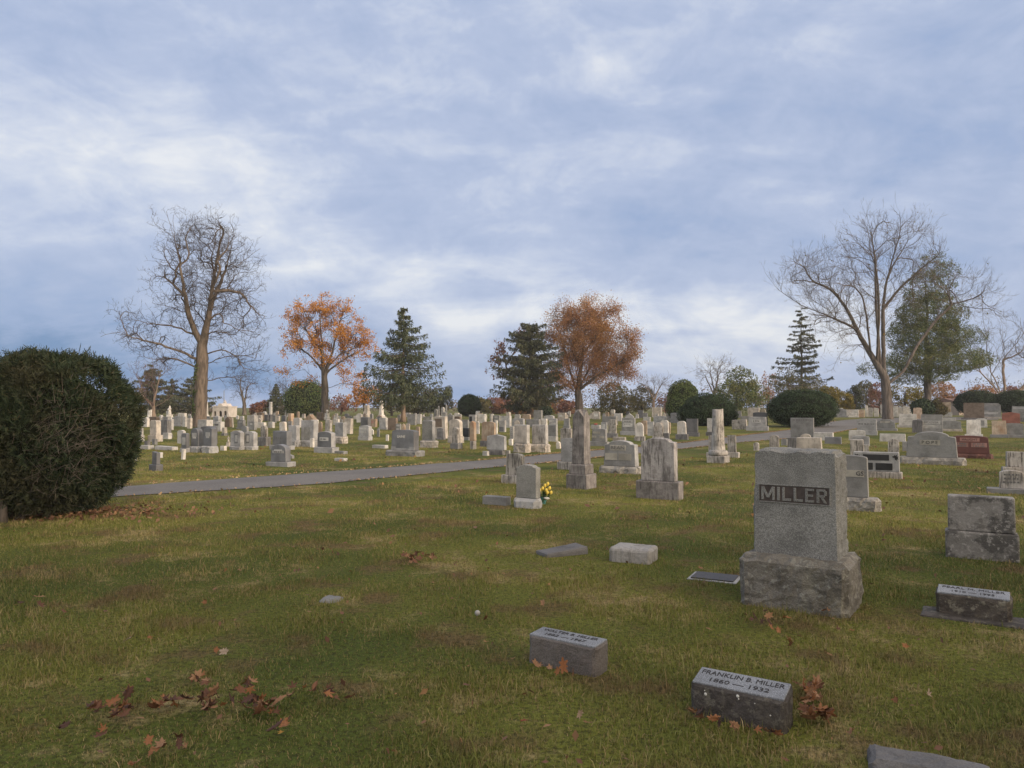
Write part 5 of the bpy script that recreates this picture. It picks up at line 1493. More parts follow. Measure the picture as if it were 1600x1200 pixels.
    S(922, 938, 664, 670, 'flat', 'gl', 'low pale marker with red flowers on it', name='grave_marker', cat='marker', t=.3)
    S(938, 948.5, 660, 677, 'flat', 'gr', 'grey stone with square pale panel left of the streaked slab', p=[(-.1, .6, .7, .45, 'pn')], t=.4)
    S(939, 964, 650.5, 664, 'flat', 'gm', 'wide grey stone behind the streaked white slab', t=.3)
    S(949, 962.5, 655.5, 684, 'low', 'ms', 'streaked white slab with bright right side on dark base', b=677, bx=(947, 965), bm='sl', t=.3)
    S(958, 972, 646, 658, 'flat', 'gl', 'pale square stone behind the wide grey stone', t=.4)
    S(953, 960.5, 640, 651, 'clip', 'cw', 'white capped post in front of low dark ball shrub', t=.7)
    S(925, 937.5, 643, 655, 'arch', 'mc', 'cream stone with pale panel right of the obelisk top', p=[(0, .55, .55, .4, 'cw')], t=.4)
    S(970, 992, 653, 680, 'flat', 'gr', 'grey stone with two wide pale panels on a darker face', b=674, bx=(966, 993), t=.25, face='gm', p=[(-.04, .74, .74, .2, 'pn'), (-.04, .46, .74, .26, 'pn')], ln=[(-.04, .74, .5, .06), (-.04, .5, .5, .05)])
    S(976, 990, 646, 657, 'gable', 'gr', 'pale peaked grey stone behind the two panel stone')
    S(956, 977.5, 683, 689, 'flat', 'mc', 'low broken kerb of cream stone behind the lane side stone', name='grave_marker', cat='marker', t=.3)
    S(992, 1005.5, 660.5, 689, 'round', 'cw', 'leftmost bright white rounded tablet near the lane', b=682, bx=(991, 1009), bm='mw', t=.3)
    S(1001, 1011, 657, 679, 'arch', 'mo', 'brown stained arched slab behind the leftmost white tablet')
    S(1011, 1022, 659, 681, 'flat', 'gr', 'grey stone with pale band between two white tablets', p=[(-.1, .66, .7, .3, 'pn')], t=.35)
    S(1020, 1035, 660, 686, 'round', 'mw', 'white rounded tablet, second from left near the lane', b=682, bm='mw', t=.3)
    S(1031.5, 1044.5, 656.5, 686, 'dome', 'cw', 'bright white tablet with dark base, third from left', b=677, bx=(1035, 1050), bm='sl', t=.4)
    S(1044, 1047.5, 660, 678, 'round', 'mo', 'narrow stained slab edge behind the third white tablet', t=.9)
    S(1057.5, 1072, 658, 687, 'dome', 'cw', 'bright white dished tablet on a low dark base', b=678.5, bx=(1056, 1076.5), bm='sl', t=.28)
    S(1072, 1090, 654.5, 682, 'flat', 'gd', 'dark grey upright with streaks right of the dished tablet', b=676, t=.3, tp=-.03)
    S(1020, 1042, 650, 664, 'low', 'gr', 'low wide grey stone with pale strip above the white tablets', p=[(.12, .62, .45, .25, 'pn')], t=.3)
    S(1046.5, 1064, 645, 661, 'low', 'gp', 'blue black stone with pale lines in front of stepped stone', b=658, t=.3, p=[(0, .7, .7, .15, 'gm')])
    S(1040, 1065, 643, 657, 'flat', 'mc', 'wide cream stone with stepped top behind the blue black stone', t=.3)
    S(1049, 1057, 636, 646, 'flat', 'mc', 'cream cap block crowning the stepped stone', t=.6, name='headstone')
    S(1064, 1075, 647, 656, 'clip', 'gl', 'small pale stone at the left edge of the broad yew')
    S(1018, 1034, 636.5, 652, 'flat', 'mc', 'tall cream stone with side posts left of the rounded yew', t=.3, p=[(-.42, .5, .12, .98, 'cw'), (.42, .5, .12, .98, 'cw')])
    S(996, 1005, 640.5, 653, 'slope', 'gd', 'dark slanted stone left of the tall cream stone')
    S(1004.5, 1012, 645, 654, 'flat', 'gm', 'grey block right of the dark slanted stone')
    S(1004, 1016, 651.5, 659, 'flat', 'gl', 'pale low stone below the dark slanted stone')
    # ---------------- right of the broad yew
    S(1104, 1119, 654, 681, 'flat', 'gl', 'pale stone with a green wreath behind the broken column', b=675, bm='gd', t=.3)
    S(1142, 1150, 639, 656, 'slope', 'cw', 'white leaning slab right of the broken column', t=.4)
    S(1150, 1158.5, 642, 653, 'flat', 'gm', 'grey square stone right of the white leaning slab')
    S(1168, 1186, 637, 653, 'flat', 'mc', 'cream stone with notched top left of the oval yew', t=.35)
    S(1186, 1196, 640, 652, 'flat', 'mc', 'cream block touching the left side of the oval yew')
    S(1157, 1172, 650, 657, 'low', 'gm', 'low blue grey slab below the cream notched stone', t=.4)
    S(1143, 1167, 656, 671, 'flat', 'ms', 'low tomb like marble block with dark streaks', t=.45)
    S(1176, 1198.5, 644, 666, 'low', 'gd', 'dark blue grey stone behind the pale panel stone', t=.3)
    S(1169, 1196.5, 651.5, 673, 'flat', 'gr', 'pale grey stone with light panel left of the oval yew', b=666, bx=(1166, 1200), t=.2, p=[(-.05, .55, .5, .3, 'pn')], ln=[(-.05, .55, .36, .12)])
    # ---------------- near lawn, around the lane bend
    g = dict(group=G_NEAR)
    S(1106, 1118, 680.5, 715, 'flat', 'mw', 'left thin slab standing behind the broken column', b=707, bx=(1101, 1120), t=.3, **g)
    S(1136.5, 1150, 680.5, 715, 'flat', 'mw', 'right thin slab standing behind the broken column', b=707, bx=(1134, 1157), t=.3, **g)
    S(1177, 1186, 691.5, 704, 'dome', 'mw', 'tiny tilted white stone left of the tall near monument', name='grave_marker', cat='marker', t=.6, **g)
    S(1202, 1217, 680, 698, 'dome', 'ms', 'streaked white stub behind the top of the near monument', t=.5, **g)
    S(1220, 1230, 686, 696, 'flat', 'gm', 'small grey block right of the streaked white stub', name='grave_marker', cat='marker', t=.6, **g)
    S(1230, 1247, 684, 700, 'flat', 'sl', 'dark block peeping left of the cream tomb top', name='grave_marker', cat='marker', t=.5, **g)
    S(1236, 1270.5, 653, 686, 'flat', 'gm', 'tall blue grey stone with faint cut lines above the near monument', t=.16, tp=.0, ln=[(-.02, .9, .85, .06)] + lines(7, .2, .75, .32, -.05, .022), **g)
    S(1244, 1283, 684, 704, 'flat', 'mc', 'cream tomb block just above the near monument', t=.4, tp=.06, **g)
    S(1251, 1267, 678, 692, 'dome', 'mc', 'cream arched tablet behind the cream tomb block', t=.35, **g)
    S(1271, 1301, 676, 688, 'flat', 'gl', 'low rough pale block right of the blue grey stone', name='grave_marker', cat='marker', t=.4, **g)
    S(1289, 1314, 683, 693.5, 'flat', 'gp', 'low blue grey block with dark face beside the rough pale block', name='grave_marker', cat='marker', t=.5, **g)
    S(1340, 1368.5, 654, 680, 'low', 'gr', 'grey stone with long pale name on stepped base by the lane end', b=673, bx=(1343, 1373), t=.2, txt=[], ln=[(-.02, .55, .8, .1)], **g)
    S(1369, 1397.5, 655.5, 673, 'serp', 'gm', 'grey stone with tan strip at the foot of the wide bare tree', b=669.5, bx=(1367, 1401), t=.15, tp=.06, p=[(-.0, .72, .5, .2, 'pd')], **g)
    S(1327, 1351, 672, 688, 'low', 'gl', 'pale low stone with slight arch behind the notched block', t=.2, **g)
    S(1332, 1357.5, 681, 697, 'low', 'gr', 'grey block with dark notch behind the streaked post', t=.2, p=[(.0, .45, .4, .5, 'gd')], **g)
    S(1329.5, 1349.5, 687, 715, 'flat', 'ms', 'square streaked marble post behind the black panel memorial', t=.5, **g)
    S(1350, 1357.5, 695, 708, 'flat', 'ms', 'small stub right of the square streaked post', name='grave_marker', cat='marker', t=.6, **g)
    S(1376, 1413, 678, 690, 'flat', 'gl', 'long low pale block left of the large green grey stone', name='grave_marker', cat='marker', t=.25, **g)
    S(1388, 1404, 686, 712, 'dome', 'ms', 'streaked rounded post left of the large green grey stone', t=.55, **g)
    S(1410.5, 1421, 690, 705, 'flat', 'gm', 'small grey slab at the left edge of the large green grey stone', name='grave_marker', cat='marker', t=.5, **g)
    S(1406, 1431, 647, 668, 'flat', 'gl', 'pale square stone right of the wide bare trunk', b=664, t=.2, ln=lines(3, .3, .8, .6), **g)
    S(1426, 1441, 656, 676, 'arch', 'sl', 'weathered dark stump left of the pale two panel stone', t=.5, **g)
    S(1441, 1471, 648, 676, 'flat', 'gr', 'pale two panel stone with a cut name, above the green grey stone', t=.14, tp=.01, face='gm', p=[(-.02, .57, .8, .2, 'pn'), (-.02, .33, .9, .2, 'pn')], txt=[('HOOVER', -.02, .57, .12, 'mid')], **g)
    S(1471, 1500, 657.5, 674, 'low', 'gm', 'low grey stone right of the pale two panel stone', b=670.5, bx=(1472, 1504), bm='mc', t=.18, **g)
    S(1470, 1492, 653, 662, 'flat', 'gl', 'pale low ledge behind the low grey stone', name='grave_marker', cat='marker', t=.3, **g)
    S(1512, 1531.5, 656, 682, 'low', 'cw', 'whitish square slab behind the red stone', b=678.5, t=.14, **g)
    S(1526, 1541.5, 654, 668, 'clip', 'gl', 'small pale framed stone right of the whitish slab', t=.25, p=[(-.05, .5, .6, .6, 'gm')], **g)
    S(1508, 1535.5, 629.5, 656, 'flat', 'br', 'large plain dark brown stone in front of the right hedge', t=.2, b=653, bm='sl', tp=-.01, **g)
    S(1536, 1562, 630, 654.5, 'clip', 'gm', 'grey stone with flower panel and pale strip by the hedge', b=651.5, bx=(1536, 1567), bm='mc', t=.15, tp=.03, p=[(0, .62, .8, .3, 'gp'), (0, .28, .7, .16, 'pn')], **g)
    S(1552, 1571.5, 657.5, 684, 'flat', 'mo', 'tan grey upright slab left of the green grey low stone', b=679, bx=(1550, 1575), bm='gm', t=.2, **g)
    S(1568, 1592, 644, 664, 'peak', 'pk', 'salmon red stone near the right edge', t=.12, b=661, bm='rr', **g)
    S(1571, 1597.5, 661.5, 684, 'low', 'gm', 'green grey low stone in front of the salmon red stone', b=679.5, bx=(1574, 1606), t=.14, **g)
    S(1583.5, 1612, 635, 659, 'flat', 'gm', 'grey stone cut by the right edge, behind the salmon stone', b=653, bm='sl', t=.2, p=[(0, .85, .9, .12, 'gr')], **g)
    S(1472, 1485, 628.5, 651, 'flat', 'mo', 'tall tan stone in front of the small house', b=644, bx=(1472, 1488), bm='gl', t=.2, **g)
    S(1427.5, 1440, 637, 655, 'arch', 'mo', 'tan arched stone right of the wide bare trunk', t=.3, **g)
    S(1449, 1461.5, 636, 652, 'flat', 'cw', 'bright white stone at the foot of the white pine', t=.3, **g)
    # beyond the lane on the right
    S(1304, 1322, 639, 652, 'arch', 'gr', 'grey rounded stone right of the oval yew', t=.3, b=650)
    S(1310, 1317, 637.5, 645, 'flat', 'cw', 'white cap behind the grey rounded stone')
    S(1321, 1341, 640, 652, 'flat', 'cw', 'long whitish slab right of the grey rounded stone', t=.3)
    S(1340, 1350, 640, 652, 'peak', 'mo', 'brown edged stone right of the long whitish slab', t=.5)
    S(1352.5, 1356.5, 633.5, 646, 'clip', 'cw', 'white slim post with cap left of the wide bare trunk', t=.8)
    S(1355.5, 1363.5, 637, 649, 'clip', 'gl', 'pale stone right of the slim white post')
    S(1366, 1373, 637, 650, 'slope', 'cw', 'white upright just left of the wide bare trunk', t=.5)
    S(1376, 1381, 632, 648, 'clip', 'gl', 'pale pointed stone touching the wide bare trunk', t=.6)
    for i_, (a, c_, yt, mt, lb) in enumerate([(1396, 1403, 635, 'cw', 'first white stone right of the wide bare trunk'), (1403.5, 1411, 636, 'gl', 'second pale stone right of the wide bare trunk'), (1411.5, 1417, 634, 'cw', 'third white stone right of the wide bare trunk'), (1417.5, 1424, 635.5, 'cw', 'fourth white stone right of the wide bare trunk')]):
        S(a, c_, yt, 650, 'clip', mt, lb, t=.4)
    # ---------------- the stones on this side of the lane
    S(1420, 1491, 675, 726, 'serp', 'gm', 'large green grey granite stone reading POPE on rough base', b=715, bx=(1411, 1502), bm='gs', t=.22, tp=.07, face='gm', rough=True,
      p=[(-.03, .58, .4, .2, 'pd')], txt=[('P O P E', -.03, .58, .125, 'ink', .31)], **g)
    r_, die, q = S(1489, 1542, 681, 716.5, 'low', 'rd', 'dark red granite stone reading VAUGHT with pink panels', b=709, bx=(1491, 1552), bm='rr', t=.22, tp=.06, rough=True,
      p=[(.0, .78, .5, .2, 'pp'), (-.235, .49, .4, .24, 'pp'), (.235, .49, .4, .24, 'pp')], txt=[('VAUGHT', .0, .78, .12, 'ink', .4)], ln=[(-.235, .55, .3, .07), (-.235, .43, .3, .07), (.235, .55, .3, .07), (.235, .43, .3, .07)], **g)
    r_, die, q = S(1336, 1402, 707, 747, 'flat', 'gr', 'low memorial with black panels, behind the lettered green stone', b=737, bx=(1340, 1413), bm='mw', t=.2, tp=.02,
      p=[(-.0, .74, .56, .3, 'bk'), (-.2, .27, .26, .36, 'bk'), (.17, .27, .36, .36, 'bk')], **g)
    mb = MB()                                       # dark cut leaf sprays in its upper corners
    for sx in (-1, 1):
        for a_, l_ in ((.3, .1), (.9, .09), (-.3, .1), (1.5, .07), (-.9, .08), (2.4, .06)):
            cx, cz = sx * .395 * q['W'], q['hb'] + .74 * q['H']
            dx, dz = math.cos(a_) * sx, math.sin(a_)
            b0 = len(mb.v)
            mb.v += [(cx, q['yf'] - .004, cz), (cx + dx * l_ * .5 - dz * .02, q['yf'] - .006, cz + dz * l_ * .5 + dx * .02), (cx + dx * l_, q['yf'] - .004, cz + dz * l_), (cx + dx * l_ * .5 + dz * .02, q['yf'] - .006, cz + dz * l_ * .5 - dx * .02)]
            mb.f.append([b0, b0 + 1, b0 + 2, b0 + 3])
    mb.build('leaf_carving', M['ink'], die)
    S(1289, 1354, 712, 797, 'low', 'gm', 'olive grey stone half hidden by the tall near monument, letters GS', b=777, bx=(1282, 1374), bm='gs', t=.2, tp=.03, rough=True,
      p=[(.10, .57, .62, .16, 'pd')], txt=[('GS', .32, .57, .10, 'ink')], **g)
    S(1577, 1625, 707, 742, 'flat', 'ms', 'streaked thick marble stone cut by the right edge', b=731, bm='mw', t=.3, **g)
    S(1565, 1598, 736, 772, 'arch', 'mw', 'small arched marble stone with faint cut letters, right edge', b=764, bx=(1545, 1612), bm='gm', t=.25, ln=[(0, .78, .62, .09), (0, .56, .6, .1), (0, .36, .7, .09)], **g)
    S(1489, 1580, 778, 875, 'flat', 'pb', 'thick weathered pulpit stone on a long base, right', b=833, bx=(1485, 1584), bm='pb', t=.3, tp=.015, lean=False, **g)
    S(998, 1055.5, 685, 780, 'serp', 'mv', 'tall grey veined marble stone on a brown block base', b=752, bx=(992, 1066), bm='ob', t=.27, tp=.02, **g)
    S(939, 994, 689, 740, 'serp', 'gr', 'wide granite stone reading BEAN with two lower panels', b=729, bx=(931, 999), bm='gs', t=.3, tp=.06, face='gm', rough=True,
      p=[(-.05, .72, .5, .2, 'pd'), (-.26, .37, .38, .26, 'pd'), (.17, .37, .38, .26, 'pd')], txt=[('BEAN', -.05, .72, .13, 'mid', .42)], **g)
    S(874, 909, 685, 734, 'low', 'gr', 'grey arched marble stone with dark top behind the obelisk', b=722, bx=(867, 915), bm='mw', t=.2, ln=lines(3, .45, .8, .3, .1, .03), **g)
    S(785, 815, 709, 756, 'arch', 'ms', 'black streaked marble stone behind the blue grey headstone', b=743, bx=(778, 822), bm='mw', t=.32, **g)
    S(801, 840, 727, 794, 'serp', 'ml', 'blue grey granite headstone beside the yellow tulips', b=779, bx=(798, 843), bm='gr', t=.42, **g, rough=True)
    S(749, 795, 776, 789, 'flat', 'gm', 'low rough kerb stone left of the blue grey headstone', name='grave_marker', cat='marker', t=.35, **g)

    # the crowded far rows: small stones that nothing in the picture tells apart, by stretch
    rng = random.Random(21)
    def crowd(x0, x1, n, label, group, y0=650, y1=659):
        for _ in range(n):
            x = rng.uniform(x0, x1); w_ = rng.uniform(4, 9); yb = rng.uniform(y0, y1); h_ = rng.uniform(5, 9.5)
            stone(x - w_ / 2, x + w_ / 2, yb - h_, yb, rng.choice(['flat', 'flat', 'arch', 'round', 'low', 'peak', 'clip', 'dome']), rng.choice(['gl', 'gr', 'mc', 'cw', 'gm', 'mw', 'mo', 'gl', 'gd']), label, group=group, t=rng.uniform(.3, .6))
    crowd(238, 310, 9, 'small headstone in the far rows left of the tall bare tree', 'far rows left of the tall bare tree')
    crowd(330, 440, 15, 'small headstone in the far rows between bare tree and cedar', 'far rows between bare tree and cedar')
    crowd(450, 600, 17, 'small headstone in the far rows around the orange maple', 'far rows around the orange maple')
    crowd(610, 790, 17, 'small headstone in the far rows between spruce and dark pine', 'far rows between spruce and pine')
    crowd(860, 1050, 16, 'small headstone in the far rows beyond the obelisk', 'far rows beyond the obelisk', 648.5, 656)

def shaft(xl, xr, yt, yb, label, mat, tops=('point', .12), taper=.35, base=None, name='obelisk', cat='obelisk', yaw=-30, group='tall monuments'):
    """a tall square tapering shaft, pointed or plain, on stepped blocks"""
    P = at((xl + xr) / 2, max(yb, 650.6)); k = P.y / F
    w_ = (xr - xl) * k / 1.25; H = (max(yb, 650.6) - yt) * k
    root = tag(empty(name, P + Vector((0, w_ * .6, 0)), R(yaw)), label, cat, group)
    hb = (base or 0) * H
    if base:
        MB().loft([(w_ * .95, w_ * .95, -.05), (w_ * .95, w_ * .95, hb * .55)]).build('base', M[mat], root, bevel=.02)
        MB().loft([(w_ * .72, w_ * .72, hb * .55), (w_ * .72, w_ * .72, hb), (w_ * .62, w_ * .62, hb + .04)]).build('plinth', M[mat], root, bevel=.015)
    kind, ph = tops
    h0 = w_ / 2; h1 = h0 * (1 - taper)
    rings = [(h0, h0, hb + (.04 if base else -.05)), (h1, h1, H * (1 - (ph if kind == 'point' else 0)))]
    if kind == 'point': rings.append((.01, .01, H))
    MB().loft(rings).build('shaft', M[mat], root, bevel=.01)
    return root, w_, H
def figure(px, yt, yb, label, mat='cw'):
    """a small robed stone figure on its pedestal"""
    P = at(px, max(yb, 650.6)); k = P.y / F; H = (max(yb, 650.6) - yt) * k
    root = tag(empty('statue', P, R(-20)), label, 'statue', 'tall monuments')
    pw = H * .2
    MB().loft([(pw, pw, -.05), (pw, pw, H * .12), (pw * .8, pw * .8, H * .15), (pw * .72, pw * .72, H * .38), (pw * .9, pw * .9, H * .42)]).build('pedestal', M[mat], root, bevel=.01)
    mb = MB()
    z0 = H * .42; h = H * .58
    mb.lathe([(h * .19, z0), (h * .17, z0 + h * .2), (h * .14, z0 + h * .45), (h * .16, z0 + h * .62), (h * .15, z0 + h * .74), (h * .06, z0 + h * .8), (h * .055, z0 + h * .83), (h * .085, z0 + h * .88), (h * .085, z0 + h * .95), (h * .03, z0 + h)], 14)
    mb.tube([(h * .14, 0, z0 + h * .72), (h * .26, -h * .1, z0 + h * .6), (h * .22, -h * .2, z0 + h * .72)], [h * .055, h * .05, h * .035], 7)
    mb.tube([(-h * .14, 0, z0 + h * .72), (-h * .22, -h * .05, z0 + h * .55), (-h * .12, -h * .17, z0 + h * .5)], [h * .055, h * .05, h * .035], 7)
    mb.build('figure', M[mat], root, smooth=True)
    return root

def build_monuments():
    # tall shafts, far
    shaft(229, 234.5, 640, 655, 'slim pale shaft below the reddish forked tree at left', 'cw', ('flat', 0), .2)
    shaft(318.5, 324, 627.5, 654, 'white tapering column right of the tall bare trunk', 'cw', ('flat', 0), .35, base=.2)
    r0, w_, H = shaft(419.5, 424.5, 628, 658, 'plain tall grey shaft on a dark base, left of the small spruce', 'gl', ('flat', 0), .12, base=.32)
    for ch in r0.children:
        if ch.name.startswith(('base', 'plinth')): ch.data.materials[0] = M['gd']
    shaft(445, 448, 637, 651, 'small white pointed obelisk left of the rounded cedar', 'cw', ('point', .1), .4)
    shaft(591.5, 599, 622.5, 654, 'bright white pointed obelisk left of the spruce trunk', 'cw', ('point', .08), .45, base=.16)
    shaft(683.5, 687, 634, 652, 'narrow grey pointed shaft between the domed tablets', 'gm', ('point', .08), .3)
    shaft(695.5, 699.5, 631, 651, 'white sharp obelisk right of the domed tablets', 'cw', ('point', .12), .45)
    shaft(1003, 1008, 1000, 1000, '', 'gm') if False else None
    # stepped monument under the small orange maple
    P = at(571, 653); k = P.y / F
    root = tag(empty('stepped_monument', P + Vector((0, .8, 0)), R(-25)), 'pale stepped monument with a wreath, under the small orange maple', 'monument', 'tall monuments')
    a = 11 * k / 2
    MB().loft([(a, a, -.05), (a, a, 5 * k), (a * .8, a * .8, 6 * k), (a * .72, a * .72, 10 * k)]).build('base', M['mc'], root, bevel=.02)
    MB().loft([(a * .6, a * .6, 10 * k), (a * .5, a * .5, 15 * k), (a * .55, a * .55, 15.5 * k), (a * .55, a * .55, 20 * k)]).build('shaft', M['mc'], root, bevel=.02)
    mb = MB(); rr_ = a * .35
    mb.tube([(rr_ * math.cos(t_), -a - .03, 4.5 * k + rr_ * math.sin(t_)) for t_ in np.linspace(0, 6.1, 16)], [rr_ * .3] * 16, 6)
    mb.build('wreath', M['br'], root)
    # urn stone before the maple trunk
    P = at(511, 656); k = P.y / F
    root = tag(empty('urn_monument', P, R(-30)), 'white pillar topped by an urn, at the orange maple trunk', 'monument', 'tall monuments')
    MB().loft([(3.6 * k, 3.6 * k, -.05), (3.6 * k, 3.6 * k, 4 * k), (2.7 * k, 2.7 * k, 4.5 * k), (2.6 * k, 2.6 * k, 10 * k), (3.2 * k, 3.2 * k, 10.6 * k)]).build('pedestal', M['cw'], root, bevel=.02)
    MB().lathe([(1.2 * k, 10.6 * k), (.8 * k, 11.3 * k), (2.2 * k, 13 * k), (2.4 * k, 14 * k), (1.6 * k, 14.8 * k), (.3 * k, 16 * k)], 14).build('urn', M['cw'], root, smooth=True)
    figure(265, 634, 657, 'white carved statue on a pedestal, left of the tall bare tree')
    figure(452, 637.5, 651, 'small white statue beside the rounded cedar')
    figure(357, 681, 698, 'small weathered cross like figure left of the niche granite stone', 'mc')
    figure(662.5, 646, 653, 'tiny white urn figure right of the spruce trunk')
    # pale arched building
    P = at(346.5, 652); k = P.y / F
    root = tag(empty('mausoleum', P + Vector((0, .9, 0)), R(-12)), 'pale pink arched building with gabled roof and finial, beyond the graves', 'building')
    W2 = 13.5 * k; D = .9; Hb = 16 * k
    mb = MB()
    ar = [(-9.3, 2.1), (0.2, 2.6), (8.6, 2.5)]
    # front wall as piers and an upper band, so the arches are true openings
    xs = [-W2]
    for cx, hw in ar: xs += [(cx - hw) * k, (cx + hw) * k]
    xs.append(W2)
    for i in range(0, len(xs), 2): mb.box(xs[i], xs[i + 1], -D, -D + .2, -.1, 9 * k)
    for cx, hw in ar:
        n = 8; top = 12.2 * k
        pr = [((cx - hw) * k, top), ((cx - hw) * k, 7.6 * k)] + [((cx - hw * math.cos(math.pi * q / n)) * k, (7.6 + hw * .95 * math.sin(math.pi * q / n)) * k) for q in range(1, n)] + [((cx + hw) * k, 7.6 * k), ((cx + hw) * k, top)]
        for q in range(1, len(pr) - 2):
            x0, z0 = pr[q]; x1, z1 = pr[q + 1]
            b0 = len(mb.v)
            mb.v += [(x0, -D, z0), (x1, -D, z1), (x1, -D, top), (x0, -D, top), (x0, -D + .2, z0), (x1, -D + .2, z1), (x1, -D + .2, top), (x0, -D + .2, top)]
            for f in ((0, 1, 2, 3), (5, 4, 7, 6), (0, 4, 5, 1)): mb.f.append([b0 + t_ for t_ in f])
    for i in range(0, len(xs), 2): mb.box(xs[i], xs[i + 1], -D, -D + .2, 9 * k, 12.2 * k)
    mb.box(-W2, W2, -D - .002, -D + .2, 12.2 * k, Hb)
    mb.box(-W2, -W2 + .15, -D + .2, D, -.1, Hb); mb.box(W2 - .15, W2, -D + .2, D, -.1, Hb); mb.box(-W2 + .15, W2 - .15, D - .2, D, -.1, Hb)
    M['pinkwall'] = plain_mat('pale pink stone', (.66, .60, .54), var=.2, scale=2)
    M['void'] = plain_mat('dark interior', (.05, .045, .04), rough=1)
    mb.build('wall', M['pinkwall'], root)
    MB().box(-W2 - .06, W2 + .06, -D - .07, D + .07, Hb, Hb + 1.3 * k).build('cornice', M['pinkwall'], root, bevel=.03)
    MB().prism([(-5.2 * k, Hb + 1.3 * k), (5.2 * k, Hb + 1.3 * k), (2.4 * k, Hb + 5.6 * k), (-2.4 * k, Hb + 5.6 * k)], -D - .05, D).build('gable', M['pinkwall'], root, bevel=.03)
    MB().loft([(1.9 * k, 1.9 * k, Hb + 5.6 * k), (1.9 * k, 1.9 * k, Hb + 8 * k), (1.0 * k, 1.0 * k, Hb + 9 * k), (.8 * k, .8 * k, Hb + 11 * k)]).build('finial', M['pinkwall'], root)
    for sx in (-1, 1):
        MB().lathe([(.9 * k, Hb + 1.3 * k), (1.1 * k, Hb + 2.2 * k), (.3 * k, Hb + 3.4 * k)], 10, cx=sx * (W2 - .2), cy=-D + .2).build('corner_ball', M['pinkwall'], root)
        MB().prism([(sx * W2, -.1), (sx * (W2 + 2.8 * k), -.1), (sx * W2, 9 * k)][::1 if sx > 0 else -1], -D, -D + .3).build('buttress', M['pinkwall'], root)
    P2 = place(350, 118)
    fp = tag(empty('flagpole', P2), 'thin grey pole behind the pale arched building', 'pole')
    MB().lathe([(.07, -.1), (.05, 3.6), (.03, 3.6)], 8).build('pole', M['gm'], fp)
    MB().lathe([(.01, 3.6), (.07, 3.66), (.07, 3.72), (.01, 3.8)], 8).build('finial', M['gm'], fp)
    # low open shelter beyond the spruce
    P = place(655, 118); k = P.y / F
    root = tag(empty('shelter', P), 'low long open shelter with dark roof, right of the spruce trunk', 'shelter')
    MB().prism([(-19 * k, 3.0 * k), (19 * k, 3.0 * k), (16 * k, 6.4 * k), (-16 * k, 6.4 * k)], -2.6, 2.6).build('roof', M['void'], root)
    for x in (-16, -6, 5, 16):
        for y in (-2, 2): MB().box(x * k - .08, x * k + .08, y - .08, y + .08, -.1, 3 * k).build('post', M['br'], root)
    # small house at the right, beyond the white pine
    P = place(1490, 112); k = P.y / F
    root = tag(empty('house', P, R(8)), 'small tan house with brown roof, between white pine trunk and hedge', 'house')
    M['siding'] = plain_mat('tan siding', (.42, .34, .27), var=.15, scale=2); M['roofing'] = plain_mat('brown shingles', (.22, .125, .09), var=.3, scale=3)
    MB().box(-16 * k, 9 * k, -3, 3, -.2, 19 * k).build('wall', M['siding'], root)
    MB().box(-16.5 * k, 9.5 * k, -3.35, -3.2, 18.2 * k, 19.6 * k).build('fascia', M['cw'], root)
    mb = MB(); mb.v = [(-17 * k, -3.4, 19.1 * k), (10 * k, -3.4, 19.1 * k), (10 * k, 0, 26 * k), (-17 * k, 0, 26 * k), (-17 * k, 3.4, 19.1 * k), (10 * k, 3.4, 19.1 * k)]
    mb.f = [[0, 1, 2, 3], [3, 2, 5, 4], [0, 3, 4], [1, 5, 2], [0, 4, 5, 1]]
    mb.build('roof', M['roofing'], root)
    f = MB().box(-10 * k, -5 * k, -3.06, -2.9, 8 * k, 15 * k).build('window', M['cw'], root)
    MB().box(-9.5 * k, -5.5 * k, -3.09, -3.0, 8.6 * k, 14.4 * k).build('pane', M['bk'], f)
    # the big square obelisk by the lane
    P = at(910, 766); k = P.y / F
    yaw = -33
    root = tag(empty('obelisk', P + Vector((0.02, .42, 0)), R(yaw)), 'thick square blackened obelisk on two stepped bases, beside the BEAN stone', 'obelisk', 'tall monuments')
    FOOT.append((P.x + .02, P.y + .42, R(yaw), .52, .52))
    def wdt(px): return px * k / (math.cos(R(yaw + 5)) + abs(math.sin(R(yaw + 5)))) / 2
    z1, z2, zt, zp = 23 * k, 38.5 * k, 113 * k, 126 * k
    MB().loft([(wdt(49), wdt(49), -.05), (wdt(49), wdt(49), z1 * .93), (wdt(46), wdt(46), z1)]).build('base', M['ob'], root, bevel=.008)
    MB().loft([(wdt(40), wdt(40), z1 + .001), (wdt(39), wdt(39), z2 * .96), (wdt(35), wdt(35), z2)]).build('plinth', M['ob'], root, bevel=.008)
    a = wdt(30.5); c = wdt(27.5)
    # the head: a low cross-gable, each face ending in a point
    mb = MB(); mb.loft([(a, a, z2 + .001), (c, c, zt)])
    mb.f.pop()                                        # open top, closed by the gables
    n0 = len(mb.v)
    top = len(mb.v) - 4
    mid = [(0, -c, zp - .012), (c, 0, zp - .012), (0, c, zp - .012), (-c, 0, zp - .012)]
    mb.v += mid + [(0, 0, zp)]
    for i in range(4):
        j = (i + 1) % 4
        mb.f.append([top + i, top + j, n0 + i])
        mb.f.append([top + j, n0 + j, n0 + 4]); mb.f.append([top + j, n0 + 4, n0 + i])
    o = mb.build('shaft', M['ob'], root, bevel=.006)
    # the broken column
    P = at(1128, 724); k = P.y / F
    root = tag(empty('broken_column', P + Vector((.0, .38, 0)), R(-33)), 'broken round marble column on a drum and square base, by the lane', 'column', 'tall monuments')
    FOOT.append((P.x, P.y + .38, R(-33), .8, .8))
    hb = 13.5 * k * .98
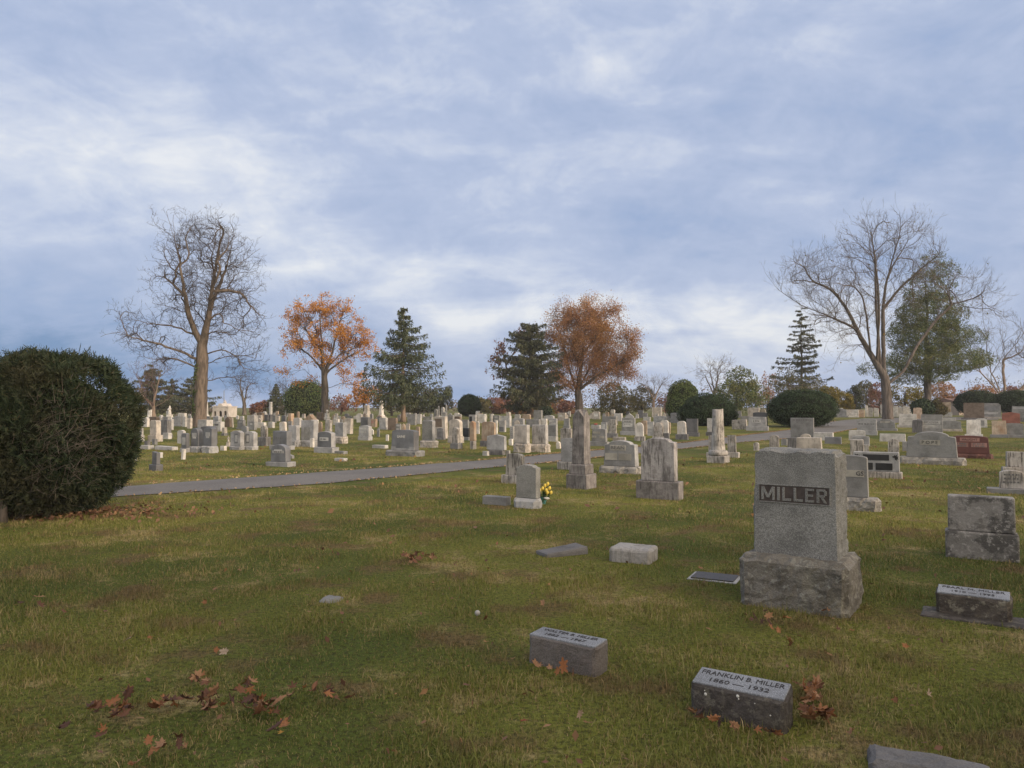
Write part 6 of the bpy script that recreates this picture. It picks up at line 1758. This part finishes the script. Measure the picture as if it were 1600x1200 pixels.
    MB().loft([(14.2 * k, 14.2 * k, -.05), (14.2 * k, 14.2 * k, 10 * k), (13 * k, 13 * k, 11 * k)]).build('base', M['mw'], root, bevel=.012)
    MB().lathe([(13.4 * k, 11 * k), (15 * k, 12.5 * k), (15.3 * k, 15 * k), (14.4 * k, 18.5 * k), (11.2 * k, 20 * k)], 24).build('drum', M['mw'], root, smooth=True)
    n = 22; rings = []
    mb = MB(); b0 = 0
    hts = [20, 22, 26, 40, 55, 70, 84.2]
    rad_ = [11.0, 10.6, 10.2, 9.7, 9.1, 8.6, 8.4]
    for h_, r_ in zip(hts, rad_):
        for q in range(n):
            a = 2 * math.pi * q / n
            wob = 1 + .03 * mnoise.noise(Vector((math.cos(a) * 2, math.sin(a) * 2, h_ * .1)))
            zz_ = h_ + (1.4 * mnoise.noise(Vector((math.cos(a) * 1.5, math.sin(a) * 1.5, 4))) if h_ == hts[-1] else 0)
            mb.v.append((r_ * k * wob * math.cos(a), r_ * k * wob * math.sin(a), zz_ * k))
    for s in range(len(hts) - 1):
        for q in range(n):
            j = (q + 1) % n
            mb.f.append([s * n + q, s * n + j, s * n + n + j, s * n + n + q])
    mb.f.append([(len(hts) - 1) * n + q for q in range(n)])
    o = mb.build('shaft', M['ms'], root)
    o.data.polygons.foreach_set('use_smooth', [True] * (len(o.data.polygons) - 1) + [False])
    # green wreath on its stand, before the pale stone behind the column
    P = at(1115, 678); k = P.y / F
    root = tag(empty('wreath', P + Vector((0, -.1, 0))), 'dark green wreath leaning on a pale stone behind the broken column', 'wreath')
    n = 260; t_ = RNG.random(n) * 6.28
    Pp = np.stack([np.cos(t_) * 3.4 * k, RNG.normal(0, .03, n), 15 * k + np.sin(t_) * 4.6 * k], -1) + RNG.normal(0, .03, (n, 3))
    Vv, f = leaf_cards(Pp, .09); M['wreath'] = leaf_mat('teal green sprays', [(0, (.02, .075, .06)), (1, (.04, .12, .09))])
    link('ring', np_mesh('ring', Vv, [f]), M['wreath'], root)
    mb = MB(); mb.tube([(-.12, .05, -.05), (0, 0, 19 * k)], [.01, .01], 5); mb.tube([(.12, .05, -.05), (0, 0, 19 * k)], [.01, .01], 5); mb.build('stand', M['ink'], root)
    # red flowers
    P = at(931, 669); k = P.y / F
    root = tag(empty('red_flowers', P + Vector((.0, .12, 5.2 * k))), 'small bunch of red flowers on a low pale marker behind the obelisk', 'flowers')
    M['redp'] = plain_mat('red petals', (.62, .06, .07)); M['leafg'] = plain_mat('flower leaves', (.05, .10, .03))
    for q in range(6):
        a = q * 1.05; MB().lathe([(.005, 0), (.05, .03), (.06, .06), (.02, .08)], 8, cx=.07 * math.cos(a), cy=.05 * math.sin(a)).build('bloom', M['redp'], root)
    n = 40; Vv, f = leaf_cards(RNG.normal(0, .06, (n, 3)) + [0, 0, .0], .07); link('leaves', np_mesh('leaves', Vv, [f]), M['leafg'], root)

# ------------------------------------------------------------------ the near stones, placed corner by corner
def corner_yaw(fl, fr, z):
    a, c = at(*fl, z), at(*fr, z)
    # the level at height z: re-cast to that height
    def lev(p):
        d = ray(*p); t_ = (z - EYE) / d.z
        return Vector((d.x * t_, d.y * t_, 0))
    a, c = lev(fl), lev(fr)
    v = c - a
    return a, c, math.atan2(v.y, v.x), v.length
def marker(fl, fr, zf, depth, zb, label, text, mat_top='mt', mat='mk', seed=0, lean=None, amp=.008, specks=False):
    """a low slant-topped grave marker with its name cut in the top"""
    a, c, yaw, W = corner_yaw(fl, fr, zf)
    away = Vector((-math.sin(yaw), math.cos(yaw), 0))
    cc = (a + c) / 2 + away * depth / 2
    root = tag(empty('grave_marker', (cc.x, cc.y, 0), yaw), label, 'grave marker', 'low markers of the Miller plot')
    FOOT.append((cc.x, cc.y, yaw, W + .015, depth + .015))
    me = rough_block(W, depth, zf, amp, cell=.02, seed=seed, keep_top=True)
    for v in me.vertices:                                # the top rises towards the back
        t_ = v.co.z / zf
        if t_ > .98: v.co.z = zf - .008 + (zb - zf) * (v.co.y / depth + .5)
        elif v.co.z > 0: v.co.z *= 1 + (zb / zf - 1) * (v.co.y / depth + .5) * t_
        else: v.co.z = -.05
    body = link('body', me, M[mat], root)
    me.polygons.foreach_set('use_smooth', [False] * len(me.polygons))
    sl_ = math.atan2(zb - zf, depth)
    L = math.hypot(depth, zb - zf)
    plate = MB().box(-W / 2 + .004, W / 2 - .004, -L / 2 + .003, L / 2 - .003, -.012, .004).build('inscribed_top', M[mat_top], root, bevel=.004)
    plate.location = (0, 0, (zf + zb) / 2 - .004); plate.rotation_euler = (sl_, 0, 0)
    for (s, yy, hh, wd) in text:
        me = text_mesh(s, hh, .003, width=wd * W)
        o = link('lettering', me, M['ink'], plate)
        o.location = (0, yy * L, .0045)
    if specks:
        sp = MB()
        for x, z, r_ in ((-.33, .72, .008), (.02, .86, .008), (.03, .78, .004), (-.34, .82, .003), (.2, .75, .003), (.36, .5, .004)):
            n = 9; b0 = len(sp.v)
            sp.v += [(x * W + r_ * math.cos(6.28 * q / n), -depth / 2 - .011, z * zf + r_ * math.sin(6.28 * q / n)) for q in range(n)] + [(x * W, -depth / 2 - .014, z * zf)]
            sp.f += [[b0 + q, b0 + (q + 1) % n, b0 + n] for q in range(n)]
        tag(sp.build('lichen', M['lit'], body), kind='stuff')
    return root
def flat_block(fl, fr, zt, depth, label, mat, seed, yaw=None, amp=.006, name='grave_marker', cat='grave marker', zsink=.05, cell=.025, group=None):
    a, c, y_, W = corner_yaw(fl, fr, zt)
    yaw = y_ if yaw is None else R(yaw)
    away = Vector((-math.sin(yaw), math.cos(yaw), 0))
    cc = (a + c) / 2 + away * depth / 2
    me = rough_block(W, depth, zt + zsink, amp, cell=cell, seed=seed)
    FOOT.append((cc.x, cc.y, yaw, W, depth))
    root = tag(empty(name, (cc.x, cc.y, 0), yaw), label, cat, group)
    o = link('block', me, M[mat], root); o.location.z = -zsink
    return root, o, W

def build_near():
    # ---- the MILLER monument
    yaw = R(-34); u = Vector((math.cos(yaw), math.sin(yaw), 0)); away = Vector((-u.y, u.x, 0))
    root = tag(empty('family_monument', (2.41, 6.19, 0), yaw), 'tall grey granite monument reading MILLER on a rough lichened block', 'monument')
    Wb, Tb, hb = .80, .62, .39
    FOOT.append((2.41, 6.19, yaw, Wb, Tb))
    me = rough_block(Wb, Tb, hb + .06, .023, cell=.032, seed=3)
    o = link('base', me, M['lb'], root); o.location = (-.02, -.03, -.06)
    Wd, Td, Hd = .635, .40, .845
    me = rough_block(Wd, Td, Hd, .022, cell=.024, seed=8, keep_front=True, taper=.035)
    die = link('die', me, M['ml'], root); die.location = (-.02, -.02, hb + .004)
    yf = -Td / 2
    # front is plumb: taper narrows it towards the top
    fz = .60 * Hd; sc_ = 1 - .035 * .6
    yy = yf * sc_
    pit = MB().box(-.275, .265, -.004, .012, -.066, .066).build('sunk_panel', M['pit'], die)
    pit.location = (0, yy - .001, fz)
    rim = MB()
    for x0, x1, z0, z1 in ((-.285, .275, .066, .074), (-.285, .275, -.074, -.066), (-.285, -.275, -.066, .066), (.265, .275, -.066, .066)):
        rim.box(x0, x1, -.010, .010, z0, z1)
    rm = rim.build('panel_rim', M['ml'], die, bevel=.002); rm.location = (0, yy - .001, fz)
    # the raised name: square-cut block capitals, left standing when the panel was sunk
    Hc, st_ = .108, .020
    mb = MB()
    def bar(x0, x1, z0, z1, lift=0.0): mb.box(x0, x1, -.006 - lift, .006, z0, z1)
    def slant(p, q, w_, lift):
        (x0, z0), (x1, z1) = p, q
        mb.prism([(x0 - w_ / 2, z0), (x0 + w_ / 2, z0), (x1 + w_ / 2, z1), (x1 - w_ / 2, z1)], -.006 - lift, .006)
    x = -.257; z0 = -Hc / 2; z1 = Hc / 2
    for chr_, wd in (('M', .108), ('I', .022), ('L', .070), ('L', .070), ('E', .068), ('R', .076)):
        e = x + wd
        if chr_ == 'M':
            bar(x, x + st_, z0, z1); bar(e - st_, e, z0, z1)
            xm = (x + e) / 2
            slant((xm, z0 + .018), (x + st_ * .62, z1), .021, .0006); slant((xm, z0 + .018), (e - st_ * .62, z1), .021, .0009)
        elif chr_ == 'I': bar(x, e, z0, z1)
        elif chr_ == 'L': bar(x, x + st_, z0, z1); bar(x + st_, e, z0, z0 + st_)
        elif chr_ == 'E':
            bar(x, x + st_, z0, z1); bar(x + st_, e, z0, z0 + st_ * .9); bar(x + st_, e - .008, -st_ * .45, st_ * .45); bar(x + st_, e, z1 - st_ * .9, z1)
        else:
            bar(x, x + st_, z0, z1); bar(x + st_, e - .014, z1 - st_ * .85, z1); bar(x + st_, e - .014, -.008, .008)
            bar(e - st_, e, .006, z1 - .012); slant((e - st_ * .5, z0), (x + st_ * 1.9, -.008), st_, .0006)
            slant((e - .020, z1 - .018), (e - .020, z1 - .0005), .018, .0012)
        x = e + .0185
    cu_off = mb.build('lettering', M['ml'], die, bevel=.0015); cu_off.location = (-.002, yy - .0065, fz)
    # ---- low markers
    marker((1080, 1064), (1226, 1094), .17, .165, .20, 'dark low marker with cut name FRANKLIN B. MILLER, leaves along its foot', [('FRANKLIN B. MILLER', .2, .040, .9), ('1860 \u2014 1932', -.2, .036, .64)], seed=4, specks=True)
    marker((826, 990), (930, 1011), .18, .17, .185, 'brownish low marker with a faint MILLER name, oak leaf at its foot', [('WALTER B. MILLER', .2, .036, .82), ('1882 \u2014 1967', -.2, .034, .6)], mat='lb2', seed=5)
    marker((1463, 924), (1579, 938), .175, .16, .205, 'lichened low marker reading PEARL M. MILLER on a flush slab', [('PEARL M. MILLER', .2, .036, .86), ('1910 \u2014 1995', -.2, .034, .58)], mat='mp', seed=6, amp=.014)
    r_, o, W = flat_block((1437, 962), (1640, 985), .012, .32, 'flush dark footing slab under the lichened PEARL marker', 'mk', 7, yaw=-33, name='footing_slab', cat='slab')
    flat_block((952, 855.8), (1015, 861), .14, .34, 'small white marble block lying alone in the grass', 'mw2', 9, amp=.009)
    # tilted dark wedge
    r_, o, W = flat_block((855, 863), (919, 857), .06, .26, 'dark slanted grey wedge of stone sinking into the turf', 'mk2', 10)
    r_.rotation_euler = (0, R(-5), r_.rotation_euler.z)
    # flush bronze plaque in granite
    r_, o, W = flat_block((1072, 906.5), (1150, 909), .008, .34, 'flush plaque of dark bronze in a pale granite rim', 'gr', 11, yaw=-27, amp=.002)
    M['bronze'] = plain_mat('dark bronze', (.06, .052, .048), rough=.5, var=.4, scale=20)
    MB().box(-W / 2 + .03, W / 2 - .03, .03 - .17, .17 - .03, .0, .012).build('plate', M['bronze'], r_).location.z = .007
    # the slab cut by the bottom edge
    flat_block((1362, 1183), (1560, 1235), .05, .19, 'thick grey slab cut off by the bottom right edge', 'mk2', 12, yaw=-24, amp=.012)
    # small stone flush in the left lawn
    flat_block((494, 938), (522, 938), .02, .16, 'tiny flat grey stone flush in the open lawn', 'gm', 13, yaw=-20, amp=.012)
    # a ball lying in the grass
    P = at(746, 968); r0 = .021
    mb = MB(); mb.lathe([(max(.0006, r0 * math.cos(-1.55 + 3.1 * q / 10)), r0 + r0 * math.sin(-1.55 + 3.1 * q / 10)) for q in range(11)], 18)
    o = mb.build('ball', M['gl'], smooth=True); o.location = P + Vector((0, 0, .028)); tag(o, 'small white ball lying in the grass beside a brown leaf', 'ball')
    # ---- yellow tulips in a teal wrapped pot
    P = at(848, 788)
    root = tag(empty('tulip_bunch', P + Vector((0, .05, 0))), 'bunch of yellow tulips in a teal pot beside the blue grey headstone', 'flowers')
    FOOT.append((P.x, P.y + .05, 0, .12, .12))
    M['petal'] = plain_mat('yellow petals', (.72, .55, .10), var=.15, rough=.5); M['teal'] = plain_mat('teal foil', (.10, .28, .26), rough=.4, var=.5, scale=25)
    M['stemg'] = plain_mat('green stems', (.045, .09, .03))
    MB().lathe([(.045, -.02), (.055, .03), (.075, .09), (.09, .11), (.07, .10), (.05, .09)], 14).build('pot', M['teal'], root)
    MB().lathe([(.005, .0), (.05, .02), (.055, .035), (.03, .05)], 12, cx=.06, cy=-.06).build('rosette', M['lit'], root).location.z = .07
    st = MB()
    heads = [(-.075, -.02, .24), (.0, -.03, .225), (.075, .0, .30), (.05, -.05, .20), (.10, -.04, .235), (.065, -.08, .165), (.12, -.05, .165), (-.045, -.04, .205), (.035, .0, .27)]
    for x, y, z in heads:
        st.tube([(x * .15, y * .15, .06), (x * .6, y * .6, z * .7), (x, y, z)], [.005, .005, .005], 5)
        mb = MB(); n = 3
        s = .027
        mb.lathe([(.004, -.01), (s * .75, .01), (s, s), (s * .9, s * 1.7), (s * .55, s * 2.3), (s * .15, s * 2.55)], 9)
        b_ = mb.build('tulip', M['petal'], root, smooth=True); b_.location = (x, y, z); b_.rotation_euler = (-y * 3, x * 4, 0)
    st.build('stems', M['stemg'], root)
    n = 30; Pp = RNG.normal(0, .04, (n, 3)) * [1, 1, .8] + [.02, -.01, .14]
    Vv, f = leaf_cards(Pp, .13, aspect=.22, along=np.tile([.2, 0, 1.0], (n, 1))); link('leaves', np_mesh('leaves', Vv, [f]), M['stemg'], root)
M['lb2'] = stone_mat('brown weathered granite', (.165, .148, .138), speck=.4, stain=.6, bump=.5, stain_col=(.12, .10, .095))
M['mk2'] = stone_mat('grey slab', (.17, .165, .165), speck=.3, stain=.5, bump=.5)
M['mw2'] = stone_mat('grey white marble', (.40, .385, .365), speck=.1, streak=.35, stain=.55, bump=.5, stain_col=(.16, .14, .12))

# ------------------------------------------------------------------ fallen leaves
def leaf_mesh(kind, seed):
    rng = random.Random(seed)
    if kind == 'star':      # pointed maple leaf
        tips = [(-100, .72), (-52, .78), (-5, .92), (45, .78), (95, 1.1), (140, .75), (185, .9), (232, .8)]
        tips = [(90, 1.1), (38, .95), (-12, .75), (142, .95), (192, .75)]
        tips.sort()
        pts = []
        for i, (a, r_) in enumerate(tips):
            a2, r2 = tips[(i + 1) % len(tips)]
            if a2 < a: a2 += 360
            pts.append((a, r_)); pts.append((a + 9, r_ * .72)); pts.append(((a + a2) / 2, .34 if a2 - a < 100 else .16)); pts.append((a2 - 9, r2 * .72))
    else:                   # lobed oak leaf
        pts = []
        for q in range(36):
            a = q * 10
            rr_ = .55 + .45 * abs(math.cos(R(a - 90))) ** 1.4
            rr_ *= 1 + .28 * math.sin(R(a * 7 + seed * 40))
            pts.append((a, rr_ * .9))
    mb = MB()
    curl = rng.uniform(.3, 1.0); c2 = rng.uniform(-.5, .9); tw = rng.uniform(-.5, .5)
    def lift(x, y): return curl * .45 * x * x + c2 * .35 * y * y + tw * x * y * .6 + .06 * math.sin(x * 7 + seed) 
    n = len(pts)
    ringf = (1.0, .55)
    for f in ringf:
        for a, r_ in pts:
            x, y = r_ * f * math.cos(R(a)), r_ * f * math.sin(R(a)); mb.v.append((x, y, lift(x, y)))
    mb.v.append((0, 0, lift(0, 0)))
    for i in range(n):
        j = (i + 1) % n
        mb.f.append([i, j, n + j, n + i]); mb.f.append([n + i, n + j, 2 * n])
    # stalk
    b0 = len(mb.v); mb.v += [(-.012, -.12, .02), (.012, -.12, .02), (.012, -.95, .12), (-.012, -.95, .12)]; mb.f.append([b0, b0 + 1, b0 + 2, b0 + 3])
    return mb.mesh('fallen_leaf')
def build_leaves():
    mats = {}
    for nm, cs in {'tan': ((.24, .13, .07), (.31, .18, .10)), 'brown': ((.17, .082, .047), (.11, .055, .035)), 'orange': ((.29, .135, .06), (.22, .095, .045)), 'red': ((.30, .05, .05), (.22, .04, .045)), 'dark': ((.10, .052, .04), (.07, .04, .03)), 'gold': ((.45, .27, .07), (.36, .2, .06)), 'pale': ((.42, .33, .25), (.34, .25, .19))}.items():
        m, t, b = new_mat('dry leaf ' + nm)
        oi = t.new('ShaderNodeObjectInfo'); tc = t.new('ShaderNodeTexCoord').outputs['Object']
        c = t.mix(oi.outputs['Random'], cs[0], cs[1])
        c = t.mix(t.math('MULTIPLY', t.step(t.noise(tc, 3.0, 4), .5, .7), .5), c, tuple(k * .5 for k in cs[0]))
        t.l.new(c, b.inputs['Base Color']); b.inputs['Roughness'].default_value = .8; b.inputs['Specular IOR Level'].default_value = .2
        mats[nm] = m
    meshes = {}
    for kd in ('star', 'oak'):
        for s in range(5):
            for nm in mats:
                me = leaf_mesh(kd, s); me.materials.append(mats[nm]); meshes[kd, s, nm] = me
    rng = random.Random(12)
    def leaf(px, py, size, kd, col, label, group=None, z=.058, tilt=.35):
        o = bpy.data.objects.new('fallen_leaf', meshes[kd, rng.randrange(5), col]); COL.objects.link(o)
        P = at(px, py + z * F / at(px, py).y * .9)
        o.location = P + Vector((0, 0, z)); o.scale = (size * .6,) * 3
        o.rotation_euler = (rng.gauss(0, tilt), rng.gauss(0, tilt), rng.uniform(0, 6.28))
        tag(o, label, 'leaf', group); return o
    # single leaves one can point to
    leaf(821, 1128, .052, 'star', 'red', 'bright red maple leaf near the bottom centre', tilt=.2)
    a = leaf(880, 1043, .075, 'oak', 'orange', 'large orange oak leaf leaning on the faint MILLER marker', z=.07); a.rotation_euler = (R(65), .2, .4)
    leaf(1292, 1022, .075, 'star', 'tan', 'large pale star shaped leaf right of the MILLER base front', z=.06)
    leaf(1252, 996, .055, 'star', 'tan', 'small star shaped leaf left of the large pale star leaf', z=.05)
    leaf(1452, 1088, .055, 'star', 'pale', 'pale thin pointed leaf on the brown turf at right', tilt=.6)
    leaf(1401, 1096, .045, 'oak', 'orange', 'curled orange leaf left of the pale thin pointed leaf', tilt=.7)
    leaf(1414, 1011, .045, 'oak', 'orange', 'bright orange curled leaf below the PEARL marker', tilt=.7)
    leaf(918, 1131, .05, 'star', 'tan', 'tan leaf right of the bright red maple leaf')
    leaf(906, 1118, .04, 'oak', 'pale', 'pale narrow leaf above the tan leaf', tilt=.8)
    leaf(802, 1031, .045, 'star', 'tan', 'tan star leaf left of the faint MILLER marker')
    leaf(848, 943, .05, 'oak', 'tan', 'curled tan leaf in the lawn above the faint MILLER marker', tilt=.6)
    leaf(759, 967, .05, 'oak', 'brown', 'rust brown leaf touching the white ball', tilt=.6)
    leaf(778, 918, .045, 'star', 'orange', 'small orange leaf left of the white marble block', tilt=.4)
    leaf(827, 907, .05, 'star', 'brown', 'brown star leaf below the slanted grey wedge')
    leaf(1176, 970, .06, 'oak', 'brown', 'brown leaf at the left foot of the MILLER base')
    leaf(1094, 888, .07, 'star', 'tan', 'tan leaf lying on the flush bronze plaque', z=.03)
    leaf(440, 1146, .04, 'star', 'gold', 'small golden star leaf right of the brown leaf drift')
    leaf(350, 1020, .055, 'oak', 'pale', 'pale folded leaf above the brown leaf drift', tilt=.8)
    leaf(337, 1018, .045, 'oak', 'orange', 'orange leaf left of the pale folded leaf', tilt=.6)
    leaf(232, 997, .05, 'star', 'orange', 'yellow orange leaf in the open left lawn', tilt=.5)
    leaf(198, 1001, .05, 'oak', 'pale', 'pale curled leaf left of the yellow orange leaf', tilt=.8)
    leaf(320, 942, .05, 'oak', 'orange', 'orange folded leaf in the middle left lawn', tilt=.7)
    leaf(549, 1091, .05, 'oak', 'tan', 'tan leaf right of the brown leaf drift', tilt=.5)
    leaf(1230, 1190, .05, 'star', 'brown', 'brown leaf near the bottom edge under the FRANKLIN marker', tilt=.5)
    leaf(1332, 1146, .06, 'oak', 'tan', 'long tan leaf right of the FRANKLIN marker, apart from the heap', tilt=.5)
    # drifts: leaves that nothing tells apart inside each heap
    def heap(pts, label, group, cols, size=.062, spread=7, z=.062, tilt=.55, kinds=('oak', 'star')):
        for px, py in pts + (pts if len(pts) > 6 else []):
            leaf(px + rng.gauss(0, spread), py + rng.gauss(0, spread * .4), size * rng.uniform(.75, 1.25), rng.choice(kinds), rng.choice(cols), label, group, z * rng.uniform(.6, 1.5), tilt)
    B = ['brown', 'tan', 'brown', 'dark', 'orange']
    heap([(150, 1107), (158, 1100), (165, 1112), (195, 1110), (200, 1085), (186, 1118), (192, 1104)] * 2, 'dry brown leaf in the leftmost heap on the near lawn', 'leaves in the leftmost heap', B)
    heap([(247, 1100), (262, 1096), (285, 1098), (318, 1068), (326, 1095), (322, 1108), (335, 1103), (330, 1085), (312, 1058)] * 2, 'dry brown leaf in the middle heap on the near left lawn', 'leaves in the middle heap', B)
    heap([(372, 1100), (390, 1064), (394, 1100), (412, 1105), (427, 1115), (400, 1112), (384, 1080), (404, 1096), (436, 1095)] * 2, 'dry brown leaf in the largest heap on the near left lawn', 'leaves in the largest heap', B)
    heap([(450, 1088), (466, 1080), (491, 1076), (502, 1080), (512, 1088), (435, 1132), (430, 1140)], 'dry brown leaf trailing right of the largest heap', 'leaves trailing from the largest heap', B)
    heap([(236, 1160), (256, 1164), (246, 1176), (275, 1166), (290, 1155), (205, 1190), (95, 1135), (166, 1150)], 'scattered dry leaf near the bottom left edge', 'leaves at the bottom left', B, size=.05)
    heap([(640, 872), (650, 868), (655, 876), (662, 870), (676, 872), (645, 878), (634, 868)] * 2, 'curled brown leaf in the small heap in the middle lawn', 'leaves in the middle lawn heap', ['brown', 'tan'], spread=5)
    heap([(40, 942), (55, 945), (66, 938), (72, 948), (100, 955), (26, 944)], 'brown leaf in the small patch at the left edge', 'leaves at the left edge', B, spread=5)
    heap([(510, 862), (500, 858), (528, 866)] * 2, 'brown leaf in the faint patch of the left middle lawn', 'leaves in the left middle lawn', B, spread=4)
    heap([(1262, 1068), (1268, 1078), (1274, 1090), (1265, 1096), (1258, 1082), (1278, 1072)] * 2, 'brown leaf heaped against the right end of the FRANKLIN marker', 'leaves against the marker end', ['brown', 'orange', 'tan'], size=.062, spread=7, z=.055, tilt=.7)
    heap([(1258, 1112), (1270, 1118), (1287, 1115), (1290, 1122)] * 2, 'brown leaf lower right of the FRANKLIN marker end', 'leaves lower right of the marker', ['brown', 'orange', 'tan'], size=.075, spread=5, tilt=.7)
    heap([(1085, 1116), (1096, 1122), (1112, 1126), (1128, 1130), (1150, 1136), (1168, 1140), (1186, 1142), (1204, 1146)], 'curled leaf along the front foot of the FRANKLIN marker', 'leaves at the marker foot', ['brown', 'tan', 'dark', 'orange'], size=.05, spread=4, tilt=.9)
    heap([(848, 1044), (862, 1048), (872, 1052), (898, 1055), (834, 1042)], 'small dry leaf at the foot of the faint MILLER marker', 'leaves at the faint marker', ['brown', 'orange', 'tan'], size=.045, spread=3, tilt=.6)
    heap([(1190, 975), (1175, 965), (1210, 985), (1230, 1005), (1200, 960), (1228, 970), (1320, 985), (1285, 955)], 'small brown leaf in the grass before the MILLER base', 'leaves before the monument', B, size=.05, spread=6)
    # loose litter over the whole lawn and along the lane: not countable
    n = 27000
    x = RNG.uniform(-26, 26, n); y = 3 + 27 * RNG.random(n) ** 1.3
    k = (np.abs(x) < .75 * y + 1) & ~on_lane(x, y, 0)
    k &= outside_feet(x, y, .03)
    cl = np.sin(x * .9 + 1.3 * np.sin(y * .5)) * np.sin(y * .7 + x * .35) 
    k &= RNG.random(n) < np.clip(.16 + .5 * cl, .08, 1)
    x, y = x[k], y[k]
    P = np.stack([x, y, gh_np(x, y) + RNG.uniform(.03, .06, len(x))], -1)
    Vv, f = leaf_cards(P, np.minimum(RNG.gamma(2.2, .021, len(P)).clip(.02, .10), np.where(P[:, 1] < 9, .042, .10)), normal=np.tile([0, 0, 1.2], (len(P), 1)), aspect=.6, spread=.7)
    M['litter'] = leaf_mat('litter', [(0, (.19, .10, .06)), (.4, (.13, .07, .045)), (.75, (.25, .145, .08)), (1, (.28, .16, .07))])
    tag(link('leaf_litter', np_mesh('leaf_litter', Vv, [f]), M['litter']), kind='stuff')
    # tan fringe of leaves and dead grass at both lane edges
    Ps = []
    for arr, off, sgn, dens in ((eU, .36, 1, 3.2), (eL, .28, -1, .8)):
        seg = np.diff(arr, axis=0); L = np.linalg.norm(seg, axis=1); nrm = np.stack([-seg[:, 1], seg[:, 0]], -1) / (L[:, None] + 1e-9)
        for s in range(len(seg)):
            m = int(L[s] * 130 * dens * (1 if s < 110 else .8))
            if m < 1 or arr[s, 1] > 62 or arr[s, 0] < -11: continue
            m = int(m * (.25 + .75 * smooth(-2, 4, arr[s, 0])) * max(.15, .6 + .6 * mnoise.noise(Vector((s * .13, off * 9, 0)))))
            if m < 1: continue
            t_ = RNG.random(m)[:, None]; w_ = np.abs(RNG.normal(0, off, m))[:, None]
            out_ = (arr[s] - CL[s]); out_ /= np.linalg.norm(out_) + 1e-9
            Ps.append(arr[s] + seg[s] * t_ + out_ * (w_ - .05))
    P = np.concatenate(Ps); P = np.column_stack([P, gh_np(P[:, 0], P[:, 1]) + .03])
    Vv, f = leaf_cards(P, .055, normal=np.tile([0, 0, 1.4], (len(P), 1)), aspect=.6, spread=.6)
    M['fringe'] = leaf_mat('lane edge litter', [(0, (.36, .25, .13)), (.5, (.31, .20, .10)), (.8, (.42, .31, .17)), (1, (.24, .14, .07))])
    tag(link('lane_edge_litter', np_mesh('lane_edge_litter', Vv, [f]), M['fringe']), kind='stuff')
    # brown litter under the big bush
    c = at(40, 806); m = 1500
    P = np.stack([c.x + RNG.normal(0, .95, m), c.y + .2 + RNG.normal(0, .4, m), np.full(m, .04)], -1)
    Vv, f = leaf_cards(P, .07, normal=np.tile([0, 0, 1.2], (m, 1)), aspect=.6, spread=.7)
    tag(link('bush_litter', np_mesh('bush_litter', Vv, [f]), M['litter']), kind='stuff')

def build_shade_trees():
    """unseen evergreens added behind and right of the photographer to shade the near lawn"""
    for i_, (x, y, h, lb) in enumerate([(8.5, -6.5, 7.2, 'unseen shading evergreen nearest behind the photographer'), (12.5, -4.6, 8.0, 'second unseen shading evergreen behind the photographer'), (16.5, -2.2, 7.2, 'unseen shading evergreen farthest right behind the photographer'), (14.5, -9.5, 9.5, 'tall unseen shading evergreen at the back behind the photographer')]):
        root = tag(empty('evergreen', (x, y, 0)), lb, 'tree', 'unseen evergreens added to shade the near lawn')
        els = [(0, 0, h * .45, 2.5, 2.5, h * .4), (.2, .1, h * .72, 1.8, 1.8, h * .28)]
        Pp, d = in_ellipsoids(els, 7000, shell=.2)
        Vv, f = leaf_cards(Pp, .27); link('crown', np_mesh('crown', Vv, [f]), M['pine_dark'], root)
        MB().tube([(0, 0, -.1), (.05, 0, h * .4), (.1, 0, h * .8)], [.18, .13, .04], 8).build('trunk', M['bark'], root)
build_near()
build_stones()
build_monuments()
build_trees()
build_big_bush()
build_shade_trees()
build_leaves()
build_grass()

# haze box added to lift the blacks of the far trees a little
hz = MB().box(-340, 340, -40, 262, -1.0, 27.0).mesh('haze')
mh = bpy.data.materials.new('thin haze'); mh.use_nodes = True
for nd in list(mh.node_tree.nodes):
    if nd.type != 'OUTPUT_MATERIAL': mh.node_tree.nodes.remove(nd)
pv = mh.node_tree.nodes.new('ShaderNodeVolumePrincipled')
pv.inputs['Density'].default_value = 0.0005
pv.inputs['Color'].default_value = (.86, .88, .92, 1)
mh.node_tree.links.new(pv.outputs[0], [n for n in mh.node_tree.nodes if n.type == 'OUTPUT_MATERIAL'][0].inputs['Volume'])
tag(link('haze', hz, mh), kind='stuff')
